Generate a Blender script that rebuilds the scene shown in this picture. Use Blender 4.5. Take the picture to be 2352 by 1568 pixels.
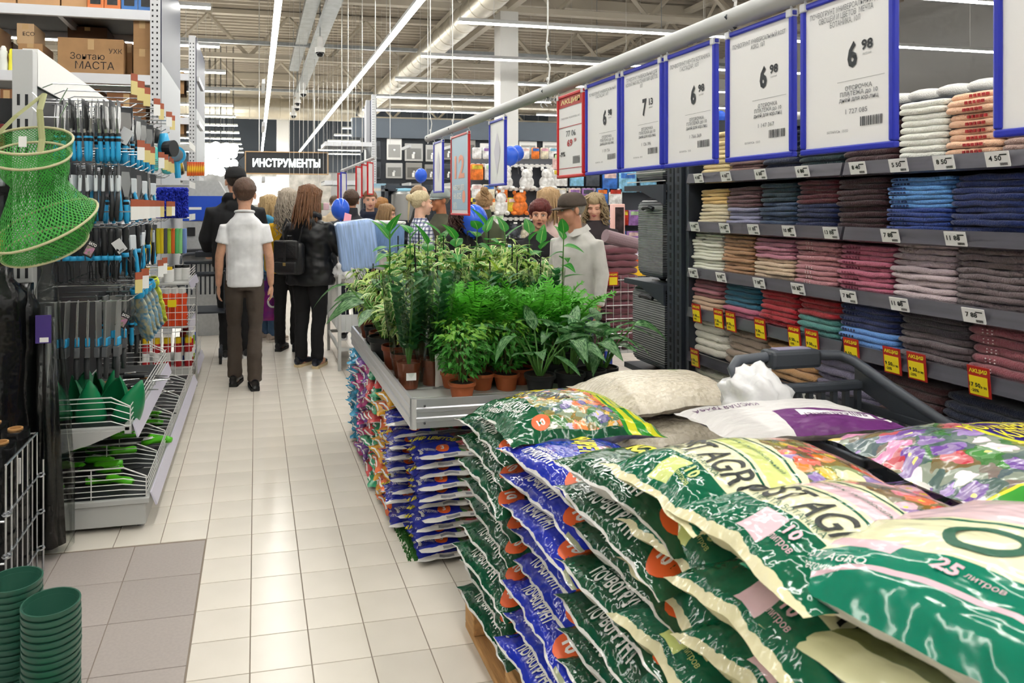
import bpy, bmesh, math, random
from mathutils import Vector, Matrix, noise as mnoise
from mathutils.kdtree import KDTree

for o in list(bpy.data.objects):
    bpy.data.objects.remove(o)
scene = bpy.context.scene
COL = scene.collection
R = random.Random(7)
SIDE = bpy.data.scenes.new('side_scene')      # meshes are evaluated here, then it is removed

def evaluated(o):
    SIDE.collection.objects.link(o)
    with bpy.context.temp_override(scene=SIDE, view_layer=SIDE.view_layers[0]):
        dg = bpy.context.evaluated_depsgraph_get(); dg.update()
        me = bpy.data.meshes.new_from_object(o.evaluated_get(dg), depsgraph=dg)
    bpy.data.objects.remove(o); return me

# ------------------------------------------------------------------ camera, light, exposure
FPX, PPX, PPY, CAMZ = 1640.0, 940.0, 474.0, 1.5
YAW = math.atan2(PPX - 588.0, FPX)
CY, SY = math.cos(YAW), math.sin(YAW)
cam_data = bpy.data.cameras.new('camera')
cam = bpy.data.objects.new('camera', cam_data)
COL.objects.link(cam)
cam.location = (0, 0, CAMZ)
cam.rotation_euler = (math.radians(90), 0, -YAW)
cam_data.sensor_width = 36
cam_data.lens = FPX / 2352 * 36
cam_data.shift_x = (1176 - PPX) / 2352
cam_data.shift_y = -(784 - PPY) / 2352
cam_data.clip_start = 0.05
cam_data.clip_end = 200
cam_data.dof.use_dof = True
cam_data.dof.focus_distance = 4.2
cam_data.dof.aperture_fstop = 8.0
scene.camera = cam

world = bpy.data.worlds.new('world')
scene.world = world
world.use_nodes = True
world.node_tree.nodes['Background'].inputs[0].default_value = (0.95, 0.97, 1.0, 1)
world.node_tree.nodes['Background'].inputs[1].default_value = 0.35
LAMP_STRENGTH = 17.0
scene.view_settings.view_transform = 'Standard'
scene.view_settings.look = 'None'
scene.view_settings.gamma = 1
scene.view_settings.use_curve_mapping = False
scene.view_settings.exposure = 1.14
scene.cycles.max_bounces = 4
scene.cycles.diffuse_bounces = 3
scene.cycles.glossy_bounces = 2
scene.cycles.use_light_tree = False
scene.cycles.adaptive_min_samples = 12
scene.cycles.use_adaptive_sampling = True
scene.cycles.adaptive_threshold = 0.08
scene.cycles.transparent_max_bounces = 24
scene.cycles.sample_clamp_indirect = 6

def at(px, py, Y):
    """point of the place seen at that spot of the 2352x1568 frame, on the plane Y"""
    u, v = (px - PPX) / FPX, -(py - PPY) / FPX
    t = Y / (-SY * u + CY)
    return Vector(((CY * u + SY) * t, Y, CAMZ + v * t))

def atx(px, py, X):
    u, v = (px - PPX) / FPX, -(py - PPY) / FPX
    t = X / (CY * u + SY)
    return Vector((X, (-SY * u + CY) * t, CAMZ + v * t))

# ------------------------------------------------------------------ materials
def lin(c):
    return c / 12.92 if c <= 0.04045 else ((c + 0.055) / 1.055) ** 2.4

def rgb(h):
    if not isinstance(h, str):
        return tuple(h)[:3]
    h = h.lstrip('#')
    return tuple(lin(int(h[i:i + 2], 16) / 255) for i in (0, 2, 4))

MATS = {}
def mat(name, color='#888888', rough=0.5, metal=0.0, spec=0.5, var=0.0, vscale=8.0, bump=0.0, bscale=60.0,
        emit=0.0, alpha=1.0, trans=0.0, ior=1.45, objvar=0.0, coat=0.0, sheen=0.0, sss=0.0, c2=None, stretch=None, detail=3.0):
    if name in MATS:
        return MATS[name]
    m = bpy.data.materials.new(name)
    m.use_nodes = True
    nt = m.node_tree
    b = nt.nodes['Principled BSDF']
    col = rgb(color)
    b.inputs['Base Color'].default_value = (*col, 1)
    b.inputs['Roughness'].default_value = rough
    b.inputs['Metallic'].default_value = metal
    b.inputs['Specular IOR Level'].default_value = spec
    b.inputs['IOR'].default_value = ior
    b.inputs['Alpha'].default_value = alpha
    b.inputs['Transmission Weight'].default_value = trans
    b.inputs['Coat Weight'].default_value = coat
    b.inputs['Coat Roughness'].default_value = 0.15
    b.inputs['Sheen Weight'].default_value = sheen
    if sss:
        b.inputs['Subsurface Weight'].default_value = sss
        b.inputs['Subsurface Radius'].default_value = (0.02, 0.008, 0.004)
    if emit:
        b.inputs['Emission Color'].default_value = (*col, 1)
        b.inputs['Emission Strength'].default_value = emit
    src = None
    if var or bump:
        tc = nt.nodes.new('ShaderNodeTexCoord')
        mp = nt.nodes.new('ShaderNodeMapping')
        nt.links.new(tc.outputs['Object'], mp.inputs[0])
        if stretch:
            mp.inputs['Scale'].default_value = stretch
        src = mp.outputs[0]
    last = None
    if var:
        n = nt.nodes.new('ShaderNodeTexNoise')
        n.inputs['Scale'].default_value = vscale
        n.inputs['Detail'].default_value = detail
        nt.links.new(src, n.inputs['Vector'])
        mix = nt.nodes.new('ShaderNodeMix'); mix.data_type = 'RGBA'
        a = col
        if c2 is None:
            lo = tuple(max(0, q * (1 - var)) for q in a); hi = tuple(min(1, q * (1 + var)) for q in a)
        else:
            lo, hi = a, rgb(c2)
        ramp = nt.nodes.new('ShaderNodeMapRange')
        ramp.inputs[1].default_value = 0.35; ramp.inputs[2].default_value = 0.65
        nt.links.new(n.outputs['Fac'], ramp.inputs[0])
        nt.links.new(ramp.outputs[0], mix.inputs[0])
        mix.inputs[6].default_value = (*lo, 1); mix.inputs[7].default_value = (*hi, 1)
        last = mix.outputs[2]
    if objvar:
        oi = nt.nodes.new('ShaderNodeObjectInfo')
        mr = nt.nodes.new('ShaderNodeMapRange')
        mr.inputs[3].default_value = 1 - objvar; mr.inputs[4].default_value = 1 + objvar
        nt.links.new(oi.outputs['Random'], mr.inputs[0])
        hs = nt.nodes.new('ShaderNodeHueSaturation')
        hs.inputs['Color'].default_value = (*col, 1)
        nt.links.new(mr.outputs[0], hs.inputs['Value'])
        if last:
            nt.links.new(last, hs.inputs['Color'])
        last = hs.outputs[0]
    if last:
        nt.links.new(last, b.inputs['Base Color'])
        if emit:
            nt.links.new(last, b.inputs['Emission Color'])
    if bump:
        n2 = nt.nodes.new('ShaderNodeTexNoise')
        n2.inputs['Scale'].default_value = bscale
        n2.inputs['Detail'].default_value = 2
        nt.links.new(src, n2.inputs['Vector'])
        bp = nt.nodes.new('ShaderNodeBump')
        bp.inputs['Strength'].default_value = bump
        bp.inputs['Distance'].default_value = 0.01
        nt.links.new(n2.outputs['Fac'], bp.inputs['Height'])
        nt.links.new(bp.outputs[0], b.inputs['Normal'])
    MATS[name] = m
    return m

class NT:
    """small helper to write shader node graphs"""
    def __init__(s, name, rough=0.4, coat=0.0, spec=0.5):
        s.m = bpy.data.materials.new(name); s.m.use_nodes = True
        s.t = s.m.node_tree; s.b = s.t.nodes['Principled BSDF']
        s.b.inputs['Roughness'].default_value = rough
        s.b.inputs['Coat Weight'].default_value = coat
        s.b.inputs['Specular IOR Level'].default_value = spec
        MATS[name] = s.m
    def n(s, t, **k):
        o = s.t.nodes.new('ShaderNode' + t)
        for a, v in k.items(): setattr(o, a, v)
        return o
    def put(s, v, sock):
        if isinstance(v, (int, float)): sock.default_value = v
        elif isinstance(v, tuple): sock.default_value = (*v, 1) if len(v) == 3 and sock.type == 'RGBA' else v
        else: s.t.links.new(v, sock)
    def math(s, op, a, b=0.0, clamp=False):
        o = s.n('Math', operation=op, use_clamp=clamp); s.put(a, o.inputs[0]); s.put(b, o.inputs[1]); return o.outputs[0]
    def mix(s, f, a, b):
        o = s.n('Mix', data_type='RGBA'); s.put(f, o.inputs[0]); s.put(a, o.inputs[6]); s.put(b, o.inputs[7]); return o.outputs[2]
    def uv(s):
        o = s.n('UVMap'); x = s.n('SeparateXYZ'); s.t.links.new(o.outputs[0], x.inputs[0]); return o.outputs[0], x.outputs[0], x.outputs[1]
    def obj(s):
        o = s.n('TexCoord'); x = s.n('SeparateXYZ'); s.t.links.new(o.outputs['Object'], x.inputs[0]); return o.outputs['Object'], x.outputs[0], x.outputs[1], x.outputs[2]
    def band(s, x, a, b):
        return s.math('MULTIPLY', s.math('GREATER_THAN', x, a), s.math('LESS_THAN', x, b))
    def noise(s, v, sc, det=2.0, rough=0.5):
        o = s.n('TexNoise'); s.put(v, o.inputs['Vector']); o.inputs['Scale'].default_value = sc; o.inputs['Detail'].default_value = det
        o.inputs['Roughness'].default_value = rough; return o.outputs['Fac']
    def vor(s, v, sc, feature='F1'):
        o = s.n('TexVoronoi', feature=feature); s.put(v, o.inputs['Vector']); o.inputs['Scale'].default_value = sc; return o
    def ramp(s, f, stops, interp='LINEAR'):
        o = s.n('ValToRGB'); cr = o.color_ramp; cr.interpolation = interp
        while len(cr.elements) < len(stops): cr.elements.new(0.5)
        for e, (p, c) in zip(cr.elements, stops):
            e.position = p; e.color = (*rgb(c), 1)
        s.put(f, o.inputs[0]); return o.outputs[0]
    def bump(s, h, st, dist=0.01):
        o = s.n('Bump'); o.inputs['Strength'].default_value = st; o.inputs['Distance'].default_value = dist; s.put(h, o.inputs['Height'])
        s.t.links.new(o.outputs[0], s.b.inputs['Normal'])
    def out(s, c):
        s.put(c, s.b.inputs['Base Color']); return s.m

# ------------------------------------------------------------------ mesh building
class MB:
    def __init__(s):
        s.v = []; s.f = []; s.mi = []; s.uv = None
    def add(s, vs, fs, mi=0):
        k = len(s.v); s.v += [tuple(q) for q in vs]
        for f in fs:
            s.f.append(tuple(i + k for i in f)); s.mi.append(mi)
        return s
    def box(s, x0, x1, y0, y1, z0, z1, mi=0, M=None):
        vs = [Vector((x, y, z)) for z in (z0, z1) for y in (y0, y1) for x in (x0, x1)]
        if M is not None: vs = [M @ q for q in vs]
        return s.add(vs, [(0, 2, 3, 1), (4, 5, 7, 6), (0, 1, 5, 4), (2, 6, 7, 3), (0, 4, 6, 2), (1, 3, 7, 5)], mi)
    def rbox(s, x0, x1, y0, y1, z0, z1, r=0.01, mi=0, M=None):
        """box with chamfered edges"""
        r = min(r, (x1 - x0) / 2.1, (y1 - y0) / 2.1, (z1 - z0) / 2.1)
        bm = bmesh.new(); bmesh.ops.create_cube(bm, size=1)
        for v in bm.verts:
            v.co = Vector((x0 + (v.co.x + .5) * (x1 - x0), y0 + (v.co.y + .5) * (y1 - y0), z0 + (v.co.z + .5) * (z1 - z0)))
        bmesh.ops.bevel(bm, geom=list(bm.edges), offset=r, segments=2, affect='EDGES', profile=0.5)
        if M is not None: bmesh.ops.transform(bm, matrix=M, verts=bm.verts)
        bm.verts.index_update()
        s.add([v.co for v in bm.verts], [[v.index for v in f.verts] for f in bm.faces], mi); bm.free(); return s
    def tube(s, pts, r, n=6, mi=0, cap=True, closed=False, flat=None):
        pts = [Vector(p) for p in pts]; m = len(pts)
        rs = r if isinstance(r, (list, tuple)) else [r] * m
        k = len(s.v); prev = None
        for i, p in enumerate(pts):
            if closed: t = pts[(i + 1) % m] - pts[i - 1]
            else: t = pts[min(i + 1, m - 1)] - pts[max(i - 1, 0)]
            if t.length < 1e-9: t = Vector((0, 0, 1))
            t.normalize()
            if prev is None:
                a = Vector((0, 0, 1)) if abs(t.z) < 0.9 else Vector((1, 0, 0))
                u = t.cross(a).normalized()
            else:
                u = prev - t * prev.dot(t)
                u = u.normalized() if u.length > 1e-6 else t.orthogonal().normalized()
            prev = u; w = t.cross(u)
            for j in range(n):
                an = 2 * math.pi * j / n
                q = p + (u * math.cos(an) + w * math.sin(an) * (flat or 1)) * rs[i]
                s.v.append(tuple(q))
        seg = m if closed else m - 1
        for i in range(seg):
            for j in range(n):
                a = k + i * n + j; b = k + i * n + (j + 1) % n
                c = k + ((i + 1) % m) * n + (j + 1) % n; d = k + ((i + 1) % m) * n + j
                s.f.append((a, b, c, d)); s.mi.append(mi)
        if cap and not closed:
            s.f.append(tuple(k + j for j in reversed(range(n)))); s.mi.append(mi)
            s.f.append(tuple(k + (m - 1) * n + j for j in range(n))); s.mi.append(mi)
        return s
    def lathe(s, prof, n=20, c=(0, 0, 0), mi=0, sx=1, sy=1, cap=False):
        k = len(s.v)
        for r, z in prof:
            for j in range(n):
                a = 2 * math.pi * j / n
                s.v.append((c[0] + r * math.cos(a) * sx, c[1] + r * math.sin(a) * sy, c[2] + z))
        for i in range(len(prof) - 1):
            for j in range(n):
                s.f.append((k + i * n + j, k + i * n + (j + 1) % n, k + (i + 1) * n + (j + 1) % n, k + (i + 1) * n + j)); s.mi.append(mi)
        if cap:
            s.f.append(tuple(k + j for j in reversed(range(n)))); s.mi.append(mi)
            m = len(prof) - 1
            s.f.append(tuple(k + m * n + j for j in range(n))); s.mi.append(mi)
        return s
    def prism(s, poly, axis, a, b, mi=0):
        """extrude a 2-D polygon along an axis ('x','y','z') from a to b"""
        def P(p, t):
            return {'x': (t, p[0], p[1]), 'y': (p[0], t, p[1]), 'z': (p[0], p[1], t)}[axis]
        n = len(poly)
        vs = [P(p, a) for p in poly] + [P(p, b) for p in poly]
        fs = [tuple(range(n)), tuple(reversed(range(n, 2 * n)))] + [(i, i + n, (i + 1) % n + n, (i + 1) % n) for i in range(n)]
        return s.add(vs, fs, mi)
    def ell(s, c, r, n=10, m=7, mi=0, M=None):
        k = len(s.v); c = Vector(c)
        for i in range(1, m):
            th = math.pi * i / m
            for j in range(n):
                ph = 2 * math.pi * j / n
                q = Vector((r[0] * math.sin(th) * math.cos(ph), r[1] * math.sin(th) * math.sin(ph), r[2] * math.cos(th)))
                s.v.append(tuple((M @ q if M is not None else q) + c))
        q = Vector((0, 0, r[2])); s.v.append(tuple((M @ q if M is not None else q) + c))
        q = Vector((0, 0, -r[2])); s.v.append(tuple((M @ q if M is not None else q) + c))
        t = k + (m - 1) * n
        for i in range(m - 2):
            for j in range(n):
                s.f.append((k + i * n + j, k + (i + 1) * n + j, k + (i + 1) * n + (j + 1) % n, k + i * n + (j + 1) % n)); s.mi.append(mi)
        for j in range(n):
            s.f.append((t, k + j, k + (j + 1) % n)); s.mi.append(mi)
            s.f.append((t + 1, k + (m - 2) * n + (j + 1) % n, k + (m - 2) * n + j)); s.mi.append(mi)
        return s
    def mesh(s, name='mesh', smooth=False, mats=()):
        me = bpy.data.meshes.new(name)
        me.from_pydata(s.v, [], s.f)
        for m in mats: me.materials.append(m)
        if len(mats) > 1: me.polygons.foreach_set('material_index', s.mi)
        if smooth: me.polygons.foreach_set('use_smooth', [True] * len(me.polygons))
        if s.uv is not None:
            l = me.uv_layers.new(name='UVMap')
            flat = []
            for p in me.polygons:
                for vi in p.vertices: flat += s.uv[vi]
            l.data.foreach_set('uv', flat)
        me.update(); return me
    def obj(s, name, mats, parent=None, smooth=False, sharp=None):
        if not isinstance(mats, (list, tuple)): mats = [mats]
        me = s.mesh(name, smooth, mats)
        if sharp is not None:
            me.set_sharp_from_angle(angle=math.radians(sharp))
        return link(name, me, parent)

def link(name, me, parent=None, loc=None, rot=None, scale=None):
    o = bpy.data.objects.new(name, me)
    COL.objects.link(o)
    if parent is not None: o.parent = parent
    if loc is not None: o.location = loc
    if rot is not None: o.rotation_euler = rot
    if scale is not None: o.scale = scale
    return o

def tag(o, label=None, cat=None, group=None, kind=None):
    if label: o['label'] = label
    if cat: o['category'] = cat
    if group: o['group'] = group
    if kind: o['kind'] = kind
    return o

def thing(name, label, cat, loc=(0, 0, 0), rz=0.0, group=None, rot=None):
    o = bpy.data.objects.new(name, None); COL.objects.link(o)
    o.location = loc; o.rotation_euler = rot if rot else (0, 0, rz)
    o.empty_display_size = 0.05
    return tag(o, label, cat, group)

def dup(root, loc=None, rot=None, label=None, scale=None, group=None):
    def rec(o, par):
        c = o.copy(); COL.objects.link(c)
        if par is not None: c.parent = par
        for ch in o.children: rec(ch, c)
        return c
    r = rec(root, None)
    if loc is not None: r.location = loc
    if rot is not None: r.rotation_euler = rot
    if scale is not None: r.scale = (scale,) * 3 if isinstance(scale, (int, float)) else scale
    if label: r['label'] = label
    if group: r['group'] = group
    return r

ORD = ['top', 'second', 'third', 'fourth', 'fifth', 'sixth', 'seventh', 'eighth', 'ninth', 'tenth', 'eleventh', 'twelfth', 'thirteenth', 'fourteenth']
def nth(i): return ['first'] [0] if i == 0 else ORD[i] if i < len(ORD) else '%dth' % (i + 1)

# ------------------------------------------------------------------ lettering
TXT = {}
def text2d(body, bold=0.0, res=2, cond=1.0):
    """flat triangulated lettering: (verts 2-D with cap height about 0.7 -> scaled to 1, faces, width)"""
    key = (body, bold, res)
    if key not in TXT:
        cu = bpy.data.curves.new('txt', 'FONT'); cu.body = body; cu.offset = bold; cu.resolution_u = res
        cu.align_x = 'CENTER'; cu.align_y = 'CENTER'; cu.space_line = 0.9
        me = evaluated(bpy.data.objects.new('txt', cu))
        vs = [(v.co.x, v.co.y) for v in me.vertices]; fs = [tuple(p.vertices) for p in me.polygons]
        bpy.data.meshes.remove(me); bpy.data.curves.remove(cu)
        xs = [v[0] for v in vs] or [0]; ys = [v[1] for v in vs] or [0]
        cx, cy = (min(xs) + max(xs)) / 2, (min(ys) + max(ys)) / 2
        w, h = max(max(xs) - min(xs), 1e-6), max(max(ys) - min(ys), 1e-6)
        TXT[key] = ([((a - cx) / h, (b - cy) / h) for a, b in vs], fs, w / h)
    return TXT[key]

def put_text(mb, body, fn, h, w=None, bold=0.0, mi=0, res=2, cx=0.0, cy=0.0, fine=None):
    """adds lettering to mb; fn maps flat (x, y) to a 3-D point; h height, w width (default natural)"""
    vs, fs, asp = text2d(body, bold, res)
    sx = (w / asp) if w else h
    pts = [(cx + a * sx, cy + b * h) for a, b in vs]
    if fine:
        bm = bmesh.new()
        bv = [bm.verts.new((a, b, 0)) for a, b in pts]
        for f in fs:
            try: bm.faces.new([bv[i] for i in f])
            except ValueError: pass
        bmesh.ops.triangulate(bm, faces=bm.faces[:])
        for _ in range(3):
            long = [e for e in bm.edges if e.calc_length() > fine]
            if not long: break
            bmesh.ops.subdivide_edges(bm, edges=long, cuts=1)
            bmesh.ops.triangulate(bm, faces=bm.faces[:])
        bm.verts.index_update()
        pts = [(v.co.x, v.co.y) for v in bm.verts]; fs = [tuple(v.index for v in f.verts) for f in bm.faces]
        bm.free()
    mb.add([fn(a, b) for a, b in pts], fs, mi)

def rect_pts(fn, x0, x1, y0, y1, n=4, m=2):
    vs = [fn(x0 + (x1 - x0) * i / n, y0 + (y1 - y0) * j / m) for j in range(m + 1) for i in range(n + 1)]
    fs = [(j * (n + 1) + i, j * (n + 1) + i + 1, (j + 1) * (n + 1) + i + 1, (j + 1) * (n + 1) + i) for j in range(m) for i in range(n)]
    return vs, fs
# ------------------------------------------------------------------ the setting
M_TILE = mat('cream_tile', '#ddd6cb', rough=0.22, spec=0.5, var=0.05, vscale=2.2, objvar=0.03)
M_GTILE = mat('grey_tile', '#a89f9a', rough=0.45, var=0.035, vscale=90, detail=2, objvar=0.04)
M_GROUT = mat('grout', '#8d8175', rough=0.9)

def build_floor():
    slab = MB().box(-14, 17, -6, 40, -0.12, -0.0035).obj('floor', M_GROUT); tag(slab, 'cream ceramic tile floor of the shop', kind='structure')
    P = 0.199; X0, Y0 = -0.0195, 2.353
    tile = MB().rbox(-P / 2 + .0016, P / 2 - .0016, -P / 2 + .0016, P / 2 - .0016, -0.012, 0.0, 0.0015).mesh('tile', False, [M_TILE])
    cols = range(-5, 5); done = set(); n = 0
    for j in range(-3, 25):
        for i in cols:
            x, y = X0 + (i + .5) * P, Y0 + (j + .5) * P
            if x < -0.222 and y < 3.335: continue
            if (i < -3 and j > 5) or (i == -3 and j > 12) or (i > 3 and j > 3): continue
            if n >= 285: continue
            link('tile', tile, slab, (x, y, 0)); done.add((i, j)); n += 1
    GP = 0.3
    gt = MB().rbox(-GP / 2 + .0015, GP / 2 - .0015, -GP / 2 + .0015, GP / 2 - .0015, -0.012, 0.0, 0.0015).mesh('grey_tile', False, [M_GTILE])
    for j in range(7):
        for i in range(4):
            link('grey_tile', gt, slab, (-0.222 - (i + .5) * GP, 3.335 - (j + .5) * GP, 0))
    # the remaining tiles, too far or hidden to tell apart: one field of real tiles
    f = MB()
    for j in range(-14, 120):
        for i in range(-30, 40):
            x, y = X0 + (i + .5) * P, Y0 + (j + .5) * P
            if (i, j) in done or (x < -0.222 and y < 3.335 and x > -1.43 and y > 1.2): continue
            q = P / 2 - .0016
            f.add([(x - q, y - q, -.0005), (x + q, y - q, -.0005), (x + q, y + q, -.0005), (x - q, y + q, -.0005)], [(0, 1, 2, 3)])
    o = f.obj('tile_field', M_TILE, slab); o['kind'] = 'stuff'
    far = MB().box(-14, 17, Y0 + 120 * P, 40, -0.004, -0.0002).obj('far_floor', M_TILE, slab); far['kind'] = 'stuff'
build_floor()

M_DECK = mat('deck_sheet', '#b9b1a3', rough=0.55, metal=0.1, var=0.06, vscale=0.4)
M_STEEL = mat('cream_steel', '#cbc3b4', rough=0.5)
M_GALV = mat('galvanised', '#aab0b4', rough=0.35, metal=0.7, var=0.12, vscale=6)
M_WALLG = mat('wall_grey', '#c9cacb', rough=0.7)
M_WALLD = mat('wall_slate', '#59626d', rough=0.6)
M_WHITE = mat('white_paint', '#e8e8e6', rough=0.45)
M_WIRE = mat('hanging_wire', '#d8d8d6', rough=0.4, metal=0.3)

def build_ceiling():
    mb = MB(); p = 0.36; y = -6.0; prof = []
    while y < 40.2:
        prof += [(y, 7.0), (y + .12, 7.0), (y + .16, 7.09), (y + .32, 7.09)]; y += p
    vs = []
    for (a, z) in prof: vs += [(-14, a, z), (17, a, z)]
    mb.add(vs, [(2 * i, 2 * i + 1, 2 * i + 3, 2 * i + 2) for i in range(len(prof) - 1)])
    o = mb.obj('ceiling', M_DECK); tag(o, 'corrugated beige metal roof deck', kind='structure')
    for n, b in (('wall_back', (-14, 17, 40, 40.2, 0, 7.1)), ('wall_left', (-14.2, -14, -6, 40.2, 0, 7.1)),
                 ('wall_right', (17, 17.2, -6, 40.2, 0, 7.1)), ('wall_front', (-14, 17, -6.2, -6, 0, 7.1))):
        tag(MB().box(*b).obj(n, M_WALLG), kind='structure')
    tag(MB().box(-14, 17, 39.8, 39.99, 3.4, 7.05).obj('trim_1', M_WALLD), kind='structure')
    # lateral trusses
    def truss_x(Y, x0, x1, z0=5.7, z1=6.85, panel=2.2):
        t = thing('roof_truss', 'beige steel roof truss crossing the hall, %s from the camera side' % ['nearest', 'second', 'third', 'farthest'][tr[0]], 'truss', (x0, Y, z0), group='roof trusses'); tr[0] += 1
        L = x1 - x0; H = z1 - z0
        MB().box(0, L, -.09, .09, -.06, .06).obj('bottom_chord', M_STEEL, t)
        MB().box(0, L, -.11, .11, H, H + .12).obj('top_chord', M_STEEL, t)
        n = int(L / panel)
        for i in range(n):
            a = Vector((i * panel, 0, 0)); m = Vector(((i + .5) * panel, 0, H)); b = Vector(((i + 1) * panel, 0, 0))
            MB().tube([a, m], .055, 4).obj('web', M_STEEL, t); MB().tube([m, b], .055, 4).obj('web', M_STEEL, t)
    tr = [0]
    for Y in (14.5, 20.5, 27, 33.5): truss_x(Y, -9, 15.2)
    for k, X in enumerate((-7.0, 5.3, 11.5)):
        t = thing('long_truss', ['beige lengthwise roof girder above the pallet racks', 'beige lengthwise roof girder above the white column', 'beige lengthwise roof girder above the towel shelves'][k], 'truss', (X, 4, 5.75))
        MB().box(-.08, .08, 0, 34, -.06, .06).obj('bottom_chord', M_STEEL, t); MB().box(-.1, .1, 0, 34, 1.0, 1.12).obj('top_chord', M_STEEL, t)
        for i in range(15):
            MB().tube([(0, i * 2.2, 0), (0, i * 2.2 + 1.1, 1.05)], .05, 4).obj('web', M_STEEL, t)
            MB().tube([(0, i * 2.2 + 1.1, 1.05), (0, i * 2.2 + 2.2, 0)], .05, 4).obj('web', M_STEEL, t)
    for i, Y in enumerate((17.5, 23.8, 30)):
        o = MB().box(-12, 15, Y - .06, Y + .06, 6.7, 6.95).obj('purlin', M_STEEL); tag(o, 'beige roof purlin, %s of three between the trusses' % ['first', 'second', 'third'][i], 'beam', 'roof purlins')
    # columns
    for k, (px, Y, w, top, lab) in enumerate(((1170, 14.4, .40, 5.65, 'square white steel column beyond the hanging price signs'), (650, 30, .5, 5.65, 'pale square column behind the hanging black arrow sign'))):
        a = at(px, 474, Y)
        o = MB().box(a.x - w / 2, a.x + w / 2, Y, Y + w, 0, top).obj('column', M_WHITE); tag(o, lab, 'column', kind='structure')
    # spiral ducts
    def duct(name, a, b, r, label):
        a, b = Vector(a), Vector(b); n = max(2, int((b - a).length / .55)); pts = []; rs = []
        for i in range(n):
            pts += [a.lerp(b, (i + f) / n) for f in (.02, .92, .94, .96)]; rs += [r, r, r * 1.03, r]
        pts.append(b); rs.append(r)
        o = MB().tube(pts, rs, 32).obj(name, M_DUCT, None, True, 14); tag(o, label, 'duct')
    duct('air_duct', (4.05, 2, 5.2), (4.05, 27.5, 5.2), .26, 'silver spiral air duct running lengthwise under the roof')
    duct('air_duct', (-8, 27.2, 5.15), (3.7, 27.2, 5.15), .40, 'wide silver air duct crossing the hall at the back')
    duct('air_duct', (3.9, 21.0, 4.55), (14, 21.0, 4.55), .20, 'dark shaded air duct above the slate sink display wall')
    # cable trays
    for X, z, y1, lab in ((1.32, 5.0, 23, 'galvanised cable tray with security cameras below it'), (1.02, 5.25, 20, 'thin galvanised tray beside the camera tray'), (8.6, 5.0, 24, 'galvanised cable tray above the towel aisle')):
        t = thing('cable_tray', lab, 'cable tray', (X, -2, z)); L = y1 + 2
        MB().box(-.13, -.115, 0, L, 0, .10).obj('tray_side', M_GALV, t); MB().box(.115, .13, 0, L, 0, .10).obj('tray_side', M_GALV, t)
        MB().box(-.13, .13, 0, L, -.006, 0).obj('tray_bottom', M_GALV, t)
        for i in range(int(L / 3)):
            MB().tube([(0, i * 3 + 1, .0), (0, i * 3 + 1, 2.0)], .008, 5).obj('hanger_rod', M_GALV, t)
    for i, Y in enumerate((16.8, 23.5)):
        o = MB().box(-9, 14, Y - .05, Y + .05, 5.22, 5.30).obj('cable_channel', M_GALV); tag(o, ['grey cable channel crossing under the roof above the light lines', 'grey cable channel crossing the hall near the wide duct'][i], 'channel')
    for i, (px, py, Y) in enumerate(((735, 120, 14), (697, 215, 20), (684, 236, 21.5), (682, 248, 22), (674, 265, 22.6))):
        p = at(px, py, Y)
        t = thing('security_camera', 'white dome security camera, %s along the cable tray' % ['first', 'second', 'third', 'fourth', 'fifth'][i], 'camera', p, group='security cameras')
        MB().lathe([(0, .30), (.055, .30), (.055, .09), (.10, .09), (.10, 0), (.09, -.01)], 14).obj('housing', M_WHITE, t, True, 40)
        MB().ell((0, 0, -.01), (.085, .085, .085), 14, 8).obj('dome', mat('dark_dome', '#15171a', rough=.1), t, True)
        MB().tube([(0, 0, .3), (0, 0, 7.05 - p.z)], .012, 6).obj('mount_rod', M_GALV, t)
M_DUCT = mat('duct_metal', '#c4beb0', rough=0.32, metal=0.75, var=0.10, vscale=3)
build_ceiling()

# ------------------------------------------------------------------ ceiling lights: the lamps of the hall
M_LAMP = mat('lamp_tube', '#fffdf6', emit=LAMP_STRENGTH)
M_LHOUS = mat('lamp_housing', '#c9cbcc', rough=0.4)
LZ = 4.2
def lamp_seg(t, L, w=.075):
    """a linear lamp along local +x, hanging under its housing"""
    MB().rbox(0, L, -w / 2, w / 2, .012, .07, .008).obj('housing', M_LHOUS, t)
    mb = MB(); n = 6; pts = [(w * .46 * math.cos(math.pi * k / n), -w * .34 * math.sin(math.pi * k / n) + .012) for k in range(n + 1)]
    mb.prism(pts, 'x', .01, L - .01); mb.obj('diffuser', M_LAMP, t)
    for x in (L * .12, L * .88):
        MB().tube([(x, 0, .07), (x, 0, 2.85)], .004, 4).obj('suspension_wire', M_WIRE, t)
proto = None
ROWS = [10.1 + 2.43 * k for k in range(-6, 12)]
RN = 'first second third fourth fifth sixth seventh eighth ninth tenth eleventh twelfth thirteenth fourteenth fifteenth sixteenth seventeenth eighteenth'.split()
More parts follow.
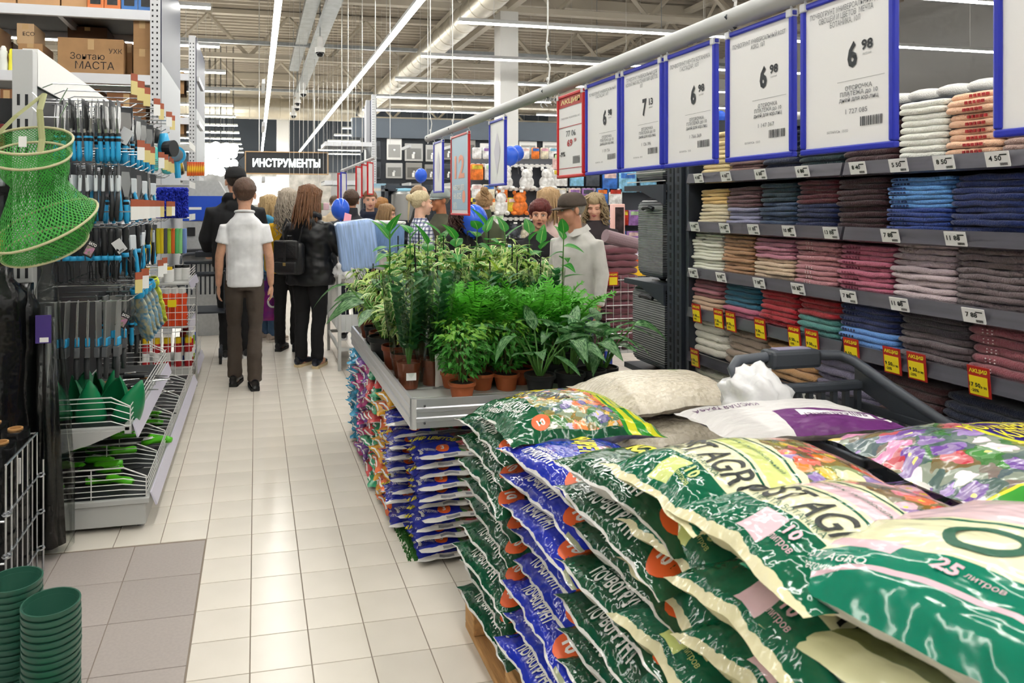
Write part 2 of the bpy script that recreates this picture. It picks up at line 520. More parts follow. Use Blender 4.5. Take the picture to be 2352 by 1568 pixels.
def lamps():
    a = thing('linear_lamp', '', 'lamp', (0, 0, 0), group='crosswise ceiling lamps'); lamp_seg(a, 4.6)
    used = False
    for k, Y in enumerate(ROWS):
        for side, X, rz in (('racks', -.6, math.pi), ('towel shelves', 2.9, 0.0), ('far wall', 8.1, 0.0), ('rack backs', -5.7, math.pi)):
            if side == 'rack backs' and k % 2: continue
            lab = 'crosswise white ceiling lamp, %s row from the shop front, %s' % (RN[k], {'racks': 'above the pallet racks', 'towel shelves': 'above the towel side', 'far wall': 'towards the far side wall', 'rack backs': 'behind the pallet racks'}[side])
            if not used: r = a; used = True
            else: r = dup(a)
            r.location = (X, Y, LZ); r.rotation_euler = (0, 0, rz); r['label'] = lab
    for X, nm in ((.29, 'boy in the white shirt'), (2.12, 'plant table')):
        t = thing('lamp_line', 'continuous white light line running lengthwise above the %s' % nm, 'lamp', (X, -4, LZ), math.pi / 2)
        for i in range(13):
            L = 40 / 13
            o = MB().rbox(i * L, (i + 1) * L - .004, -.05, .05, .012, .07, .008).obj('housing', M_LHOUS, t)
            mb = MB(); pts = [(.048 * math.cos(math.pi * q / 6), -.036 * math.sin(math.pi * q / 6) + .012) for q in range(7)]
            mb.prism(pts, 'x', i * L + .002, (i + 1) * L - .002); mb.obj('diffuser', M_LAMP, t)
            MB().tube([(i * L + .3, 0, .07), (i * L + .3, 0, 2.85)], .004, 4).obj('suspension_wire', M_WIRE, t)
lamps()
# ------------------------------------------------------------------ printed plastic bags
class BagShape:
    """filled pillow bag: L along local x (print direction), W along local y, thickness T; base at z=0"""
    def __init__(s, L, W, T, seed, wr=1.0, sag=0.0, tilt=0.0, pu=2.4):
        s.L, s.W, s.T, s.sd, s.wr, s.sag, s.pu = L, W, T, seed, wr, sag, pu
    def pt(s, u, v, side):
        L, W, T = s.L, s.W, s.T
        cu, cv = max(-1, min(1, u / .95)), max(-1, min(1, v / .97))
        e = max(0.0, 1 - abs(cu) ** s.pu) ** .55 * max(0.0, 1 - abs(cv) ** s.pu) ** .55
        x = u * L / 2 * (1 - .035 * (1 - v * v)); y = v * W / 2 * (1 - .05 * (1 - u * u))
        z = T / 2 + side * T / 2 * e
        k = s.wr
        edge = max(abs(u), abs(v)) ** 2
        a = mnoise.noise(Vector((x * 9, y * 22, s.sd * 7.3))) + .6 * mnoise.noise(Vector((x * 24, y * 40, s.sd * 3.1 + 9)))
        z += side * a * T * .085 * k * (.35 + .9 * edge) * (e > 0.02)
        z += .5 * T * .22 * k * mnoise.noise(Vector((x * 7, y * 7, s.sd * 1.7 + 30))) * edge
        g = .016 * k * edge
        x += g * mnoise.noise(Vector((y * 22, x * 5, s.sd + 55))); y += g * mnoise.noise(Vector((x * 18, y * 5, s.sd + 77)))
        z -= s.sag * (u * u * .6 + v * v * .4)
        return Vector((x, y, z))
    def surf(s, off=.0016):
        def fn(x, y):
            u, v = 2 * x / s.L, 2 * y / s.W
            d = .03
            p = s.pt(u, v, 1)
            n = (s.pt(u + d, v, 1) - s.pt(u - d, v, 1)).cross(s.pt(u, v + d, 1) - s.pt(u, v - d, 1))
            n = n.normalized() if n.length > 1e-9 else Vector((0, 0, 1))
            return p + n * off
        return fn
    def mb(s, nu=26, nv=20):
        m = MB(); m.uv = []
        us = [math.sin((-1 + 2 * i / nu) * math.pi / 2) * .35 + (-1 + 2 * i / nu) * .65 for i in range(nu + 1)]
        vs = [math.sin((-1 + 2 * j / nv) * math.pi / 2) * .35 + (-1 + 2 * j / nv) * .65 for j in range(nv + 1)]
        for side in (1, -1):
            k = len(m.v)
            for v in vs:
                for u in us:
                    m.v.append(tuple(s.pt(u, v, side))); m.uv.append((u * .5 + .5, v * .5 + .5))
            for j in range(nv):
                for i in range(nu):
                    a = k + j * (nu + 1) + i; f = (a, a + 1, a + nu + 2, a + nu + 1)
                    m.f.append(f if side > 0 else tuple(reversed(f))); m.mi.append(0 if side > 0 else 1)
        return m

def flowers(n, uv, scale, stops, seed=0.0, centre='#f7e14a'):
    mp = n.n('Mapping'); n.put(uv, mp.inputs[0]); mp.inputs['Location'].default_value = (seed, seed * 1.7, 0)
    w = n.n('TexNoise'); n.put(mp.outputs[0], w.inputs['Vector']); w.inputs['Scale'].default_value = scale * 1.4
    add = n.n('VectorMath', operation='MULTIPLY_ADD'); n.put(w.outputs['Color'], add.inputs[0]); add.inputs[1].default_value = (.10, .10, 0); n.put(mp.outputs[0], add.inputs[2])
    v = n.vor(add.outputs[0], scale)
    sp = n.n('SeparateColor'); n.put(v.outputs['Color'], sp.inputs[0])
    c = n.ramp(sp.outputs[0], stops, 'CONSTANT')
    v2 = n.vor(add.outputs[0], scale * 3.2)
    sp2 = n.n('SeparateColor'); n.put(v2.outputs['Color'], sp2.inputs[0])
    sh = n.mix(n.math('MULTIPLY', sp2.outputs[1], .28), c, (0.9, 0.85, 0.85))
    edge = n.math('GREATER_THAN', v.outputs['Distance'], .52)
    sh = n.mix(n.math('MULTIPLY', edge, .7), sh, rgb('#2f6b2a'))
    return n.mix(n.math('LESS_THAN', v.outputs['Distance'], .13), sh, rgb(centre))

def circle(n, u, v, cu, cv, r, asp):
    a = n.math('MULTIPLY', n.math('SUBTRACT', u, cu), asp); b = n.math('SUBTRACT', v, cv)
    d = n.math('ADD', n.math('MULTIPLY', a, a), n.math('MULTIPLY', b, b))
    return n.math('LESS_THAN', d, r * r)

def plastic_bump(n, uv, sc=16):
    mp = n.n('Mapping'); n.put(uv, mp.inputs[0]); mp.inputs['Scale'].default_value = (1.4, 1.9, 1)
    n.bump(n.noise(mp.outputs[0], sc * .5, 1.5, .45), .5, .014)

def wrap(n, uv, v, c, back, w=.013):
    e = n.math('ADD', w - .018, n.math('MULTIPLY', n.noise(uv, 11, 3), .036))
    return n.mix(n.math('LESS_THAN', v, e), c, rgb(back))

def print_blue(name, fl=((0, '#c8283a'), (.35, '#d9475f'), (.6, '#e9a9c4'), (.8, '#b51f2c'))):
    n = NT(name, .1, .0, .6); uv, u, v = n.uv()
    c = n.mix(n.math('MULTIPLY', n.math('GREATER_THAN', v, .55), .5), rgb('#1d2fae'), rgb('#16218c'))
    fz = n.math('MULTIPLY', n.band(u, .42, .86), n.math('GREATER_THAN', v, n.math('SUBTRACT', .92, n.math('MULTIPLY', u, .75))))
    c = n.mix(fz, c, flowers(n, uv, 11, fl, .3))
    ray = n.math('MULTIPLY', n.math('GREATER_THAN', u, .86), n.math('GREATER_THAN', n.math('SINE', n.math('MULTIPLY', v, 60.0)), .55))
    c = n.mix(n.math('MULTIPLY', ray, .6), c, rgb('#c9cf6a'))
    c = wrap(n, uv, v, c, '#dcdad6')
    plastic_bump(n, uv); return n.out(c)

def print_dark(name):
    n = NT(name, .1, .0, .6); uv, u, v = n.uv()
    c = n.mix(n.noise(uv, 5), rgb('#0c5534'), rgb('#07402a'))
    fz = n.math('GREATER_THAN', v, .62)
    c = n.mix(fz, c, flowers(n, uv, 6, ((0, '#e8a33a'), (.3, '#e6dfa8'), (.55, '#c95b6a'), (.75, '#6d57a8')), .7))
    c = wrap(n, uv, v, c, '#dcdad6')
    plastic_bump(n, uv); return n.out(c)

def print_agro(name, accent, fl, base='#0d6b4b'):
    """v runs from the green edge (0) over the cream name band to the flowers (1)"""
    n = NT(name, .1, .0, .6); uv, u, v = n.uv()
    c = n.mix(n.noise(uv, 4), rgb(base), rgb('#0a5a3e'))
    sq = n.math('MULTIPLY', n.band(u, .40, .56), n.band(v, .055, .185))
    c = n.mix(sq, c, rgb(accent))
    c = n.mix(n.math('GREATER_THAN', v, .205), c, rgb('#eceac2'))
    arc = n.math('ADD', v, n.math('MULTIPLY', n.math('POWER', n.math('ABSOLUTE', n.math('SUBTRACT', u, .5)), 2.0), .35))
    c = n.mix(n.band(arc, .40, .412), c, rgb('#0d5a40'))
    c = n.mix(n.band(arc, .43, .54), c, rgb(accent))
    c = n.mix(n.band(arc, .553, .565), c, rgb('#0d5a40'))
    c = n.mix(n.math('GREATER_THAN', n.math('ADD', arc, n.math('MULTIPLY', n.noise(uv, 9), .08)), .63), c, flowers(n, uv, 10, fl, 1.9))
    c = wrap(n, uv, v, c, '#e2dbb2', .03)
    plastic_bump(n, uv); return n.out(c)

def print_field(name, base, fl, sc=5, share=.0, side='#ffffff'):
    n = NT(name, .15, 0); uv, u, v = n.uv()
    c = flowers(n, uv, sc, fl, share)
    c = n.mix(n.math('LESS_THAN', u, .06), c, rgb(base)); c = n.mix(n.math('GREATER_THAN', u, .95), c, rgb(base))
    c = n.mix(n.math('LESS_THAN', v, .10), c, rgb(base))
    plastic_bump(n, uv); return n.out(c)

M_BACKW = mat('bag_back_white', '#d9d7d2', rough=.35,  var=.12, vscale=30, bump=.3, bscale=25)
M_BACKC = mat('bag_back_cream', '#ddd6ac', rough=.35, coat=0, var=.08, vscale=14, bump=.35, bscale=25)
M_INKW = mat('ink_white', '#f2f2ee', rough=.4)
M_INKY = mat('ink_yellow', '#f3e531', rough=.4)
M_INKB = mat('ink_black', '#1c211f', rough=.4)
M_INKO = mat('ink_orange', '#e8622a', rough=.4)
M_INKG = mat('ink_green', '#0d5a40', rough=.4)
M_INKP = mat('ink_plum', '#5b2a63', rough=.4)
M_INKR = mat('ink_red', '#b3242a', rough=.4)

BAGS = {}
def bag_proto(key, L, W, T, front, back, marks=(), seeds=3, wr=1.0, sag=0.0, pu=2.4):
    """builds a few shape variants of one kind of bag: thing > print parts"""
    out = []
    for s in range(seeds):
        sh = BagShape(L, W, T, 11.3 * (s + 1) + len(key), wr, sag, pu=pu)
        me = sh.mb().mesh(key, True, [front, back])
        prints = []
        fn = sh.surf()
        for (nm, m, items) in marks:
            for it in items:
                mb = MB()
                if it[0] == 't':      # text: body, cu, cv (bag fractions), height, width, bold, angle
                    _, body, cu, cv, h, w, bo, ang = it
                    ca, sa = math.cos(ang), math.sin(ang); ox, oy = (cu - .5) * L, (cv - .5) * W
                    put_text(mb, body, lambda a, b: fn(ox + a * ca - b * sa, oy + a * sa + b * ca), h, w, bo, res=6 if h > .05 else 2, fine=.03)
                elif it[0] == 'o':    # disc
                    _, cu, cv, r = it
                    ox, oy = (cu - .5) * L, (cv - .5) * W
                    k = 18; f0 = BagShape.surf(sh, .001)
                    vs = [f0(ox, oy)] + [f0(ox + r * q * math.cos(2 * math.pi * i / k), oy + r * q * math.sin(2 * math.pi * i / k)) for q in (.5, 1) for i in range(k)]
                    fs = [(0, 1 + i, 1 + (i + 1) % k) for i in range(k)] + [(1 + i, 1 + k + i, 1 + k + (i + 1) % k, 1 + (i + 1) % k) for i in range(k)]
                    mb.add(vs, fs)
                elif it[0] == 'r':
                    _, u0, u1, v0, v1 = it
                    mb.add(*rect_pts(fn, (u0 - .5) * L, (u1 - .5) * L, (v0 - .5) * W, (v1 - .5) * W, 10, 4))
                prints.append((nm, mb.mesh(nm, True, [m])))
        out.append((me, prints))
    BAGS[key] = out

def bag(key, name, label, loc, rz=0.0, var=0, group=None, rx=0.0, ry=0.0, scale=1.0, cat='bag'):
    me, prints = BAGS[key][var % len(BAGS[key])]
    o = link(name, me, None, loc, (rx, ry, rz), (scale,) * 3 if isinstance(scale, (int, float)) else scale)
    tag(o, label, cat, group)
    for nm, pm in prints: link(nm, pm, o)
    return o

HP = math.pi / 2
# 10 l blue and dark green potting soil, stacked with the long edge to the aisle
P_BLUE = print_blue('print_blue'); P_DARK = print_dark('print_dark')
bag_proto('blue10', .48, .34, .092, P_BLUE, M_BACKW, (
    ('lettering', M_INKW, [('t', 'ПОЧВОГРУНТ', .40, .125, .034, .19, .03, 0), ('t', 'УНИВЕРСАЛЬНЫЙ', .41, .21, .018, .17, .02, 0)]),
    ('volume_disc', M_INKO, [('o', .80, .18, .042)]), ('volume_number', M_INKW, [('t', '10', .80, .185, .034, None, .04, 0)]),
    ('title', M_INKY, [('t', 'МИР ЦВЕТОВ', .36, .55, .07, .33, .05, -.35)])), sag=.012)
bag_proto('green10', .48, .34, .092, P_DARK, M_BACKW, (
    ('lettering', M_INKW, [('t', 'ПОЧВОГРУНТ', .46, .13, .036, .20, .03, 0), ('t', 'УНИВЕРСАЛЬНЫЙ', .47, .22, .02, .17, .02, 0)]),
    ('volume_disc', M_INKO, [('o', .86, .18, .042)]), ('volume_number', M_INKW, [('t', '10', .86, .185, .034, None, .04, 0)]),
    ('title', M_INKY, [('t', 'ГАСПАДАР', .40, .48, .075, .32, .05, 0)])), sag=.014)
FL_A = ((0, '#e8862a'), (.25, '#f0c63a'), (.45, '#e2573c'), (.62, '#f3e9b0'), (.78, '#c4404c'), (.9, '#8d6fb5'))
FL_B = ((0, '#d9434d'), (.25, '#e87a8c'), (.45, '#f2b9c6'), (.62, '#f4e6c0'), (.78, '#e0641f'), (.9, '#7a4f9c'))
P_AGL = print_agro('print_agro_lime', '#d5e08a', FL_A); P_AGP = print_agro('print_agro_pink', '#e9c6cf', FL_B)
def agro_marks(acc):
    return (('lettering', M_INKB, [('t', 'ROST AGRO', .5, .30, .066, .30, .008, 0)]),
            ('small_print', M_INKG, [('t', 'МЕЧТА БОТАНИКА', .5, .222, .011, .16, 0, 0), ('t', 'почвогрунт универсальный', .5, .485, .014, .19, 0, 0)]),
            ('volume_number', acc, [('t', '10', .64, .155, .026, None, .03, 0), ('t', 'литров', .64, .10, .012, None, 0, 0)]))
bag_proto('agro_lime', .33, .46, .115, P_AGL, M_BACKC, agro_marks(mat('ink_lime', '#cfdc8a')), sag=.012)
bag_proto('agro_pink', .33, .46, .115, P_AGP, M_BACKC, agro_marks(mat('ink_pink', '#e6bfca')), sag=.012)
FACE = .72
def label_stack(c, i, n, where):
    pos = 'topmost' if i == n - 1 else 'bottom one' if i == 0 else '%s from top' % nth(n - 1 - i)
    return '%s, %s in the stack %s' % (c, pos, where)

def column(key, name, desc, where, Yc, ztop, n, half, t, jx=.02, rz0=-HP, z0=.14, group=None, xface=FACE):
    """a straight column of n bags; the print direction runs towards the camera"""
    for i in range(n):
        z = z0 + (ztop - z0) * i / n
        bag(key, name, label_stack(desc, i, n, where), (xface + half + R.uniform(-jx, jx), Yc + R.uniform(-.015, .015), z), rz0 + R.uniform(-.06, .06), R.randrange(3), group, rx=R.uniform(-.03, .05), ry=R.uniform(-.03, .03))

column('green10', 'soil_bag', 'dark green potting soil bag', 'at the pallet corner', 2.19, .80, 9, .15, .09, group='dark green soil bags')
column('blue10', 'soil_bag', 'royal blue potting soil bag', 'between dark green soil stacks', 1.735, .84, 9, .15, .09, group='blue soil bags')
column('green10', 'soil_bag', 'dark green potting soil bag', 'between blue and lime-marked soil', 1.36, .94, 10, .155, .09, group='dark green soil bags')
column('agro_lime', 'soil_bag', 'green soil bag with lime square', 'beside pink-marked soil', 1.16, 1.035, 9, .20, .09, group='lime marked soil bags')
column('agro_pink', 'soil_bag', 'green soil bag with pink square', 'beside lime-marked soil', .92, 1.04, 9, .20, .09, group='pink marked soil bags')

# the bag closest to the camera, print upside down to us
n = NT('print_agro_teal', .11, 0, .6); uv, u, v = n.uv()
c = n.mix(n.noise(uv, 5, 3), rgb('#0b7a5c'), rgb('#12846a'))
arc = n.math('ADD', v, n.math('MULTIPLY', n.math('POWER', n.math('ABSOLUTE', n.math('SUBTRACT', u, .45)), 2.0), .9))
c = n.mix(n.band(arc, .115, .13), c, rgb('#e8c3cd')); c = n.mix(n.math('GREATER_THAN', arc, .215), c, rgb('#eeecc4'))
c = n.mix(n.band(arc, .44, .455), c, rgb('#0d6a4d')); c = n.mix(n.math('GREATER_THAN', arc, .468), c, rgb('#eccfd4'))
c = n.mix(n.math('MULTIPLY', n.band(u, .10, .24), n.band(v, .14, .19)), c, rgb('#e9c6cf'))
plastic_bump(n, uv); P_TEAL = n.out(c)
bag_proto('agro_near', .62, .50, .15, P_TEAL, M_BACKW, (
    ('lettering', M_INKG, [('t', 'AGRO', .52, .31, .075, .34, .005, math.pi)]),
    ('brand_print', M_INKW, [('t', 'ROST AGRO', .15, .085, .012, None, 0, 0), ('t', 'цветочный', .15, .055, .010, None, 0, 0)]),
    ('volume_number', mat('ink_pink', '#e6bfca'), [('t', '25', .33, .165, .02, None, .03, 0), ('t', 'литров', .39, .165, .009, None, 0, 0)])), seeds=1, wr=.8, sag=.03)
bag('agro_near', 'soil_bag', 'large teal and cream soil bag with pink line, closest to the camera', (.987, .597, .95), -HP + .08, rx=.03, scale=(1.08, 1.08, 1.05))
FL_Y = ((0, '#e9b53a'), (.3, '#f2dca0'), (.55, '#d8822c'), (.8, '#f4f0d8'))
bag_proto('yellow25', .60, .50, .13, print_field('print_yellow', '#f0eec0', FL_Y, 3), M_BACKW, seeds=1)
bag('yellow25', 'soil_bag', 'pale yellow soil bag lying directly beneath the large teal bag', (.975, .59, .835), -HP + .05, scale=1.03)
for i in range(5):
    bag('yellow25', 'soil_bag', label_stack('pale yellow soil bag', i, 6, 'under the large teal bag'), (1.0 + R.uniform(-.01, .01), .585, .14 + i * .137), -HP + R.uniform(-.05, .05), 0, 'pale yellow bags low in the stack')
# purple flower bags on the shelf side of the pile
FL_P = ((0, '#6a3f9a'), (.18, '#d77fb0'), (.34, '#f1dfe9'), (.5, '#8a63b8'), (.62, '#e3c23a'), (.74, '#3f8a3a'), (.86, '#c23848'))
n = NT('print_purple', .15, 0); uv, u, v = n.uv()
c = flowers(n, uv, 10, FL_P, .4, '#f4e88a')
e = circle(n, u, v, .5, .60, .22, 1.6); c = n.mix(circle(n, u, v, .5, .60, .25, 1.6), c, rgb('#d9dc3c')); c = n.mix(e, c, rgb('#3a2a86'))
c = n.mix(n.band(v, .0, .12), c, rgb('#3f9a3c')); c = n.mix(n.band(v, .12, .135), c, rgb('#e8e04a'))
plastic_bump(n, uv); P_PUR = n.out(c)
bag_proto('purple', .62, .46, .13, P_PUR, M_BACKW, (('lettering', M_INKY, [('t', 'ВОЛШЕБНАЯ\nКЛУМБА', .5, .60, .11, .22, .02, 0)]),), seeds=2, sag=.02)
for i in range(7):
    bag('purple', 'soil_bag', label_stack('purple flower soil bag', i, 7, 'by the shopping trolley'), (1.62 + R.uniform(-.01, .01), 1.19 + R.uniform(-.01, .01), .14 + i * .126), -.10 + R.uniform(-.05, .05), i, 'purple flower soil bags', scale=(1, 1, .95))
# white and plum bag, pebble bags and the golden flower bag on top
n = NT('print_plum', .3, 0); uv, u, v = n.uv()
c = n.mix(n.noise(uv, 8), rgb('#e3e1de'), rgb('#d5d2d2'))
wv = n.math('ADD', v, n.math('MULTIPLY', n.math('SINE', n.math('MULTIPLY', u, 3.2)), -.12))
c = n.mix(n.math('MULTIPLY', n.math('LESS_THAN', wv, .26), n.math('GREATER_THAN', u, .36)), c, rgb('#6b2f73'))
c = n.mix(n.math('MULTIPLY', n.band(wv, .10, .2), n.band(u, .48, .9)), c, rgb('#efedf0'))
plastic_bump(n, uv); P_PLUM = n.out(c)
bag_proto('plum', .64, .40, .10, P_PLUM, M_BACKW, (('lettering', M_INKP, [('t', 'КИСЛАЯ ТРАВА', .22, .72, .05, .22, 0, math.pi - .3), ('t', 'ВАШ САД ЦВЕТЁТ', .68, .21, .034, .24, .01, math.pi)]),), seeds=1)
bag('plum', 'fertiliser_bag', 'white bag with plum wave and writing, lying on the trolley basket', (1.42, 1.70, .875), .02, scale=(.82, .66, .8))
n = NT('print_pebble', .25, 0); uv, u, v = n.uv()
vv = n.vor(uv, 60); sp = n.n('SeparateColor'); n.put(vv.outputs['Color'], sp.inputs[0])
c = n.ramp(sp.outputs[0], ((0, '#b3a68d'), (.4, '#cfc5ae'), (.75, '#ded6c6'), (1, '#a09478')))
c = n.mix(n.noise(uv, 4, 3), c, rgb('#d8d0c0'))
pv = n.math('MULTIPLY', n.band(u, .55, .8), n.math('GREATER_THAN', n.math('ADD', v, n.math('MULTIPLY', n.noise(uv, 14), .25)), .98))
c = n.mix(pv, c, rgb('#8d6fae'))
c = n.mix(n.math('MULTIPLY', n.band(u, .6, .75), n.band(v, .72, .80)), c, rgb('#6aa33e'))
plastic_bump(n, uv, 26); P_PEB = n.out(c)
bag_proto('pebble', .56, .40, .125, P_PEB, P_PEB, seeds=2, sag=.02)
for i in range(6):
    bag('pebble', 'pebble_bag', label_stack('clear bag of beige pebbles', i, 6, 'behind the flower soil'), (1.41 + .03 * (i % 2), 2.33 + R.uniform(-.02, .02), .14 + i * .126), .06 + R.uniform(-.08, .08), i, 'bags of beige pebbles', scale=1)
n = NT('print_gold', .13, 0); uv, u, v = n.uv()
c = n.mix(n.noise(uv, 5), rgb('#0c5b36'), rgb('#0a4a2e'))
FL_G = ((0, '#e8862a'), (.2, '#f2b62a'), (.4, '#efe6d8'), (.55, '#4b3f8e'), (.68, '#e2703a'), (.8, '#2f7a34'), (.9, '#c9c2e2'))
c = n.mix(n.math('MULTIPLY', n.math('GREATER_THAN', u, .24), n.math('GREATER_THAN', v, .04)), c, flowers(n, uv, 15, FL_G, .1))
c = n.mix(n.math('MULTIPLY', n.band(u, .22, .44), n.math('GREATER_THAN', v, .68)), c, rgb('#e9d92c'))
a1 = n.math('SUBTRACT', u, .76); b1 = n.math('SUBTRACT', v, .75)
ang = n.math('ARCTAN2', b1, a1); rr = n.math('SQRT', n.math('ADD', n.math('MULTIPLY', a1, a1), n.math('MULTIPLY', b1, b1)))
ray = n.math('GREATER_THAN', n.math('SINE', n.math('MULTIPLY', ang, 34.0)), n.math('SUBTRACT', 1.1, n.math('MULTIPLY', rr, 1.7)))
sun = n.mix(ray, rgb('#eef03a'), rgb('#3aa63a'))
c = n.mix(n.math('GREATER_THAN', n.math('ADD', u, n.math('MULTIPLY', n.math('SUBTRACT', v, .5), .12)), .68), c, sun)
plastic_bump(n, uv); P_GOLD = n.out(c)
bag_proto('gold', .56, .42, .125, P_GOLD, M_BACKW, (
    ('lettering', M_INKW, [('t', 'ПОЧВОГРУНТ', .15, .55, .035, .2, .02, -HP + .35), ('t', 'УНИВЕРСАЛЬНЫЙ', .10, .55, .02, .18, .02, -HP + .35)]),
    ('title', M_INKB, [('t', 'ГАСПАДАР', .33, .62, .07, .28, .04, -HP + .62)]),
    ('ribbon_print', M_INKO, [('t', 'УНИВЕРСАЛЬНЫЙ', .66, .55, .035, .28, .02, HP + .1)]),
    ('volume_disc', M_INKO, [('o', .22, .14, .035)]), ('volume_number', M_INKW, [('t', '10', .22, .14, .028, None, .03, 0)])), seeds=1, sag=.03)
bag('gold', 'soil_bag', 'bright flower soil bag with yellow-green sunburst beside the plant table', (.945, 2.10, .785), .02, scale=(.86, .95, 1))
# shelf-side filler stack under the golden bag
for i in range(6):
    bag('blue10', 'soil_bag', label_stack('blue soil bag', i, 6, 'in the inner row of the pallet'), (1.17, 1.75, .14 + i * .09), -HP + R.uniform(-.05, .05), i, 'inner row of blue bags')

def pallet(name, label, x0, x1, y0, y1):
    t = thing(name, label, 'pallet', (x0, y0, 0)); W, L = x1 - x0, y1 - y0
    Mw = mat('pallet_wood', '#c79a64', rough=.75, var=.18, vscale=9, stretch=(6, .7, 6), bump=.2, bscale=30)
    for i in range(5):
        a = i * (W - .1) / 4
        MB().rbox(a, a + .1, 0, L, .115, .137, .004).obj('deck_board', Mw, t)
    for i in range(3):
        b = i * (L - .1) / 2
        MB().rbox(0, W, b, b + .1, .093, .115, .004).obj('stringer_board', Mw, t)
        for j in range(3):
            a = j * (W - .12) / 2
            MB().rbox(a, a + .12, b, b + .1, .022, .093, .004).obj('block', Mw, t)
    for j in range(3):
        a = j * (W - .12) / 2
        MB().rbox(a, a + .12, 0, L, 0, .022, .004).obj('base_board', Mw, t)
pallet('wooden_pallet', 'raw wooden pallet under the green and blue soil bags', .73, 1.53, 1.52, 2.45)
pallet('wooden_pallet', 'raw wooden pallet hidden under the teal and lime soil bags', .735, 1.95, .28, 1.50)

# ---------------------------------------------------------------- stacks under the plant table
n = NT('print_blue_three', .1, 0, .6); uv, u, v = n.uv()
c = n.mix(n.noise(uv, 5), rgb('#1d2fae'), rgb('#18249a'))
c = n.mix(n.math('MULTIPLY', n.band(n.math('ADD', u, n.math('MULTIPLY', n.noise(uv, 7), .12)), .46, .82), n.math('GREATER_THAN', v, .05)), c, flowers(n, uv, 12, ((0, '#c8202c'), (.45, '#d9304a'), (.7, '#e9a9c4'), (.85, '#2f7a34')), .3))
c = n.mix(n.math('MULTIPLY', n.math('GREATER_THAN', u, .84), n.math('GREATER_THAN', n.math('SINE', n.math('MULTIPLY', v, 50.0)), .6)), c, rgb('#c9cf6a'))
c = wrap(n, uv, v, c, '#dcdad6', .075); plastic_bump(n, uv); P_B3 = n.out(c)
bag_proto('blue3', .44, .30, .055, P_B3, M_BACKW, (
    ('title', M_INKY, [('t', 'МИР ЦВЕТОВ', .20, .60, .045, .22, .05, -.62)]),
    ('lettering', M_INKW, [('t', 'ПОЧВОГРУНТ', .10, .26, .016, .09, .02, -.75)]),
    ('volume_disc', M_INKO, [('o', .24, .20, .030)]), ('volume_number', M_INKW, [('t', '3', .24, .20, .028, None, .03, 0)]),
    ('bar_print', mat('ink_grey', '#8b8c92'), [('r', .22, .36, .018, .05), ('r', .46, .86, .022, .045)])), sag=.008)
for i in range(11):
    bag('blue3', 'soil_bag', label_stack('small blue flower soil bag', i, 11, 'before the plant table'), (.885 + R.uniform(-.012, .012), 3.03 + R.uniform(-.012, .012), .006 + i * .0425), R.uniform(-.05, .05), i, 'small blue soil bags at the table front')
for i in range(10):
    bag('blue3', 'soil_bag', label_stack('small blue flower soil bag', i, 10, 'behind'), (.83 + R.uniform(-.015, .015), 3.35 + R.uniform(-.012, .012), .006 + i * .052), R.uniform(-.12, .12), i, 'small blue soil bags in the second stack')
SM = (('orange', '#dd6a35', '#e8a07a', 3.62), ('green', '#2f9a6c', '#8fc7ac', 3.95), ('purple', '#7b4a9c', '#c9a8d4', 4.27), ('turquoise', '#2f94bd', '#9fd0e2', 4.58))
ALT = {'orange': ('yellow', '#dca02c'), 'green': ('red', '#cf4a4c'), 'purple': ('pink', '#c6458e'), 'turquoise': ('turquoise', '#2f94bd')}
for nm, c1, c2, Y in SM:
    for cc, nn in ((c1, nm), (ALT[nm][1], ALT[nm][0])):
        if 'sm_' + nn in BAGS: continue
        m = mat('print_small_' + nn, cc, rough=.25, coat=0, var=.22, vscale=16, bump=.3, bscale=30)
        bag_proto('sm_' + nn, .27, .20, .05, m, mat('bag_back_mixed', '#c8c4c4', rough=.35,  var=.25, vscale=20), (
            ('white_label', M_INKW, [('t', 'ГРУНТ', .5, .25, .03, .1, .02, 0), ('r', .2, .8, .02, .05)]),
            ('weight_print', mat('print_dark_%s' % nn, tuple(q * .45 for q in rgb(cc))), [('r', .12, .32, .3, .75), ('t', '2 кг', .6, .6, .05, None, .02, 0)])), wr=1.35, sag=.008, seeds=2)
for nm, c1, c2, Y in SM:
    n_ = 12
    for col in (0, 1):
        for i in range(n_):
            nn = nm if (col == 0) ^ (nm != 'turquoise' and i % 4 == 3) else ALT[nm][0]
            bag('sm_' + nn, 'substrate_bag', label_stack('small %s substrate bag' % nn, i, n_, 'under the table edge, %s column of the %s bags' % ('aisle' if col == 0 else 'inner', nm)) if False else
                '%s substrate bag, %s from the top, %s column of the %s stack' % (nn, nth(n_ - 1 - i) if i < n_ - 1 else 'first', 'near' if col == 0 else 'rear', nm),
                (.715 - .012 * (Y - 3.6) + R.uniform(-.02, .02), Y - .11 + col * .165 + R.uniform(-.01, .01), .004 + i * .0475), -HP + R.uniform(-.18, .18), R.randrange(3), '%s substrate bags under the table' % nm)
gm = MB()
for i in range(260):
    x, y = R.uniform(.63, .68), R.uniform(2.95, 3.4); h = R.uniform(.01, .03)
    gm.add([(x - .003, y, 0), (x + .003, y, 0), (x + R.uniform(-.01, .01), y + R.uniform(-.01, .01), h)], [(0, 1, 2)])
gm.box(.655, 1.6, 2.95, 4.72, 0, .004)
go = gm.obj('grass_mat', mat('turf_green', '#2f6a2a', rough=.9)); tag(go, 'strip of green artificial turf under the soil bags', 'turf mat', kind='stuff')
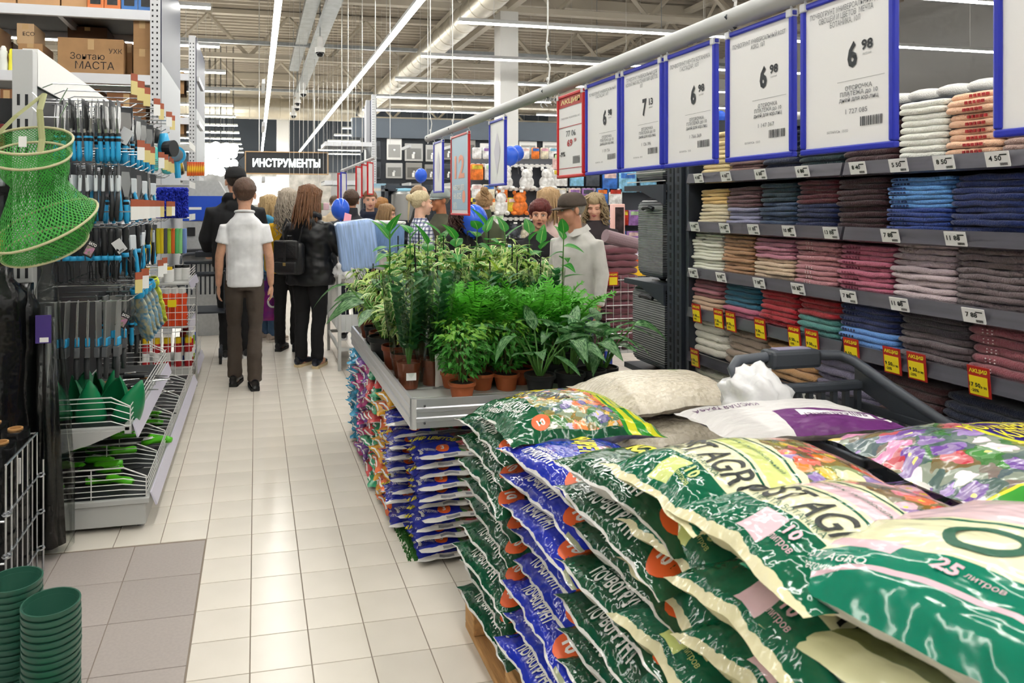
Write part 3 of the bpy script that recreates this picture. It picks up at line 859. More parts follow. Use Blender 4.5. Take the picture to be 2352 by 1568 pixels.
# ------------------------------------------------------------------ plant table
M_ALU = mat('aluminium', '#c9cdd2', rough=.28, metal=.85, var=.08, vscale=4)
def build_table():
    x0, x1, y0, y1, zt = .62, 1.66, 2.85, 4.72, .655
    t = thing('plant_table', 'aluminium rimmed display table carrying the potted plants', 'table', (0, 0, 0))
    MB().box(x0 + .012, x1 - .012, y0 + .012, y1 - .012, zt - .02, zt).obj('tray_top', mat('tray_grey', '#b9bcb8', rough=.4, metal=.3, var=.2, vscale=9), t)
    for i in range(12):
        y = y0 + .07 + i * .155
        MB().rbox(x0 + .03, x1 - .03, y, y + .11, zt, zt + .003, .001).obj('tray_rib', mat('tray_rib', '#c4c7c3', rough=.4, metal=.3), t)
    prof = [(0, .59), (.013, .59), (.013, .615), (.018, .62), (.018, .632), (.013, .637), (.013, .655), (.018, .66), (.018, .672), (.013, .677), (.013, .708), (0, .708)]
    rim = mat('rim_alu', '#d2d5da', rough=.28, metal=.65)
    MB().prism([(x0 + .013 - a, z) for a, z in prof], 'y', y0 + .02, y1).obj('rim_side', rim, t)
    MB().prism([(y0 + .013 - a, z) for a, z in prof], 'x', x0 + .02, x1).obj('rim_front', rim, t)
    MB().prism([(x1 - .013 + a, z) for a, z in prof], 'y', y0, y1).obj('rim_side', rim, t)
    MB().prism([(y1 - .013 + a, z) for a, z in prof], 'x', x0, x1).obj('rim_back', rim, t)
    k = [(x0 + .022 - .024 * math.cos(a), y0 + .022 - .024 * math.sin(a)) for a in [q * HP / 5 for q in range(6)]] + [(x0 + .022, y0 + .022)]
    MB().prism(k, 'z', .586, .712).obj('corner_cap', mat('cap_grey', '#cfd3d6', rough=.3, metal=.8), t)
    for sx, sy in ((x0 + .55, y0 + .35), (x1 - .1, y0 + .1), (x0 + .55, y1 - .1), (x1 - .1, y1 - .1)):
        MB().box(sx - .02, sx + .02, sy - .02, sy + .02, 0.004, zt - .02).obj('leg', M_ALU, t)
    for px in (.06, ):
        for z in (.612, .683):
            MB().ell((x0 + .055, y0 - .006, z), (.005, .004, .005), 8, 5).obj('screw', mat('screw', '#55585c', metal=.8, rough=.3), t)
build_table()

# ------------------------------------------------------------------ towel shelving
XS = 2.17
M_SLATE = mat('slate_metal', '#3a4049', rough=.45, metal=.2)
M_LIP = mat('lip_plastic', '#55545c', rough=.25, coat=.3, var=.1, vscale=2, stretch=(1, 1, 25))
SHELF_Z = [1.66, 1.418, 1.185, .982, .757, .52]
def ypx(px): return atx(px, 474, XS).y
YL, YM, YR = ypx(1582), ypx(1940), ypx(1940) - 1.0
def build_shelves():
    for bi, (ya, yb, nm) in enumerate(((YM + .004, YL, 'bay beside the grey suitcases'), (YR, YM - .004, 'bay holding the blue and coral towels'))):
        t = thing('shelf_unit', 'slate metal shelf unit with towels, %s' % nm, 'shelf unit', (0, 0, 0))
        MB().box(XS + .47, XS + .49, ya, yb, 0, 1.90).obj('back_panel', M_SLATE, t)
        for y in (ya, yb - .03):
            MB().box(XS + .43, XS + .47, y, y + .03, 0, 1.92).obj('upright', M_SLATE, t)
        MB().box(XS + .02, XS + .47, ya, yb, 0.0, .14).obj('base', M_SLATE, t)
        MB().box(XS + .40, XS + .75, ya, yb, 1.89, 1.92).obj('top_shelf', M_SLATE, t)
        for z in SHELF_Z:
            s = MB().box(XS + .006, XS + .47, ya, yb, z - .03, z).obj('shelf', M_SLATE, t)
            MB().prism([(XS + .012, z + .006), (XS - .004, z + .006), (XS - .016, z - .042), (XS - .002, z - .048), (XS + .012, z - .03)], 'y', ya + .002, yb - .002).obj('price_rail', M_LIP, s)
        if bi == 0:
            MB().box(XS - .0, XS + .47, yb, yb + .02, 0, 1.92).obj('end_panel', M_SLATE, t)
    return
build_shelves()

def towel_mesh(w, d, t, seed, rib=0):
    """folded towel: front fold at x=0 facing -x, width along y, thickness t; base z=0"""
    mb = MB(); n = 14; prof = []
    for k in range(9):
        a = -HP + math.pi * k / 8
        prof.append((t * .55 * (1 - math.cos(a)), t / 2 + t / 2 * math.sin(a)))
    prof = [(d, .05 * t)] + [(d * .5, 0)] + prof + [(d * .5, t), (d, t * .95)]
    m = len(prof)
    for i in range(n + 1):
        y = (-.5 + i / n) * w
        e = abs(2 * i / n - 1) ** 6
        for x, z in prof:
            nz = mnoise.noise(Vector((y * 14, seed * 3.7, x * 3))) * .22 * t + mnoise.noise(Vector((y * 40, seed * 5.1 + 9, z * 30))) * .08 * t
            nx = mnoise.noise(Vector((y * 9, seed * 2.3 + 4, 1))) * .007 + e * .012
            rb = rib * .12 * t * math.sin(y * 2 * math.pi / .018) if z > t * .2 else 0
            zz = t / 2 + (z - t / 2) * (1 - .25 * e)
            mb.v.append((x + nx - rb * (x < t), y + mnoise.noise(Vector((x * 8, z * 50, seed))) * .004, zz + nz))
    for i in range(n):
        for j in range(m - 1):
            a = i * m + j; mb.f.append((a, a + m, a + m + 1, a + 1)); mb.mi.append(0)
    mb.f.append(tuple(range(m))); mb.mi.append(0); mb.f.append(tuple(reversed(range(n * m, n * m + m)))); mb.mi.append(0)
    return mb.mesh('towel', True, [None])
TM = {}
def tmat(c):
    if 'towel_' + c not in MATS:
        n = NT('towel_' + c, .95, 0, .2); ob, x, y, z = n.obj()
        ns = n.noise(ob, 260, 2); kk = 1.05 + .75 * min(1.0, max(rgb(c)) / .35)
        cc = n.mix(n.math('MULTIPLY', n.math('SUBTRACT', ns, .3), 1.0, True), tuple(min(.9, q * kk * .62) for q in rgb(c)), tuple(min(.95, q * kk + .004) for q in rgb(c)))
        n.b.inputs['Sheen Weight'].default_value = .35
        n.bump(ns, .8, .006); n.out(cc)
    return MATS['towel_' + c]
NT_ROW = ['top shelf', 'second shelf', 'third shelf', 'fourth shelf', 'fifth shelf', 'lowest shelf']
def towel_stack(row, px0, px1, runs, ztop, band=None, rib=0, desc=''):
    """runs: list of (colour hex, colour name, count) from the bottom up"""
    ya, yb = ypx(px1), ypx(px0); w = yb - ya - .004; yc = (ya + yb) / 2
    z0 = SHELF_Z[row]; n = sum(r[2] for r in runs); t = (ztop - z0) / n
    key = (round(w, 2), round(t, 3), rib)
    if key not in TM: TM[key] = [towel_mesh(w, .30, t * 1.02, s + row * 5 + 1, rib) for s in range(3)]
    i = 0
    for c, cn, k in runs:
        for _ in range(k):
            o = link('folded_towel', TM[key][R.randrange(3)], None, (XS + .012 + R.uniform(-.004, .016) + (n - i) * -.0012 + .012, yc + R.uniform(-.005, .005), z0 + i * t), (0, R.uniform(-.01, .01), R.uniform(-.02, .02)))
            o.material_slots[0].link = 'OBJECT'; o.material_slots[0].material = tmat(c)
            fr = n - 1 - i
            tag(o, '%s folded towel%s, %s in its stack, %s' % (cn, desc, 'topmost' if fr == 0 else 'lowest' if i == 0 else '%s from top' % nth(fr), NT_ROW[row]), 'towel', '%s on the %s' % ('towels', NT_ROW[row]))
            if band:
                bc, kind, bo = band
                bm = MB(); yo = w * bo
                if kind == 'dash':
                    for q in range(-2, 3): bm.rbox(-.003, .004, yo + q * .013 - .004, yo + q * .013 + .004, t * .28, t * .72, .001)
                else:
                    for q in range(-1, 2):
                        for zz in (.35, .68): bm.ell((-.0005, yo + q * .014, t * zz), (.002, .0028, .0022), 6, 4)
                bm.obj('woven_band', tmat(bc), o)
            i += 1
C = towel_stack
# top shelf
C(0, 1600, 1665, [('#d9bd8c', 'beige', 9)], 1.86); C(0, 1665, 1738, [('#7b5d58', 'mauve brown', 9)], 1.80); C(0, 1738, 1822, [('#1f2c4c', 'navy', 7)], 1.82)
C(0, 1822, 1925, [('#1d3c42', 'dark teal', 6), ('#3f2530', 'dark plum', 4)], 1.86); C(0, 1925, 2046, [('#452529', 'dark brown', 8)], 1.86)
C(0, 2048, 2155, [('#eceadc', 'white', 9)], 1.855, rib=0); C(0, 2155, 2285, [('#f0b394', 'coral', 9)], 1.86, band=('#a82a2c', 'dash', -.05), rib=.6, desc=' with red band'); C(0, 2287, 2420, [('#9c8279', 'brown-grey', 8)], 1.83)
# second
C(1, 1594, 1656, [('#e0cfae', 'ivory', 5), ('#dcb173', 'wheat', 4)], 1.585); C(1, 1657, 1730, [('#8d8da8', 'lavender', 4), ('#6d4c50', 'mauve brown', 5)], 1.59)
C(1, 1731, 1814, [('#3d5272', 'slate blue', 5), ('#1e3c4c', 'dark teal', 4)], 1.60); C(1, 1815, 1908, [('#1b2a5a', 'navy', 5), ('#5d1f2b', 'maroon', 5)], 1.605); C(1, 1909, 2020, [('#43242a', 'dark brown', 9)], 1.605)
C(1, 2022, 2166, [('#2c468f', 'royal blue', 5), ('#5b93d6', 'sky blue', 7)], 1.60, band=('#22376f', 'dash', .27), desc=' with ribbed border'); C(1, 2168, 2345, [('#22346f', 'deep navy', 9)], 1.60, rib=.8)
# third
C(2, 1576, 1647, [('#e9e6d3', 'white', 11)], 1.365); C(2, 1648, 1718, [('#a9815f', 'tan', 10)], 1.365); C(2, 1719, 1810, [('#cbb097', 'sand', 5), ('#b77a8c', 'dusty pink', 5)], 1.36)
C(2, 1811, 1908, [('#b27a80', 'old rose', 9)], 1.36, band=('#e6cfd0', 'dot', .1), desc=' with white dots'); C(2, 1909, 2031, [('#b4637a', 'rose pink', 9)], 1.355, band=('#8d3f56', 'dash', .22)); C(2, 2033, 2176, [('#c2b0b4', 'pale lilac', 4), ('#a7979c', 'lilac grey', 5)], 1.38, rib=1.0); C(2, 2178, 2345, [('#786a6c', 'taupe grey', 9)], 1.37)
# fourth
C(3, 1576, 1646, [('#b5987f', 'sand', 3), ('#9c5f6a', 'rose', 5)], 1.15); C(3, 1648, 1730, [('#b25d78', 'pink', 2), ('#1e6580', 'teal', 5)], 1.15); C(3, 1731, 1816, [('#a01a28', 'crimson', 7)], 1.135)
C(3, 1817, 1912, [('#4d8a84', 'sea green', 3), ('#9a1c26', 'red', 3)], 1.13); C(3, 1914, 2044, [('#5c8cd0', 'sky blue', 3), ('#1f2f66', 'navy', 4)], 1.13, band=('#1a2a5c', 'dash', .3)); C(3, 2046, 2204, [('#6d6064', 'taupe', 4), ('#4e474e', 'charcoal', 3)], 1.14); C(3, 2206, 2380, [('#8e4f57', 'mauve rose', 5)], 1.13, band=('#e0c8c8', 'dot', .2), desc=' with dotted border')
# fifth
C(4, 1576, 1654, [('#e6e0cf', 'cream', 5)], .945); C(4, 1655, 1744, [('#a08e7e', 'taupe', 5)], .925); C(4, 1745, 1856, [('#c79a6c', 'camel', 5)], .91); C(4, 1857, 1998, [('#77728a', 'lavender grey', 5)], .90); C(4, 2000, 2145, [('#5a3a3c', 'brown', 5)], .90); C(4, 2147, 2380, [('#27304a', 'dark navy', 5)], .895)
# lowest
C(5, 1570, 1650, [('#e6e0cf', 'cream', 4)], .69); C(5, 1655, 1750, [('#b9a58f', 'beige', 3)], .66)

# price labels on the rails
def rail_tag(px, row, sale, price, k):
    y = ypx(px); z = SHELF_Z[row]
    side = 'beside the suitcases' if y > YM else 'on the camera-side bay'
    cnt[row] = cnt.get(row, 0) + 1
    lab = '%s price label on the %s rail, %s from the suitcases' % ('red and yellow sale' if sale else 'small white', NT_ROW[row], nth(cnt[row] - 1))
    t = thing('price_label', lab, 'price label', (XS - .018, y, z - .02), rot=(0, -.24 if not sale else -.1, 0), group='shelf price labels')
    f = lambda x_: (lambda a, b: Vector((x_, -a, b)))
    if not sale:
        MB().box(-.004, -.001, -.035, .035, -.022, .024).obj('card', M_WHITE, t)
        mb = MB(); put_text(mb, price, f(-.0045), .016, None, .03, cx=-.006, cy=.004)
        for q in range(9): mb.add(*rect_pts(f(-.0045), .006 + q * .0026, .0073 + q * .0026 + .0006 * (q % 2), -.018, -.010, 1, 1))
        mb.add(*rect_pts(f(-.0045), .008, .030, .012, .016, 1, 1)); mb.obj('price_print', M_INKB, t)
    else:
        MB().box(-.004, -.001, -.034, .034, -.04, .052).obj('card', mat('sale_red', '#b62a22', rough=.4), t)
        MB().box(-.0055, -.003, -.027, .029, -.035, .022).obj('yellow_field', mat('sale_yellow', '#f0d820', rough=.4), t)
        mb = MB(); put_text(mb, 'АКЦИЯ', f(-.0048), .015, .056, .03, cy=.037); mb.obj('lettering', M_INKY, t)
        mb = MB(); put_text(mb, price, f(-.0062), .013, None, .03, cx=-.012, cy=-.005); put_text(mb, '-20%', f(-.0062), .009, None, .02, cx=-.012, cy=-.022)
        put_text(mb, '19 90', f(-.0062), .008, None, .02, cx=.014, cy=-.01); mb.obj('price_print', M_INKB, t)
cnt = {}
for px, row, p in ((1613, 0, '4 88'), (1676, 0, '4 88'), (1756, 0, '6 88'), (1853, 0, '6 88'), (1981, 0, '8 40'), (2075, 0, '5 50'), (2180, 0, '8 50'), (2304, 0, '4 50'),
                   (1604, 1, '9 88'), (1673, 1, '14 88'), (1740, 1, '11 88'), (1822, 1, '10 88'), (1919, 1, '13 88'), (2056, 1, '7 88'), (2207, 1, '11 88'),
                   (1601, 2, '9 88'), (1665, 2, '8 88'), (1753, 2, '7 88'), (1843, 2, '10 88'), (1960, 2, '7 88'), (2077, 2, '11 88'), (2249, 2, '7 88')):
    rail_tag(px, row, False, p, 0)
for px, row, p in ((1609, 3, '8 50'), (1660, 3, '7 50'), (1688, 3, '8 50'), (1756, 3, '9 50'), (1835, 3, '8 50'), (1876, 3, '9 50'), (1967, 3, '9 50'), (2061, 3, '9 50'), (2118, 3, '9 50'), (2262, 3, '17 50'), (1605, 4, '6 50')):
    rail_tag(px, row, True, p, 0)
for i, px in enumerate((1760, 1870)):
    rail_tag(px, 4, False, '6 88', 0)
# rolled towels on the very top
for i in range(14):
    y = YL - .1 - i * .125
    o = MB().ell((0, 0, 0), (.12, .052, .034), 14, 9).obj('rolled_towel', tmat('#d8d6d0'), None, True); o.location = (XS + .57, y, 1.953)
    tag(o, 'pale rolled towel on top of the shelf unit, %s from the suitcases' % nth(i), 'towel', 'rolled towels on top')
# ------------------------------------------------------------------ hanging price rail and framed signs
M_RAIL = mat('rail_grey', '#b9bbbb', rough=.4)
M_FBLUE = mat('frame_blue', '#2b36b4', rough=.3); M_FRED = mat('frame_red', '#cc2427', rough=.3)
M_PAPER = mat('sign_paper', '#ececec', rough=.35)
M_CLIP = mat('clear_clip', '#e6e9ec', rough=.15, alpha=.75)
M_INKGR = mat('ink_mid_grey', '#6f7276', rough=.5); M_INKDG = mat('ink_dark_grey', '#33373c', rough=.5)
XR, ZR = 1.45, 2.085
def build_rail():
    t = thing('sign_rail', 'long grey tube hanging over the plants and carrying price signs', 'rail', (0, 0, 0))
    MB().tube([(XR, .6, ZR), (XR, 5.98, ZR)], .031, 14).obj('tube', M_RAIL, t, True, 40)
    MB().tube([(XR, 5.98, ZR), (XR, 5.99, ZR)], .032, 14).obj('end_cap', M_RAIL, t)
    for y in (1.1, 1.95, 3.4, 5.2, 5.9):
        MB().tube([(XR - .034, y, ZR), (XR, y, ZR + .034), (XR + .034, y, ZR), (XR, y, ZR - .034)], .004, 5, closed=True).obj('cable_tie', mat('tie', '#3a4048', rough=.5), t)
        MB().tube([(XR, y, ZR + .03), (XR + .012, y, ZR + .12), (XR - .008, y, ZR + .22), (XR, y, ZR + .3), (XR, y, 7.05)], .0045, 5).obj('hanging_cord', M_WIRE, t)
        for q in (.06, .16, .24): MB().ell((XR, y, ZR + q), (.009, .009, .012), 8, 5).obj('cord_knot', M_WIRE, t)
build_rail()

def frame_part(t, w, h, m, b=.016, th=.009):
    for nm, bx in (('frame_bar', (0, w, -h, -h + b)), ('frame_bar', (0, w, -b, 0)), ('frame_bar', (0, b, -h + b, -b)), ('frame_bar', (w - b, w, -h + b, -b))):
        MB().rbox(-th, th, -bx[1], -bx[0], bx[2], bx[3], .004).obj(nm, m, t)

def price_sign(pl, pr, ztop, h, m, label, title, price, cents, code, kind='blue', yaw=0.0):
    a, b = atx(pl, 474, XR), atx(pr, 474, XR)
    w = a.y - b.y
    t = thing('price_sign', label, 'sign', (XR, a.y, ztop), group='hanging framed price signs', rz=yaw)
    frame_part(t, w, h, m)
    MB().box(-.002, .002, -w + .012, -.012, -h + .012, -.012).obj('paper', M_PAPER, t)
    f = lambda x, y: Vector((-.0036, -x, y))
    def ink(nm, mm, *items):
        for it in items:
            mb = MB(); body, cx, cy, hh, ww, bo = it
            put_text(mb, body, f, hh, ww, bo, cx=cx, cy=cy); mb.obj(nm, mm, t)
    if kind == 'blue':
        ink('title_print', M_INKGR, (title, w * .5, -.058, .016 * (1 + title.count('\n') * 1.25), w * .78, .0))
        ink('price_number', M_INKDG, (price, w * .58, -.165, .066, .03, .04), (cents, w * .73, -.148, .026, None, .03))
        ink('small_print', M_INKGR, ('рублей', w * .73, -.17, .007, None, 0), ('ОТСРОЧКА\nПЛАТЕЖА до 10\nдней для юр.лиц', w * .64, -.262, .042, w * .40, .01), (code, w * .62, -.305, .012, None, 0), ('БЕЛАРУСЬ   ООО', w * .42, -.352, .006, None, 0))
        bar = MB()
        x = w * .66
        while x < w * .88:
            d = R.choice((.0015, .003, .0022)); bar.add(*rect_pts(f, x, x + d, -.345, -.322, 1, 1)); x += d + R.choice((.0015, .0025))
        o = bar.obj('barcode', M_INKDG, t); o['kind'] = 'stuff'
        MB().add(*rect_pts(f, w * .42, w * .9, -.229, -.228, 1, 1)).obj('rule_line', M_INKGR, t)
    elif kind == 'sale':
        MB().add(*rect_pts(f, .014, w - .014, -.062, -.014, 1, 1)).obj('red_header', mat('header_red', '#b4413f', rough=.4), t)
        mb = MB(); put_text(mb, 'АКЦИЯ', lambda x, y: Vector((-.0046, -x, y)), .028, w * .72, .03, cx=w * .5, cy=-.038); mb.obj('header_lettering', mat('ink_sand', '#eadc9a'), t)
        ink('title_print', M_INKGR, (title, w * .5, -.115, .010, w * .7, 0))
        ink('old_price', M_INKGR, ('77 06', w * .52, -.19, .028, w * .36, .01)); ink('new_price', M_INKR, ('69', w * .48, -.235, .034, w * .2, .03), ('99', w * .68, -.226, .018, None, .02))
        ink('discount_print', M_INKDG, ('-9%', w * .2, -.285, .024, w * .22, .02))
        for y in (-.155, -.352): MB().add(*rect_pts(f, .014, w - .014, y - .003, y, 1, 1)).obj('red_rule', M_INKR, t)
        bar = MB(); x = w * .6
        while x < w * .85: bar.add(*rect_pts(f, x, x + .0025, -.335, -.30, 1, 1)); x += .005
        o = bar.obj('barcode', M_INKDG, t); o['kind'] = 'stuff'
    elif kind == 'poster':
        MB().add(*rect_pts(f, .02, w - .02, -h + .04, -.02, 1, 1)).obj('poster_print', mat('poster_blue', '#a9c3d6', rough=.4), t)
        g = lambda x, y: Vector((-.005, -x, y))
        for nm, mm, body, cx, cy, hh, ww, bo in (('number_print', mat('ink_salmon', '#f0a48c'), '12', w * .5, -h * .40, .17, w * .55, .03), ('lettering', M_INKW, 'МЕСЯЦЕВ', w * .45, -h * .66, .045, w * .62, .03), ('lettering', M_INKW, 'НА ВСЕ', w * .38, -h * .76, .045, w * .42, .03), ('lettering', M_INKW, 'МИЛА', w * .25, -h * .88, .05, w * .2, .01)):
            mb = MB(); put_text(mb, body, g, hh, ww, bo, cx=cx, cy=cy); mb.obj(nm, mm, t)
        mb = MB(); mb.add([g(w * .74 + .04 * math.cos(q * .4), -h * .77 + .045 * math.sin(q * .4)) for q in range(16)], [tuple(range(16))]); mb.obj('dot_print', mat('ink_salmon', '#f0a48c'), t)
    else:
        g = MB(); g.add([f(w * .5, -.08), f(w * .3, -.2), f(w * .5, -.34), f(w * .7, -.2)], [(0, 1, 2, 3)]); g.obj('faint_print', mat('ink_pale', '#d9d6e2'), t)
    for y in (-.012, -w + .012):
        MB().rbox(-.012, .012, y - .011, y + .011, -.02, .004, .003).obj('clip', M_CLIP, t)
        top = ZR - ztop - .03
        MB().tube([(0, y, 0), (.006, y + .004, top * .4), (-.006, y - .004, top * .7), (0, y, top), (.02, y, top + .012), (.034, y, top + .035), (.02, y, top + .066)], .0035, 6).obj('hook', M_CLIP, t, True)

T1 = 'ПОЧВОГРУНТ УНИВЕРСАЛЬНЫЙ\n'
price_sign(997, 1018, 2.03, .42, M_FBLUE, 'narrow blue framed sign at the far end of the rail', '', '', '', '', 'blank')
price_sign(1037, 1078, 2.025, .59, M_FRED, 'tall red framed poster with salmon number twelve on pale blue', '', '', '', '', 'poster')
price_sign(1125, 1162, 2.035, .41, M_FBLUE, 'blue framed sign with pale diamond print after the red poster', '', '', '', '', 'blank')
price_sign(1282, 1343, 2.035, .40, M_FRED, 'red framed sale sign with crossed-out price', 'ТРАВОСМЕСЬ ЭКОНОМПЛЮС, 5 КГ', '', '', '', 'sale')
price_sign(1347, 1425, 2.042, .405, M_FBLUE, 'blue framed price sign next to the red sale sign', T1 + 'ГАСПАДАР, 10Л', '6', '98', '1 159 756')
price_sign(1430, 1524, 2.042, .405, M_FBLUE, 'blue framed price sign showing seven with thirteen', 'ПОЧВОГРУНТ УНИВЕРСАЛЬНЫЙ ДЛЯ\nКОМНАТНЫХ РАСТЕНИЙ МИР ЦВЕТОВ,\n10Л', '7', '13', '1 126 396')
price_sign(1530, 1647, 2.042, .405, M_FBLUE, 'blue framed price sign titled for a dreaming botanist, third blue price sign', 'ПОЧВОГРУНТ МЕЧТА БОТАНИКА\nГАСПАДАР, 10Л', '6', '98', '1 766 369')
price_sign(1670, 1826, 2.042, .405, M_FBLUE, 'blue framed price sign with two title lines, overlapping the towels', 'ПОЧВОГРУНТ УНИВЕРСАЛЬНЫЙ ROST\nAGRO, 10Л', '6', '98', '1 147 367')
price_sign(1843, 2060, 2.042, .405, M_FBLUE, 'largest complete blue framed price sign with three title lines', 'ПОЧВОГРУНТ УНИВЕРСАЛЬНЫЙ ДЛЯ\nОВОЩЕЙ И ЦВЕТОВ  МЕЧТА\nБОТАНИКА, 10Л', '6', '98', '1 727 085')
price_sign(2287, 2640, 2.042, .405, M_FBLUE, 'blue framed price sign cut off by the picture edge', T1 + '10Л', '6', '98', '1 476 874')
# spare hooks on the rail
for i, px in enumerate((1245, 1255, 1265, 1275)):
    y = atx(px, 474, XR).y
    o = MB().tube([(XR + .02, y, ZR + .034), (XR + .036, y, ZR), (XR, y, ZR - .036), (XR - .008, y, ZR - .06), (XR + .006, y, ZR - .075)], .0035, 5).obj('spare_hook', M_CLIP)
    tag(o, 'empty clear sign hook on the rail, %s from the red sale sign' % nth(3 - i), 'hook', 'spare sign hooks')

# ------------------------------------------------------------------ shopping trolley beside the towels
M_CARTG = mat('trolley_grey', '#3b4047', rough=.4); M_CARTL = mat('trolley_handle', '#4d525a', rough=.35)
def build_cart():
    x0, x1, y0, y1 = 1.44, 1.88, 1.46, 1.92
    t = thing('shopping_trolley', 'dark grey plastic shopping trolley between soil bags and towels', 'trolley', (0, 0, 0))
    hz = 1.02
    MB().tube([(x0 + .0, 1.90, .93), (x0 - .0, 1.95, 1.0), (x0 + .03, 1.965, hz), (x0 + .16, 1.965, hz + .006), (x1 - .16, 1.965, hz + .006), (x1 - .04, 1.965, hz), (x1 - .005, 1.94, 1.005), (x1, 1.80, .95), (x1, 1.62, .89)], [.014, .015, .016, .017, .017, .016, .016, .017, .015], 12).obj('handle_frame', M_CARTL, t, True)
    MB().rbox(x0 + .13, x1 - .13, 1.93, 1.995, hz - .03, hz + .028, .012).obj('grip', M_CARTG, t)
    MB().rbox(x0 + .16, x1 - .16, 1.945, 1.98, hz + .027, hz + .032, .002).obj('grip_label', mat('grip_label', '#8d88a0', rough=.3), t)
    MB().rbox(x0 + .03, x1 - .02, 1.885, 1.915, .925, .955, .008).obj('rear_rim', M_CARTG, t)
    for i in range(9):
        x = x0 + .05 + i * .044
        MB().box(x, x + .016, 1.893, 1.907, .62, .925).obj('gate_bar', M_CARTG, t)
    MB().box(x0 + .03, x1 - .02, 1.893, 1.907, .80, .83).obj('gate_crossbar', M_CARTG, t)
    MB().prism([(1.93, .99), (1.93, .93), (1.55, .80), (1.55, .86)], 'x', x1 - .012, x1 + .006).obj('side_frame', M_CARTG, t)
    for x in (x0, x1 - .015):
        MB().rbox(x, x + .015, y0, y1, .86, .885, .004).obj('side_rim', M_CARTG, t)
        for i in range(8):
            y = y0 + .02 + i * .055
            MB().box(x + .003, x + .012, y, y + .016, .5, .86).obj('side_bar', M_CARTG, t)
        for z in (.5, .68): MB().box(x + .002, x + .013, y0, y1, z, z + .02).obj('side_rail', M_CARTG, t)
    MB().rbox(x0, x1, y0, y0 + .015, .86, .885, .004).obj('front_rim', M_CARTG, t)
    MB().box(x0, x1, y0, y1, .49, .505).obj('basket_floor', M_CARTG, t)
    for x in (x0 + .02, x1 - .04):
        MB().tube([(x, y1, .9), (x, y1 - .02, .5), (x, y1 - .05, .14)], .016, 8).obj('leg', M_CARTG, t)
        for y in (y0 + .05, y1 - .05):
            MB().tube([(x - .012, y, .06), (x + .012, y, .06)], .06, 14).obj('wheel', mat('wheel_black', '#1b1c1f', rough=.6), t)
            MB().box(x - .018, x + .018, y - .015, y + .015, .06, .15).obj('caster_fork', M_CARTG, t)
        MB().tube([(x, y0 + .05, .14), (x, y1 - .05, .14)], .014, 8).obj('chassis_bar', M_CARTG, t)
build_cart()
def crumple(name, label, c, r, m, seed, amp=.35, cat='bag'):
    bm = bmesh.new(); bmesh.ops.create_icosphere(bm, subdivisions=4, radius=1)
    for v in bm.verts:
        d = v.co.normalized()
        k = 1 + amp * (mnoise.noise(d * 2.2 + Vector((seed, 0, 0))) + .6 * abs(mnoise.noise(d * 5 + Vector((0, seed, 0)))) - .25 * abs(mnoise.noise(d * 11 + Vector((0, 0, seed)))))
        v.co = Vector((d.x * r[0] * k, d.y * r[1] * k, d.z * r[2] * k))
    me = bpy.data.meshes.new(name); bm.to_mesh(me); bm.free(); me.materials.append(m)
    me.polygons.foreach_set('use_smooth', [True] * len(me.polygons))
    o = link(name, me, None, c); tag(o, label, cat); return o
M_FILM = mat('white_film', '#e9e9ea', rough=.2, spec=.6, bump=.6, bscale=22, trans=.15)
crumple('plastic_bag', 'crumpled white carrier bag in the trolley child seat', (1.475, 1.885, .90), (.09, .10, .11), M_FILM, 3)

# ------------------------------------------------------------------ end-cap with ribbed suitcases
def build_endcap():
    t = thing('end_cap_shelf', 'slate perforated end unit holding the grey suitcases', 'shelf unit', (0, 0, 0))
    MB().box(XS + .02, XS + .5, YL + .025, YL + .06, 0, 1.95).obj('back_panel', M_SLATE, t)
    for y in (YL + .06, YL + .13):
        MB().box(XS - .004, XS + .03, y, y + .06, 0, 1.98).obj('upright', M_SLATE, t)
        for i in range(41):
            MB().box(XS - .0055, XS - .003, y + .022, y + .036, .1 + i * .045, .128 + i * .045).obj('slot', mat('slot_dark', '#191c20', rough=.7), t)
    for z, nm in ((.575, 0), (1.075, 1), (1.62, 2)):
        MB().box(XS - .02, XS + .5, YL + .2, YL + .62, z - .03, z).obj('shelf', M_SLATE, t)
        MB().prism([(YL + .2, z - .03), (YL + .2, z - .11), (YL + .45, z - .03)], 'x', XS - .02, XS - .005).obj('bracket', M_SLATE, t)
    for q in range(4):
        MB().tube([(XS - .01, YL + .2, 1.64 + q * .05), (XS - .01, YL + .6, 1.64 + q * .05)], .003, 5).obj('guard_wire', M_WIRE, t)
build_endcap()
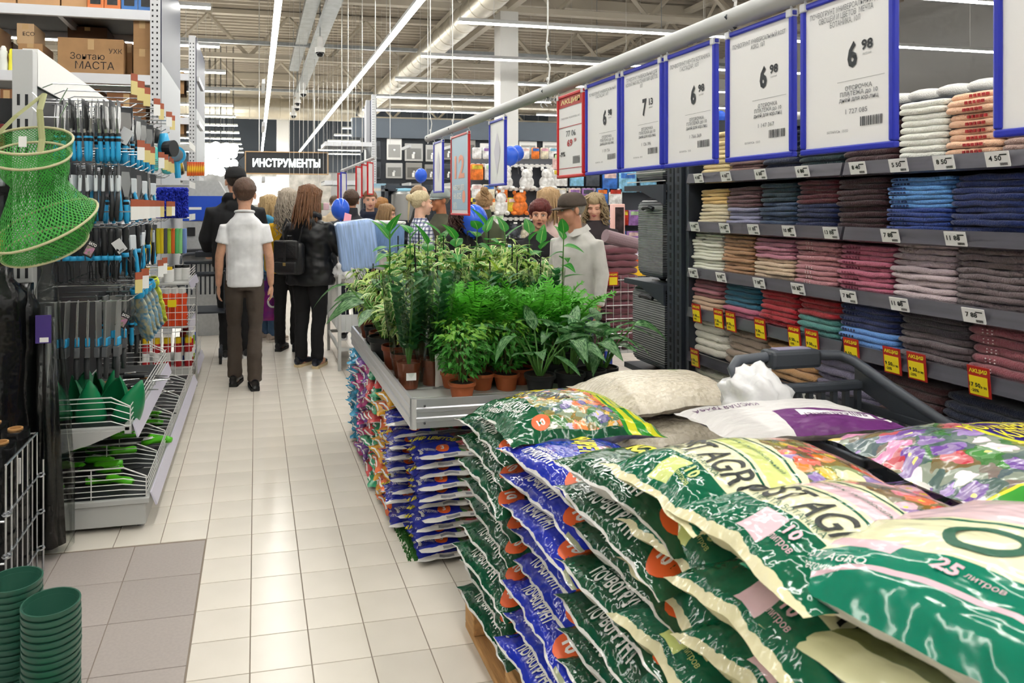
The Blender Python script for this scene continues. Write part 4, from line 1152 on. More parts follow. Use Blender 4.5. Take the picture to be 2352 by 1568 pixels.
def suitcase(z0, h, y0, y1, label):
    t = thing('suitcase', label, 'suitcase', (XS + .0, y0, z0)); L = y1 - y0; D = .26
    m = mat('suitcase_silver', '#a9adb0', rough=.3, metal=.5); n_ = int(h / .0125)
    mb = MB(); prof = []
    for i in range(n_ * 2 + 1):
        z = h * i / (n_ * 2); e = 0 if i % 2 == 0 else .0045
        r = .05; k = 0
        if z < r: k = r - math.sqrt(max(0, r * r - (r - z) ** 2))
        if z > h - r: k = r - math.sqrt(max(0, r * r - (z - h + r) ** 2))
        prof.append((z, k - e + .0045))
    k0 = 0
    for z, k in prof:
        mb.v += [(k * .6, k, z), (D - k * .6, k, z), (D - k * .6, L - k, z), (k * .6, L - k, z)]
    for i in range(len(prof) - 1):
        for j in range(4):
            mb.f.append((i * 4 + j, i * 4 + (j + 1) % 4, (i + 1) * 4 + (j + 1) % 4, (i + 1) * 4 + j)); mb.mi.append(1 if i % 2 else 0)
    mb.f.append((3, 2, 1, 0)); mb.mi.append(0); q = (len(prof) - 1) * 4; mb.f.append((q, q + 1, q + 2, q + 3)); mb.mi.append(0)
    mb.obj('shell', [m, mat('suitcase_dark', '#4a4e52', rough=.35, metal=.4)], t)
    MB().tube([(D * .3, L * .28, h), (D * .3, L * .28, h + .03), (D * .3, L * .72, h + .03), (D * .3, L * .72, h)], .011, 8).obj('carry_handle', mat('handle_black', '#26292d', rough=.4), t)
    MB().tube([(-.012, L * .3, h * .88), (-.02, L * .4, h * .9), (-.02, L * .6, h * .9), (-.012, L * .7, h * .88)], .012, 8).obj('side_handle', mat('handle_black', '#26292d', rough=.4), t)
    for y in (L * .2, L * .8): MB().ell((D * .5, y, -.008), (.03, .02, .02), 8, 5).obj('caster', mat('handle_black', '#26292d'), t)
suitcase(1.10, .44, YL + .24, YL + .50, 'upper grey ribbed suitcase on the end unit')
suitcase(.60, .44, YL + .22, YL + .56, 'lower grey ribbed suitcase under the middle end shelf')
suitcase(1.64, .30, YL + .24, YL + .52, 'grey ribbed suitcase on the top end shelf behind wires')
# ------------------------------------------------------------------ potted plants
def leaf_mat(name, c1, c2, edge=None, ew=.35, vein=None, rough=.38, mottled=False):
    n = NT(name, rough, 0, .4); uv, u, v = n.uv()
    ns = n.noise(uv, 5, 2)
    c = n.mix(ns, rgb(c1), rgb(c2))
    a = n.math('ABSOLUTE', n.math('SUBTRACT', v, .5))
    if mottled:
        mp = n.n('Mapping'); n.put(uv, mp.inputs[0]); mp.inputs['Scale'].default_value = (3, 9, 1)
        k = n.math('GREATER_THAN', n.noise(mp.outputs[0], 2.2, 3), .50)
        c = n.mix(n.math('MULTIPLY', k, n.math('LESS_THAN', a, .42)), c, rgb(edge))
    elif edge:
        mp = n.n('Mapping'); n.put(uv, mp.inputs[0]); mp.inputs['Scale'].default_value = (6, 2, 1)
        k = n.math('GREATER_THAN', n.math('ADD', a, n.math('MULTIPLY', n.math('SUBTRACT', n.noise(mp.outputs[0], 1.5, 2), .5), .35)), ew)
        c = n.mix(k, c, rgb(edge))
    if vein:
        c = n.mix(n.math('LESS_THAN', a, .035), c, rgb(vein))
    oi = n.n('ObjectInfo'); hs = n.n('HueSaturation'); n.put(n.math('ADD', n.math('MULTIPLY', oi.outputs['Random'], .3), .85), hs.inputs['Value']); n.put(c, hs.inputs['Color'])
    n.b.inputs['Subsurface Weight'].default_value = 0
    tr = n.n('BsdfTranslucent'); n.put(hs.outputs[0], tr.inputs[0]); mx = n.n('MixShader'); mx.inputs[0].default_value = .38
    n.t.links.new(n.b.outputs[0], mx.inputs[1]); n.t.links.new(tr.outputs[0], mx.inputs[2])
    n.t.links.new(mx.outputs[0], n.t.nodes['Material Output'].inputs[0])
    return n.out(hs.outputs[0])
L_RUB = leaf_mat('leaf_rubber', '#3c9c38', '#2a8030', vein='#9cc46a')
L_VAR = leaf_mat('leaf_variegated', '#559a44', '#7ab854', edge='#e6ebb4', ew=.26)
L_LIME = leaf_mat('leaf_lime', '#a6cc48', '#7fb43c', edge='#dfe69a', mottled=True)
L_FIC = leaf_mat('leaf_ficus', '#4aa038', '#33802c', vein='#8dbb5a')
L_FICL = leaf_mat('leaf_ficus_light', '#86b93c', '#5fa032')
L_FERN = leaf_mat('leaf_fern', '#6cc43a', '#46a232')
L_ZZ = leaf_mat('leaf_zz', '#3a8242', '#2a6636')
L_AGL = leaf_mat('leaf_aglaonema', '#2b6a30', '#1f5228', edge='#7fae74', mottled=True)
L_YEL = leaf_mat('leaf_yellow', '#b7cc3a', '#7fb53a')
M_TERRA = mat('terracotta', '#a4552f', rough=.6, var=.08, vscale=10)
M_POTB = mat('pot_brown', '#7d3f28', rough=.4, var=.06)
M_POTK = mat('pot_black', '#1c1e1f', rough=.5)
M_SOIL = mat('potting_soil', '#2c2018', rough=1, bump=.8, bscale=120)
M_STEM = mat('plant_stem', '#5d5a35', rough=.7); M_STEMG = mat('green_stem', '#4c7d33', rough=.5)
M_STAKE = mat('black_stake', '#16181a', rough=.5)
def cello_mat():
    m = bpy.data.materials.new('cellophane'); m.use_nodes = True; nt = m.node_tree; nt.nodes.remove(nt.nodes['Principled BSDF'])
    t = nt.nodes.new('ShaderNodeBsdfTransparent'); g = nt.nodes.new('ShaderNodeBsdfGlossy'); g.inputs['Roughness'].default_value = .12
    t.inputs[0].default_value = (.93, .96, .94, 1)
    tc = nt.nodes.new('ShaderNodeTexCoord'); ns = nt.nodes.new('ShaderNodeTexNoise'); ns.inputs['Scale'].default_value = 14; nt.links.new(tc.outputs['Object'], ns.inputs[0])
    bp = nt.nodes.new('ShaderNodeBump'); bp.inputs['Strength'].default_value = .6; nt.links.new(ns.outputs[0], bp.inputs['Height']); nt.links.new(bp.outputs[0], g.inputs['Normal'])
    lw = nt.nodes.new('ShaderNodeFresnel'); lw.inputs[0].default_value = 1.35
    mr = nt.nodes.new('ShaderNodeMath'); mr.operation = 'MULTIPLY_ADD'; mr.inputs[1].default_value = .55; mr.inputs[2].default_value = .03; nt.links.new(lw.outputs[0], mr.inputs[0])
    mx = nt.nodes.new('ShaderNodeMixShader'); nt.links.new(mr.outputs[0], mx.inputs[0]); nt.links.new(t.outputs[0], mx.inputs[1]); nt.links.new(g.outputs[0], mx.inputs[2])
    nt.links.new(mx.outputs[0], nt.nodes['Material Output'].inputs[0]); MATS['cellophane'] = m; return m
M_CELLO = cello_mat()

def leaf_pts(L, W, bend=.3, fold=.15, n=5, tip=1.0, shape=.5):
    """leaf along +x from the origin, normal about +z; returns verts, faces, uvs"""
    vs, uvs = [], []
    for i in range(n + 1):
        s = i / n
        w = W / 2 * (math.sin(math.pi * s ** shape) ** .8) if 0 < s < 1 else (.06 * W if s == 0 else 0)
        x = L * s * (1 - bend * .25 * s); z = -bend * L * s * s
        for k in (-1, 0, 1):
            vs.append(Vector((x, k * w, z + abs(k) * w * fold + .0))); uvs.append((s, .5 + k * .5))
    fs = []
    for i in range(n):
        for k in range(2):
            a = i * 3 + k; fs.append((a, a + 3, a + 4, a + 1))
    return vs, fs, uvs
def add_leaf(mb, M, geo, mi=0):
    vs, fs, uvs = geo; k = len(mb.v)
    mb.v += [tuple(M @ q) for q in vs]; mb.uv += uvs
    for f in fs: mb.f.append(tuple(i + k for i in f)); mb.mi.append(mi)
def orient(p, az, el, roll=0.0):
    return Matrix.Translation(p) @ Matrix.Rotation(az, 4, 'Z') @ Matrix.Rotation(-el, 4, 'Y') @ Matrix.Rotation(roll, 4, 'X')
def newmb():
    m = MB(); m.uv = []; return m

def pot(t, r, h, m, lip=True, label=None):
    pr = [(r * .0, 0), (r * .72, 0), (r * .74, .004), (r * .93, h * .78)]
    pr += [(r * 1.0, h * .78), (r * 1.03, h * .80), (r * 1.04, h), (r * .95, h), (r * .92, h * .88), (0, h * .87)] if lip else [(r, h), (r * .96, h), (r * .93, h * .9), (0, h * .9)]
    o = MB().lathe(pr, 20).obj('pot', m, t, True, 35)
    if label: MB().box(-.022, .022, -r * .99, -r * .95, h * .38, h * .66).obj('pot_label', M_WHITE, o)
    MB().lathe([(0, h * .90), (r * .9, h * .89)], 14).obj('soil', M_SOIL, t)

def ficus_small(t, H=.24, rad=.10, n=330, seed=0, two=True):
    rr = random.Random(seed); st = newmb(); a = newmb(); b = newmb()
    base = Vector((0, 0, .075))
    geo = [leaf_pts(.038, .017, .5, .2, 3), leaf_pts(.03, .014, .8, .2, 3), leaf_pts(.045, .019, .35, .2, 3)]
    for i in range(9):
        an = rr.uniform(0, 6.28); tp = base + Vector((math.cos(an) * rad * rr.uniform(.2, .8), math.sin(an) * rad * rr.uniform(.2, .8), H * rr.uniform(.55, .95)))
        st.tube([base + Vector((math.cos(an) * .012, math.sin(an) * .012, 0)), base.lerp(tp, .5) + Vector((0, 0, .02)), tp], [.004, .003, .0015], 5)
    for i in range(n):
        an = rr.uniform(0, 6.28); z = rr.uniform(.12, 1.0); q = math.sin(math.pi * min(1, z * .85)) ** .6
        d = rad * q * rr.uniform(.45, 1.05)
        p = base + Vector((math.cos(an) * d, math.sin(an) * d, H * z))
        top = z > .72 and rr.random() < .65
        add_leaf(b if top else a, orient(p, an + rr.uniform(-.7, .7), rr.uniform(-.5, .6), rr.uniform(-.6, .6)), rr.choice(geo))
    st.uv = None; st.obj('stem', M_STEM, t)
    for mb, m in ((a, L_FIC), (b, L_FICL)):
        if mb.v: tag(mb.obj('foliage', m, t, True), kind='stuff')
def variegated(t, H=.55, rad=.14, n=120, seed=0, m=None, stake=True, LL=.075, LW=.036):
    rr = random.Random(seed); st = newmb(); a = newmb(); b = newmb(); base = Vector((0, 0, .10))
    geo = [leaf_pts(LL, LW, .5, .18, 4), leaf_pts(LL * .8, LW, .9, .15, 4), leaf_pts(LL * 1.15, LW * 1.05, .25, .2, 4)]
    tips = []
    for i in range(7):
        an = rr.uniform(0, 6.28); q = rr.uniform(.2, .75) * rad
        tp = base + Vector((math.cos(an) * q, math.sin(an) * q, H * rr.uniform(.6, 1)))
        md = base.lerp(tp, .5) + Vector((0, 0, H * .12)); st.tube([base, md, tp], [.005, .0035, .0015], 5); tips.append((base, md, tp))
    for i in range(n):
        b0, md, tp = rr.choice(tips); s = rr.uniform(.3, 1.02); p = (b0 * (1 - s) ** 2 + md * 2 * s * (1 - s) + tp * s * s)
        an = rr.uniform(0, 6.28); p = p + Vector((math.cos(an), math.sin(an), 0)) * rr.uniform(.01, .05)
        add_leaf(a if rr.random() < .75 else b, orient(p, an, rr.uniform(-.5, .5), rr.uniform(-.5, .5)), rr.choice(geo))
    st.uv = None; st.obj('stem', M_STEM, t)
    tag(a.obj('foliage', m or L_VAR, t, True), kind='stuff')
    if b.v: tag(b.obj('foliage', L_LIME if m is None else m, t, True), kind='stuff')
    if stake: MB().tube([(.015, 0, .08), (.02, 0, .10 + H * 1.04)], .004, 6).obj('stake', M_STAKE, t)
LEAFMESH = {}
def leaf_obj(t, key, L, W, bend, fold, m, M, shape=.5):
    if key not in LEAFMESH:
        mb = newmb(); add_leaf(mb, Matrix.Identity(4), leaf_pts(L, W, bend, fold, 7, 1, shape)); LEAFMESH[key] = mb.mesh('leaf', True, [m])
    o = link('leaf', LEAFMESH[key], t); o.matrix_local = M; return o
def rubber(t, H=.6, n=10, seed=0, m=None, LL=.15, LW=.074):
    rr = random.Random(seed); base = Vector((0, 0, .10)); m = m or L_RUB
    lean = Vector((rr.uniform(-.04, .04), rr.uniform(-.04, .04), 0))
    st = MB().tube([base, base + Vector((0, 0, H * .5)) + lean * .5, base + Vector((0, 0, H)) + lean], [.007, .006, .003], 6).obj('stem', M_STEMG, t)
    an = rr.uniform(0, 6.28)
    for i in range(n):
        s = .30 + .70 * i / (n - 1); an += 2.4 + rr.uniform(-.3, .3)
        p = base + Vector((0, 0, H * s)) + lean * s; k = rr.choice((0, 1, 2)); el = rr.uniform(.1, .5) + (.75 if i > n - 3 else 0)
        leaf_obj(t, ('rub', m.name, k, LL), LL * (1, .85, 1.12)[k], LW * (1, 1.05, .95)[k], (.45, .7, .25)[k], .2, m, orient(p, an, el, rr.uniform(-.3, .3)))
def aglaonema(t, H=.2, n=11, seed=0, LL=.17, LW=.062):
    rr = random.Random(seed)
    for i in range(n):
        an = i * 2.4 + rr.uniform(-.3, .3); el = rr.uniform(.35, 1.2); s = H * rr.uniform(.45, 1)
        b = Vector((math.cos(an) * .012, math.sin(an) * .012, .08)); p = b + Vector((math.cos(an) * s * math.cos(el) * .8, math.sin(an) * s * math.cos(el) * .8, s))
        MB().tube([b, b.lerp(p, .5) + Vector((0, 0, .02)), p], [.005, .004, .003], 5).obj('leaf_stalk', M_STEMG, t)
        k = rr.choice((0, 1, 2))
        leaf_obj(t, ('agl', k), LL * (1, .85, 1.1)[k], LW * (1, 1.1, .9)[k], (.4, .75, .2)[k], .25, L_AGL, orient(p, an, el - .45, rr.uniform(-.4, .4)), .62)
FROND = []
def frond_mesh(seed):
    rr = random.Random(seed); mb = newmb(); N = 22; L = .36; pts = []
    for i in range(N + 1):
        s = i / N; pts.append(Vector((L * .48 * s ** 1.4, 0, L * (s - .33 * s ** 3))))
    for i in range(2, N):
        s = i / N; w = .036 * math.sin(math.pi * min(1, s * .95 + .06)) ** .7 + .006
        tn = (pts[i + 1] - pts[i - 1]).normalized(); nrm = Vector((0, 1, 0)).cross(tn)
        for sd in (-1, 1):
            d = Vector((0, sd, 0)) * w * .93 + tn * w * .42 + nrm * rr.uniform(-.012, .012); q = tn * .0042
            k = len(mb.v); mb.v += [tuple(pts[i] - q), tuple(pts[i] + q), tuple(pts[i] + d * .75 + q * .7), tuple(pts[i] + d), tuple(pts[i] + d * .7 - q * .8)]; mb.uv += [(0, .5), (0, .5), (.7, .9), (1, .5), (.7, .1)]
            mb.f.append((k, k + 1, k + 2, k + 3, k + 4)); mb.mi.append(0)
    k = len(mb.v); mb.tube(pts, [.0025] * N + [.001], 4); mb.uv += [(0, .5)] * (len(mb.v) - k)
    return mb.mesh('frond', False, [L_FERN])
def fern(t, n=24, seed=0, fs=1.0):
    rr = random.Random(seed)
    if not FROND: FROND.extend(frond_mesh(s) for s in range(4))
    for i in range(n):
        an = i * 2.399 + rr.uniform(-.2, .2); tilt = rr.uniform(-.42, .25); s = fs * rr.uniform(.75, 1.12)
        M = Matrix.Translation((math.cos(an) * .02, math.sin(an) * .02, .10)) @ Matrix.Rotation(an, 4, 'Z') @ Matrix.Rotation(tilt, 4, 'Y') @ Matrix.Rotation(rr.uniform(-.5, .5), 4, 'Z') @ Matrix.Scale(s, 4)
        o = link('frond', FROND[rr.randrange(4)], t); o.matrix_local = M
def zz(t, H=.36, seed=0):
    rr = random.Random(seed); st = newmb(); a = newmb(); geo = leaf_pts(.075, .034, .2, .15, 4)
    for i in range(7):
        an = i * 2.4; b = Vector((0, 0, .1)); tp = b + Vector((math.cos(an) * .055, math.sin(an) * .055, H * rr.uniform(.75, 1.05)))
        st.tube([b, b.lerp(tp, .6), tp], [.007, .005, .002], 6)
        for j in range(9):
            s = .22 + .78 * j / 8; p = b.lerp(tp, s)
            for sd in (-1, 1): add_leaf(a, orient(p, an + sd * 1.3, .75, sd * .3), geo)
    st.uv = None; st.obj('stem', M_STEMG, t); tag(a.obj('foliage', L_ZZ, t, True), kind='stuff')
def sleeve(t, z0, z1, r0, r1, seed, paper=False):
    mb = MB(); n = 28; m = 10
    for i in range(m + 1):
        s = i / m
        for j in range(n):
            an = 2 * math.pi * j / n; k = 1 + .10 * mnoise.noise(Vector((math.cos(an) * 2, math.sin(an) * 2, s * 2 + seed * 5))) + .035 * math.sin(an * 9 + seed) * s
            r = (r0 + (r1 - r0) * s ** .8) * k
            mb.v.append((math.cos(an) * r, math.sin(an) * r * .8, z0 + (z1 - z0) * s + .012 * math.sin(an * 2 + seed) * (i == m)))
    for i in range(m):
        for j in range(n): mb.f.append((i * n + j, i * n + (j + 1) % n, (i + 1) * n + (j + 1) % n, (i + 1) * n + j)); mb.mi.append(0)
    mb.obj('cellophane_sleeve', M_CELLO, t, True)
    if paper:
        mb = MB()
        for i in range(5):
            for j in range(15):
                an = -1.9 + 2.6 * j / 14; r = r0 * 1.12 * (1 + .06 * math.sin(j * 2.1 + i)); mb.v.append((math.cos(an) * r, math.sin(an) * r, z0 + .004 + i * .035 + .008 * math.sin(j * 1.7) * (i == 4)))
        for i in range(4):
            for j in range(14): a = i * 15 + j; mb.f.append((a, a + 1, a + 16, a + 15)); mb.mi.append(0)
        mb.obj('paper_wrap', mat('wrap_paper', '#d5d2cd', rough=.6, bump=.4, bscale=30), t, True)

ZT = .658
def plant(kind, label, x, y, rz=0.0, sc=1.0, group=None, seed=0, **k):
    nm = {'ficus': 'potted_ficus', 'var': 'potted_variegated_ficus', 'rub': 'potted_rubber_plant', 'agl': 'potted_aglaonema', 'fern': 'potted_fern', 'zz': 'wrapped_plant', 'yel': 'potted_dracaena', 'lime': 'potted_croton'}[kind]
    t = thing(nm, label, 'plant', (x, y, ZT), rz, group)
    if sc != 1: t.scale = (sc,) * 3
    if kind == 'ficus': pot(t, .060, .075, k.pop('pm', M_TERRA)); ficus_small(t, seed=seed, **k)
    elif kind == 'var': pot(t, .07, .12, M_POTB, label=k.pop('lab', None)); variegated(t, seed=seed, **k)
    elif kind == 'lime': pot(t, .065, .11, M_POTK); variegated(t, seed=seed, m=L_LIME, stake=False, **k)
    elif kind == 'rub': pot(t, .07, .12, M_POTB); rubber(t, seed=seed, **k)
    elif kind == 'agl': pot(t, .065, .085, M_POTK); aglaonema(t, seed=seed, **k)
    elif kind == 'fern': pot(t, .06, .10, M_POTK); fern(t, seed=seed, **k)
    elif kind == 'yel': pot(t, .06, .11, M_POTK); rubber(t, H=.40, n=16, seed=seed, m=L_YEL, LL=.12, LW=.03)
    elif kind == 'zz':
        pot(t, .055, .115, M_POTB, lip=False, label=k.get('lab')); zz(t, seed=seed); sleeve(t, .0 if k.get('paper') else .02, .50, .062, .115, seed, k.get('paper', False))
    return t
# front row
plant('ficus', 'bushy small-leaved ficus in terracotta pot alone at the table corner', .885, 3.02, .3, 1.0, seed=1)
i = 0
for x, y, s in ((1.02, 3.16, 2), (1.13, 3.13, 3), (1.23, 3.22, 4), (.90, 3.22, 5), (1.06, 3.32, 6), (1.33, 3.30, 7), (1.20, 3.36, 8)):
    plant('ficus', 'small-leaved ficus in terracotta pot, %s of the crowd behind the corner ficus' % nth(i), x, y, s * 1.3, 1.0, 'small ficus crowd', seed=s); i += 1
for i, (x, y, s) in enumerate(((1.25, 3.02, 1), (1.40, 3.03, 2), (1.52, 3.06, 3), (1.60, 3.10, 4), (1.42, 3.22, 5))):
    plant('agl', 'silver-mottled broad-leaved plant in black pot, %s from the corner ficus' % nth(i), x, y, s * .9, 1.05, 'silver-mottled plants at the table front', seed=10 + s)
# wrapped plants
plant('zz', 'tall dark plant in cellophane, brown pot with white label', .695, 3.25, 0, 1.05, 'wrapped plants', seed=1, lab=True)
plant('zz', 'tall dark plant in cellophane with crumpled white paper', .815, 3.29, .3, 1.05, 'wrapped plants', seed=2, paper=True)
for i, (x, y) in enumerate(((.95, 3.66), (1.08, 3.70), (1.21, 3.68), (1.34, 3.70), (1.47, 3.68), (1.58, 3.72))):
    plant('zz', 'cellophane wrapped plant behind the ferns, %s from the paper-wrapped one' % nth(i), x, y, i * .7, .98, 'wrapped plants behind the ferns', seed=3 + i)
# ferns
k = 0
for j, (y, xs) in enumerate(((3.40, (.95, 1.07, 1.19, 1.31, 1.43, 1.55)), (3.53, (1.0, 1.12, 1.25, 1.38, 1.50, 1.60)))):
    for i, x in enumerate(xs):
        plant('fern', 'green sword fern in %s fern row, %s from the aisle side' % ('front' if j == 0 else 'rear', nth(i)), x + R.uniform(-.02, .02), y + R.uniform(-.02, .02), R.uniform(0, 6), 1.0, 'sword ferns', seed=30 + k, n=24, fs=R.uniform(1.02, 1.3)); k += 1
# aisle edge
for i, (x, y, kd, s) in enumerate(((.72, 3.46, 'var', 1), (.71, 3.66, 'var', 2), (.70, 3.88, 'agl', 3), (.71, 4.08, 'var', 4), (.71, 4.32, 'lime', 5), (.72, 4.56, 'var', 6))):
    plant(kd, {'var': 'cream-edged weeping ficus', 'agl': 'broad mottled plant', 'lime': 'lime speckled plant'}[kd] + ' leaning over the aisle edge, %s from the wrapped plants' % nth(i), x, y, s, 1.0 if kd != 'agl' else 1.5, 'plants along the aisle edge', seed=60 + s, **({'H': .36, 'rad': .17} if kd != 'agl' else {}))
# tall back rows
n_ = 0
for j, y in enumerate((3.86, 4.08, 4.30, 4.52)):
    for i in range(6):
        x = .86 + i * .145 + (j % 2) * .05; n_ += 1
        kd = 'lime' if (i * 3 + j * 2) % 5 == 1 else 'var'
        plant(kd, '%s in back row %s, %s from the aisle' % ('lime speckled croton' if kd == 'lime' else 'cream-edged tall ficus', ['one', 'two', 'three', 'four'][j], nth(i)), min(x, 1.6), y, n_ * 1.1, 1.0, 'tall variegated plants', seed=80 + n_, H=(.44, .50, .54, .56)[j] - (.06 if kd == 'lime' else 0), n=165, rad=.14)
for i, (px, y, H) in enumerate(((868, 4.0, .60), (948, 4.2, .58), (1015, 4.4, .56), (1085, 4.2, .60), (1120, 4.45, .62), (1215, 4.1, .58), (1240, 4.4, .50), (905, 4.45, .57), (980, 4.0, .52), (1050, 4.0, .55), (1165, 4.3, .58), (1290, 4.5, .56))):
    x = at(px, 600, y).x
    plant('rub', 'glossy broad-leaved rubber plant rising above the others, %s from the aisle' % nth(i), max(.74, x), y, i, 1.0, 'rubber plants', seed=120 + i, H=H)
plant('yel', 'bright yellow-green upright plant behind the ferns', 1.33, 3.80, .5, 1.0, seed=5)
# ------------------------------------------------------------------ people
def hair_mat(c1, c2):
    k = 'hair_%s_%s' % (c1, c2)
    if k in MATS: return MATS[k]
    n = NT(k, .45, 0, .4); ob, x, y, z = n.obj()
    mp = n.n('Mapping'); n.put(ob, mp.inputs[0]); mp.inputs['Scale'].default_value = (110, 110, 7)
    c = n.mix(n.noise(mp.outputs[0], 1.0, 3), tuple(q * .55 for q in rgb(c1)), rgb(c2)); n.bump(n.noise(mp.outputs[0], 1.0, 2), .9, .01); return n.out(c)
def skin_mat(c):
    return mat('skin_' + c, c, rough=.5, spec=.35, var=.07, vscale=25, sss=.12)
def cloth(c, rough=.85, wr=.35, sc=14, sheen=0.0, c2=None):
    return mat('cloth_%s_%s' % (c, sc), c, rough=rough, bump=wr, bscale=sc, var=.10 if c2 is None else .5, vscale=9, sheen=sheen, c2=c2)

def remesh(mb, voxel, smooth=4, fac=.5, bump=None):
    me = mb.mesh('tmp'); o = bpy.data.objects.new('tmp', me)
    m = o.modifiers.new('r', 'REMESH'); m.mode = 'VOXEL'; m.voxel_size = voxel
    if smooth:
        s = o.modifiers.new('s', 'SMOOTH'); s.iterations = smooth; s.factor = fac
    out = evaluated(o); bpy.data.meshes.remove(me)
    if bump:
        amp, sc, sd = bump; out.update()
        ns = [v.normal.copy() for v in out.vertices]
        for v, nn in zip(out.vertices, ns):
            p = v.co
            v.co = p + nn * amp * (mnoise.noise(Vector((p.x * sc, p.y * sc, p.z * sc * 1.7 + sd))) + .5 * mnoise.noise(Vector((p.x * sc * 2.3, p.y * sc * 2.3, p.z * sc * 3 + sd))))
    out.polygons.foreach_set('use_smooth', [True] * len(out.polygons)); return out

def loft(mb, rings, n=20, mi=0, p=2.3):
    """closed loft through superellipse rings (z, cx, cy, rx, ry)"""
    k = len(mb.v)
    for z, cx, cy, rx, ry in rings:
        for j in range(n):
            a = 2 * math.pi * j / n; ca, sa = math.cos(a), math.sin(a)
            mb.v.append((cx + rx * math.copysign(abs(ca) ** (2 / p), ca), cy + ry * math.copysign(abs(sa) ** (2 / p), sa), z))
    m = len(rings)
    for i in range(m - 1):
        for j in range(n): mb.f.append((k + i * n + j, k + i * n + (j + 1) % n, k + (i + 1) * n + (j + 1) % n, k + (i + 1) * n + j)); mb.mi.append(mi)
    mb.f.append(tuple(k + j for j in reversed(range(n)))); mb.mi.append(mi); mb.f.append(tuple(k + (m - 1) * n + j for j in range(n))); mb.mi.append(mi)

def add_hand(mb, w, d, nrm, s=1.0, curl=.5):
    """hand from wrist w along d, palm facing nrm; five bent fingers"""
    d = Vector(d).normalized(); nrm = Vector(nrm); nrm = (nrm - d * nrm.dot(d)).normalized(); sd = d.cross(nrm); w = Vector(w)
    M = Matrix((sd, d, nrm)).transposed()
    mb.ell(w + d * .045 * s, (.038 * s, .052 * s, .017 * s), 12, 8, M=M)
    for i, (o, L) in enumerate(((-.027, .066), (-.009, .078), (.009, .074), (.026, .058))):
        b = w + d * .078 * s + sd * o * s; p1 = b + d * L * .45 * s + nrm * L * .12 * curl * s
        p2 = p1 + (d * (1 - curl * .7) + nrm * curl).normalized() * L * .32 * s; p3 = p2 + (d * (1 - curl) + nrm * curl * 1.4).normalized() * L * .26 * s
        mb.tube([b - d * .02 * s, b, p1, p2, p3], [.0095 * s, .0095 * s, .009 * s, .008 * s, .006 * s], 8)
    b = w + d * .022 * s - sd * .030 * s
    mb.tube([b, b - sd * .018 * s + d * .022 * s + nrm * .008 * s, b - sd * .024 * s + d * .052 * s + nrm * .016 * s], [.013 * s, .011 * s, .008 * s], 8)

def head_parts(mb, c, M, s=1.0, nose=1.0, jaw=1.0):
    def e(p, r, t=None): mb.ell(M @ (Vector(p) * s) + c, [q * s for q in r], 16, 11, M=M.to_3x3() if t is None else M.to_3x3() @ t)
    e((0, .014, .034), (.075, .094, .080)); e((0, -.028, -.030), (.062, .063, .076)); e((0, -.030, -.072), (.050 * jaw, .052, .038)); e((0, -.070, -.096), (.022, .020, .017))
    for q in (-1, 1):
        e((q * .029, -.076, .022), (.030, .016, .011)); e((q * .038, -.062, -.030), (.026, .028, .026))
        e((q * .077, .012, -.008), (.010, .021, .032), Matrix.Rotation(q * .35, 3, 'Z')); e((q * .012, -.100, -.036), (.009, .011, .008))
    mb.tube([M @ (Vector((0, -.080, .014)) * s) + c, M @ (Vector((0, -.098, -.010)) * s) + c, M @ (Vector((0, -.100 - .012 * nose, -.034)) * s) + c], [.008 * s, .010 * s, .012 * s], 8)
    e((0, -.084, -.062), (.026, .014, .013))

def face_features(par, c, M, s, eye='#3b2d22', brow='#4a3626', lip='#a8605c', closed=False, mouth=.0):
    def P(p): return M @ (Vector(p) * s) + c
    for q in (-1, 1):
        if not closed: MB().ell(P((q * .030, -.0835, .003)), (.0135 * s, .010 * s, .0075 * s), 12, 8, M=M.to_3x3()).obj('eye', mat('eye_white', '#d8d2cc', rough=.25), par, True)
        if not closed:
            MB().ell(P((q * .030, -.0915, .003)), (.0062 * s, .003 * s, .0062 * s), 10, 6, M=M.to_3x3()).obj('iris', mat('iris_' + eye, eye, rough=.15), par, True)
        MB().tube([P((q * .0155, -.090, .010 if not closed else .002)), P((q * .030, -.0955, .0125 if not closed else .001)), P((q * .046, -.083, .006 if not closed else .0))], [.0022 * s, .0030 * s, .002 * s], 6).obj('eyelid', mat('lid_line', '#5d4238', rough=.6), par, True)
        MB().tube([P((q * .013, -.0945, .022)), P((q * .030, -.0965, .029)), P((q * .050, -.080, .022))], [.003 * s, .0042 * s, .002 * s], 6, flat=.6).obj('eyebrow', mat('brow_' + brow, brow, rough=.9), par, True)
    MB().tube([P((-.024, -.0885, -.061)), P((-.010, -.0975, -.057)), P((0, -.0985, -.0585)), P((.010, -.0975, -.057)), P((.024, -.0885, -.061))], [.0015 * s, .0042 * s, .004 * s, .0042 * s, .0015 * s], 7).obj('upper_lip', mat('lip_' + lip, lip, rough=.4), par, True)
    MB().tube([P((-.020, -.088, -.065 - mouth)), P((0, -.0965, -.0695 - mouth)), P((.020, -.088, -.065 - mouth))], [.0018 * s, .0055 * s, .0018 * s], 7).obj('lower_lip', mat('lip_' + lip, lip, rough=.4), par, True)
    if mouth: MB().ell(P((0, -.0955, -.0635 - mouth / 2)), (.015 * s, .003 * s, mouth * .8 * s), 10, 6, M=M.to_3x3()).obj('mouth', mat('mouth_dark', '#4a1f1e'), par)

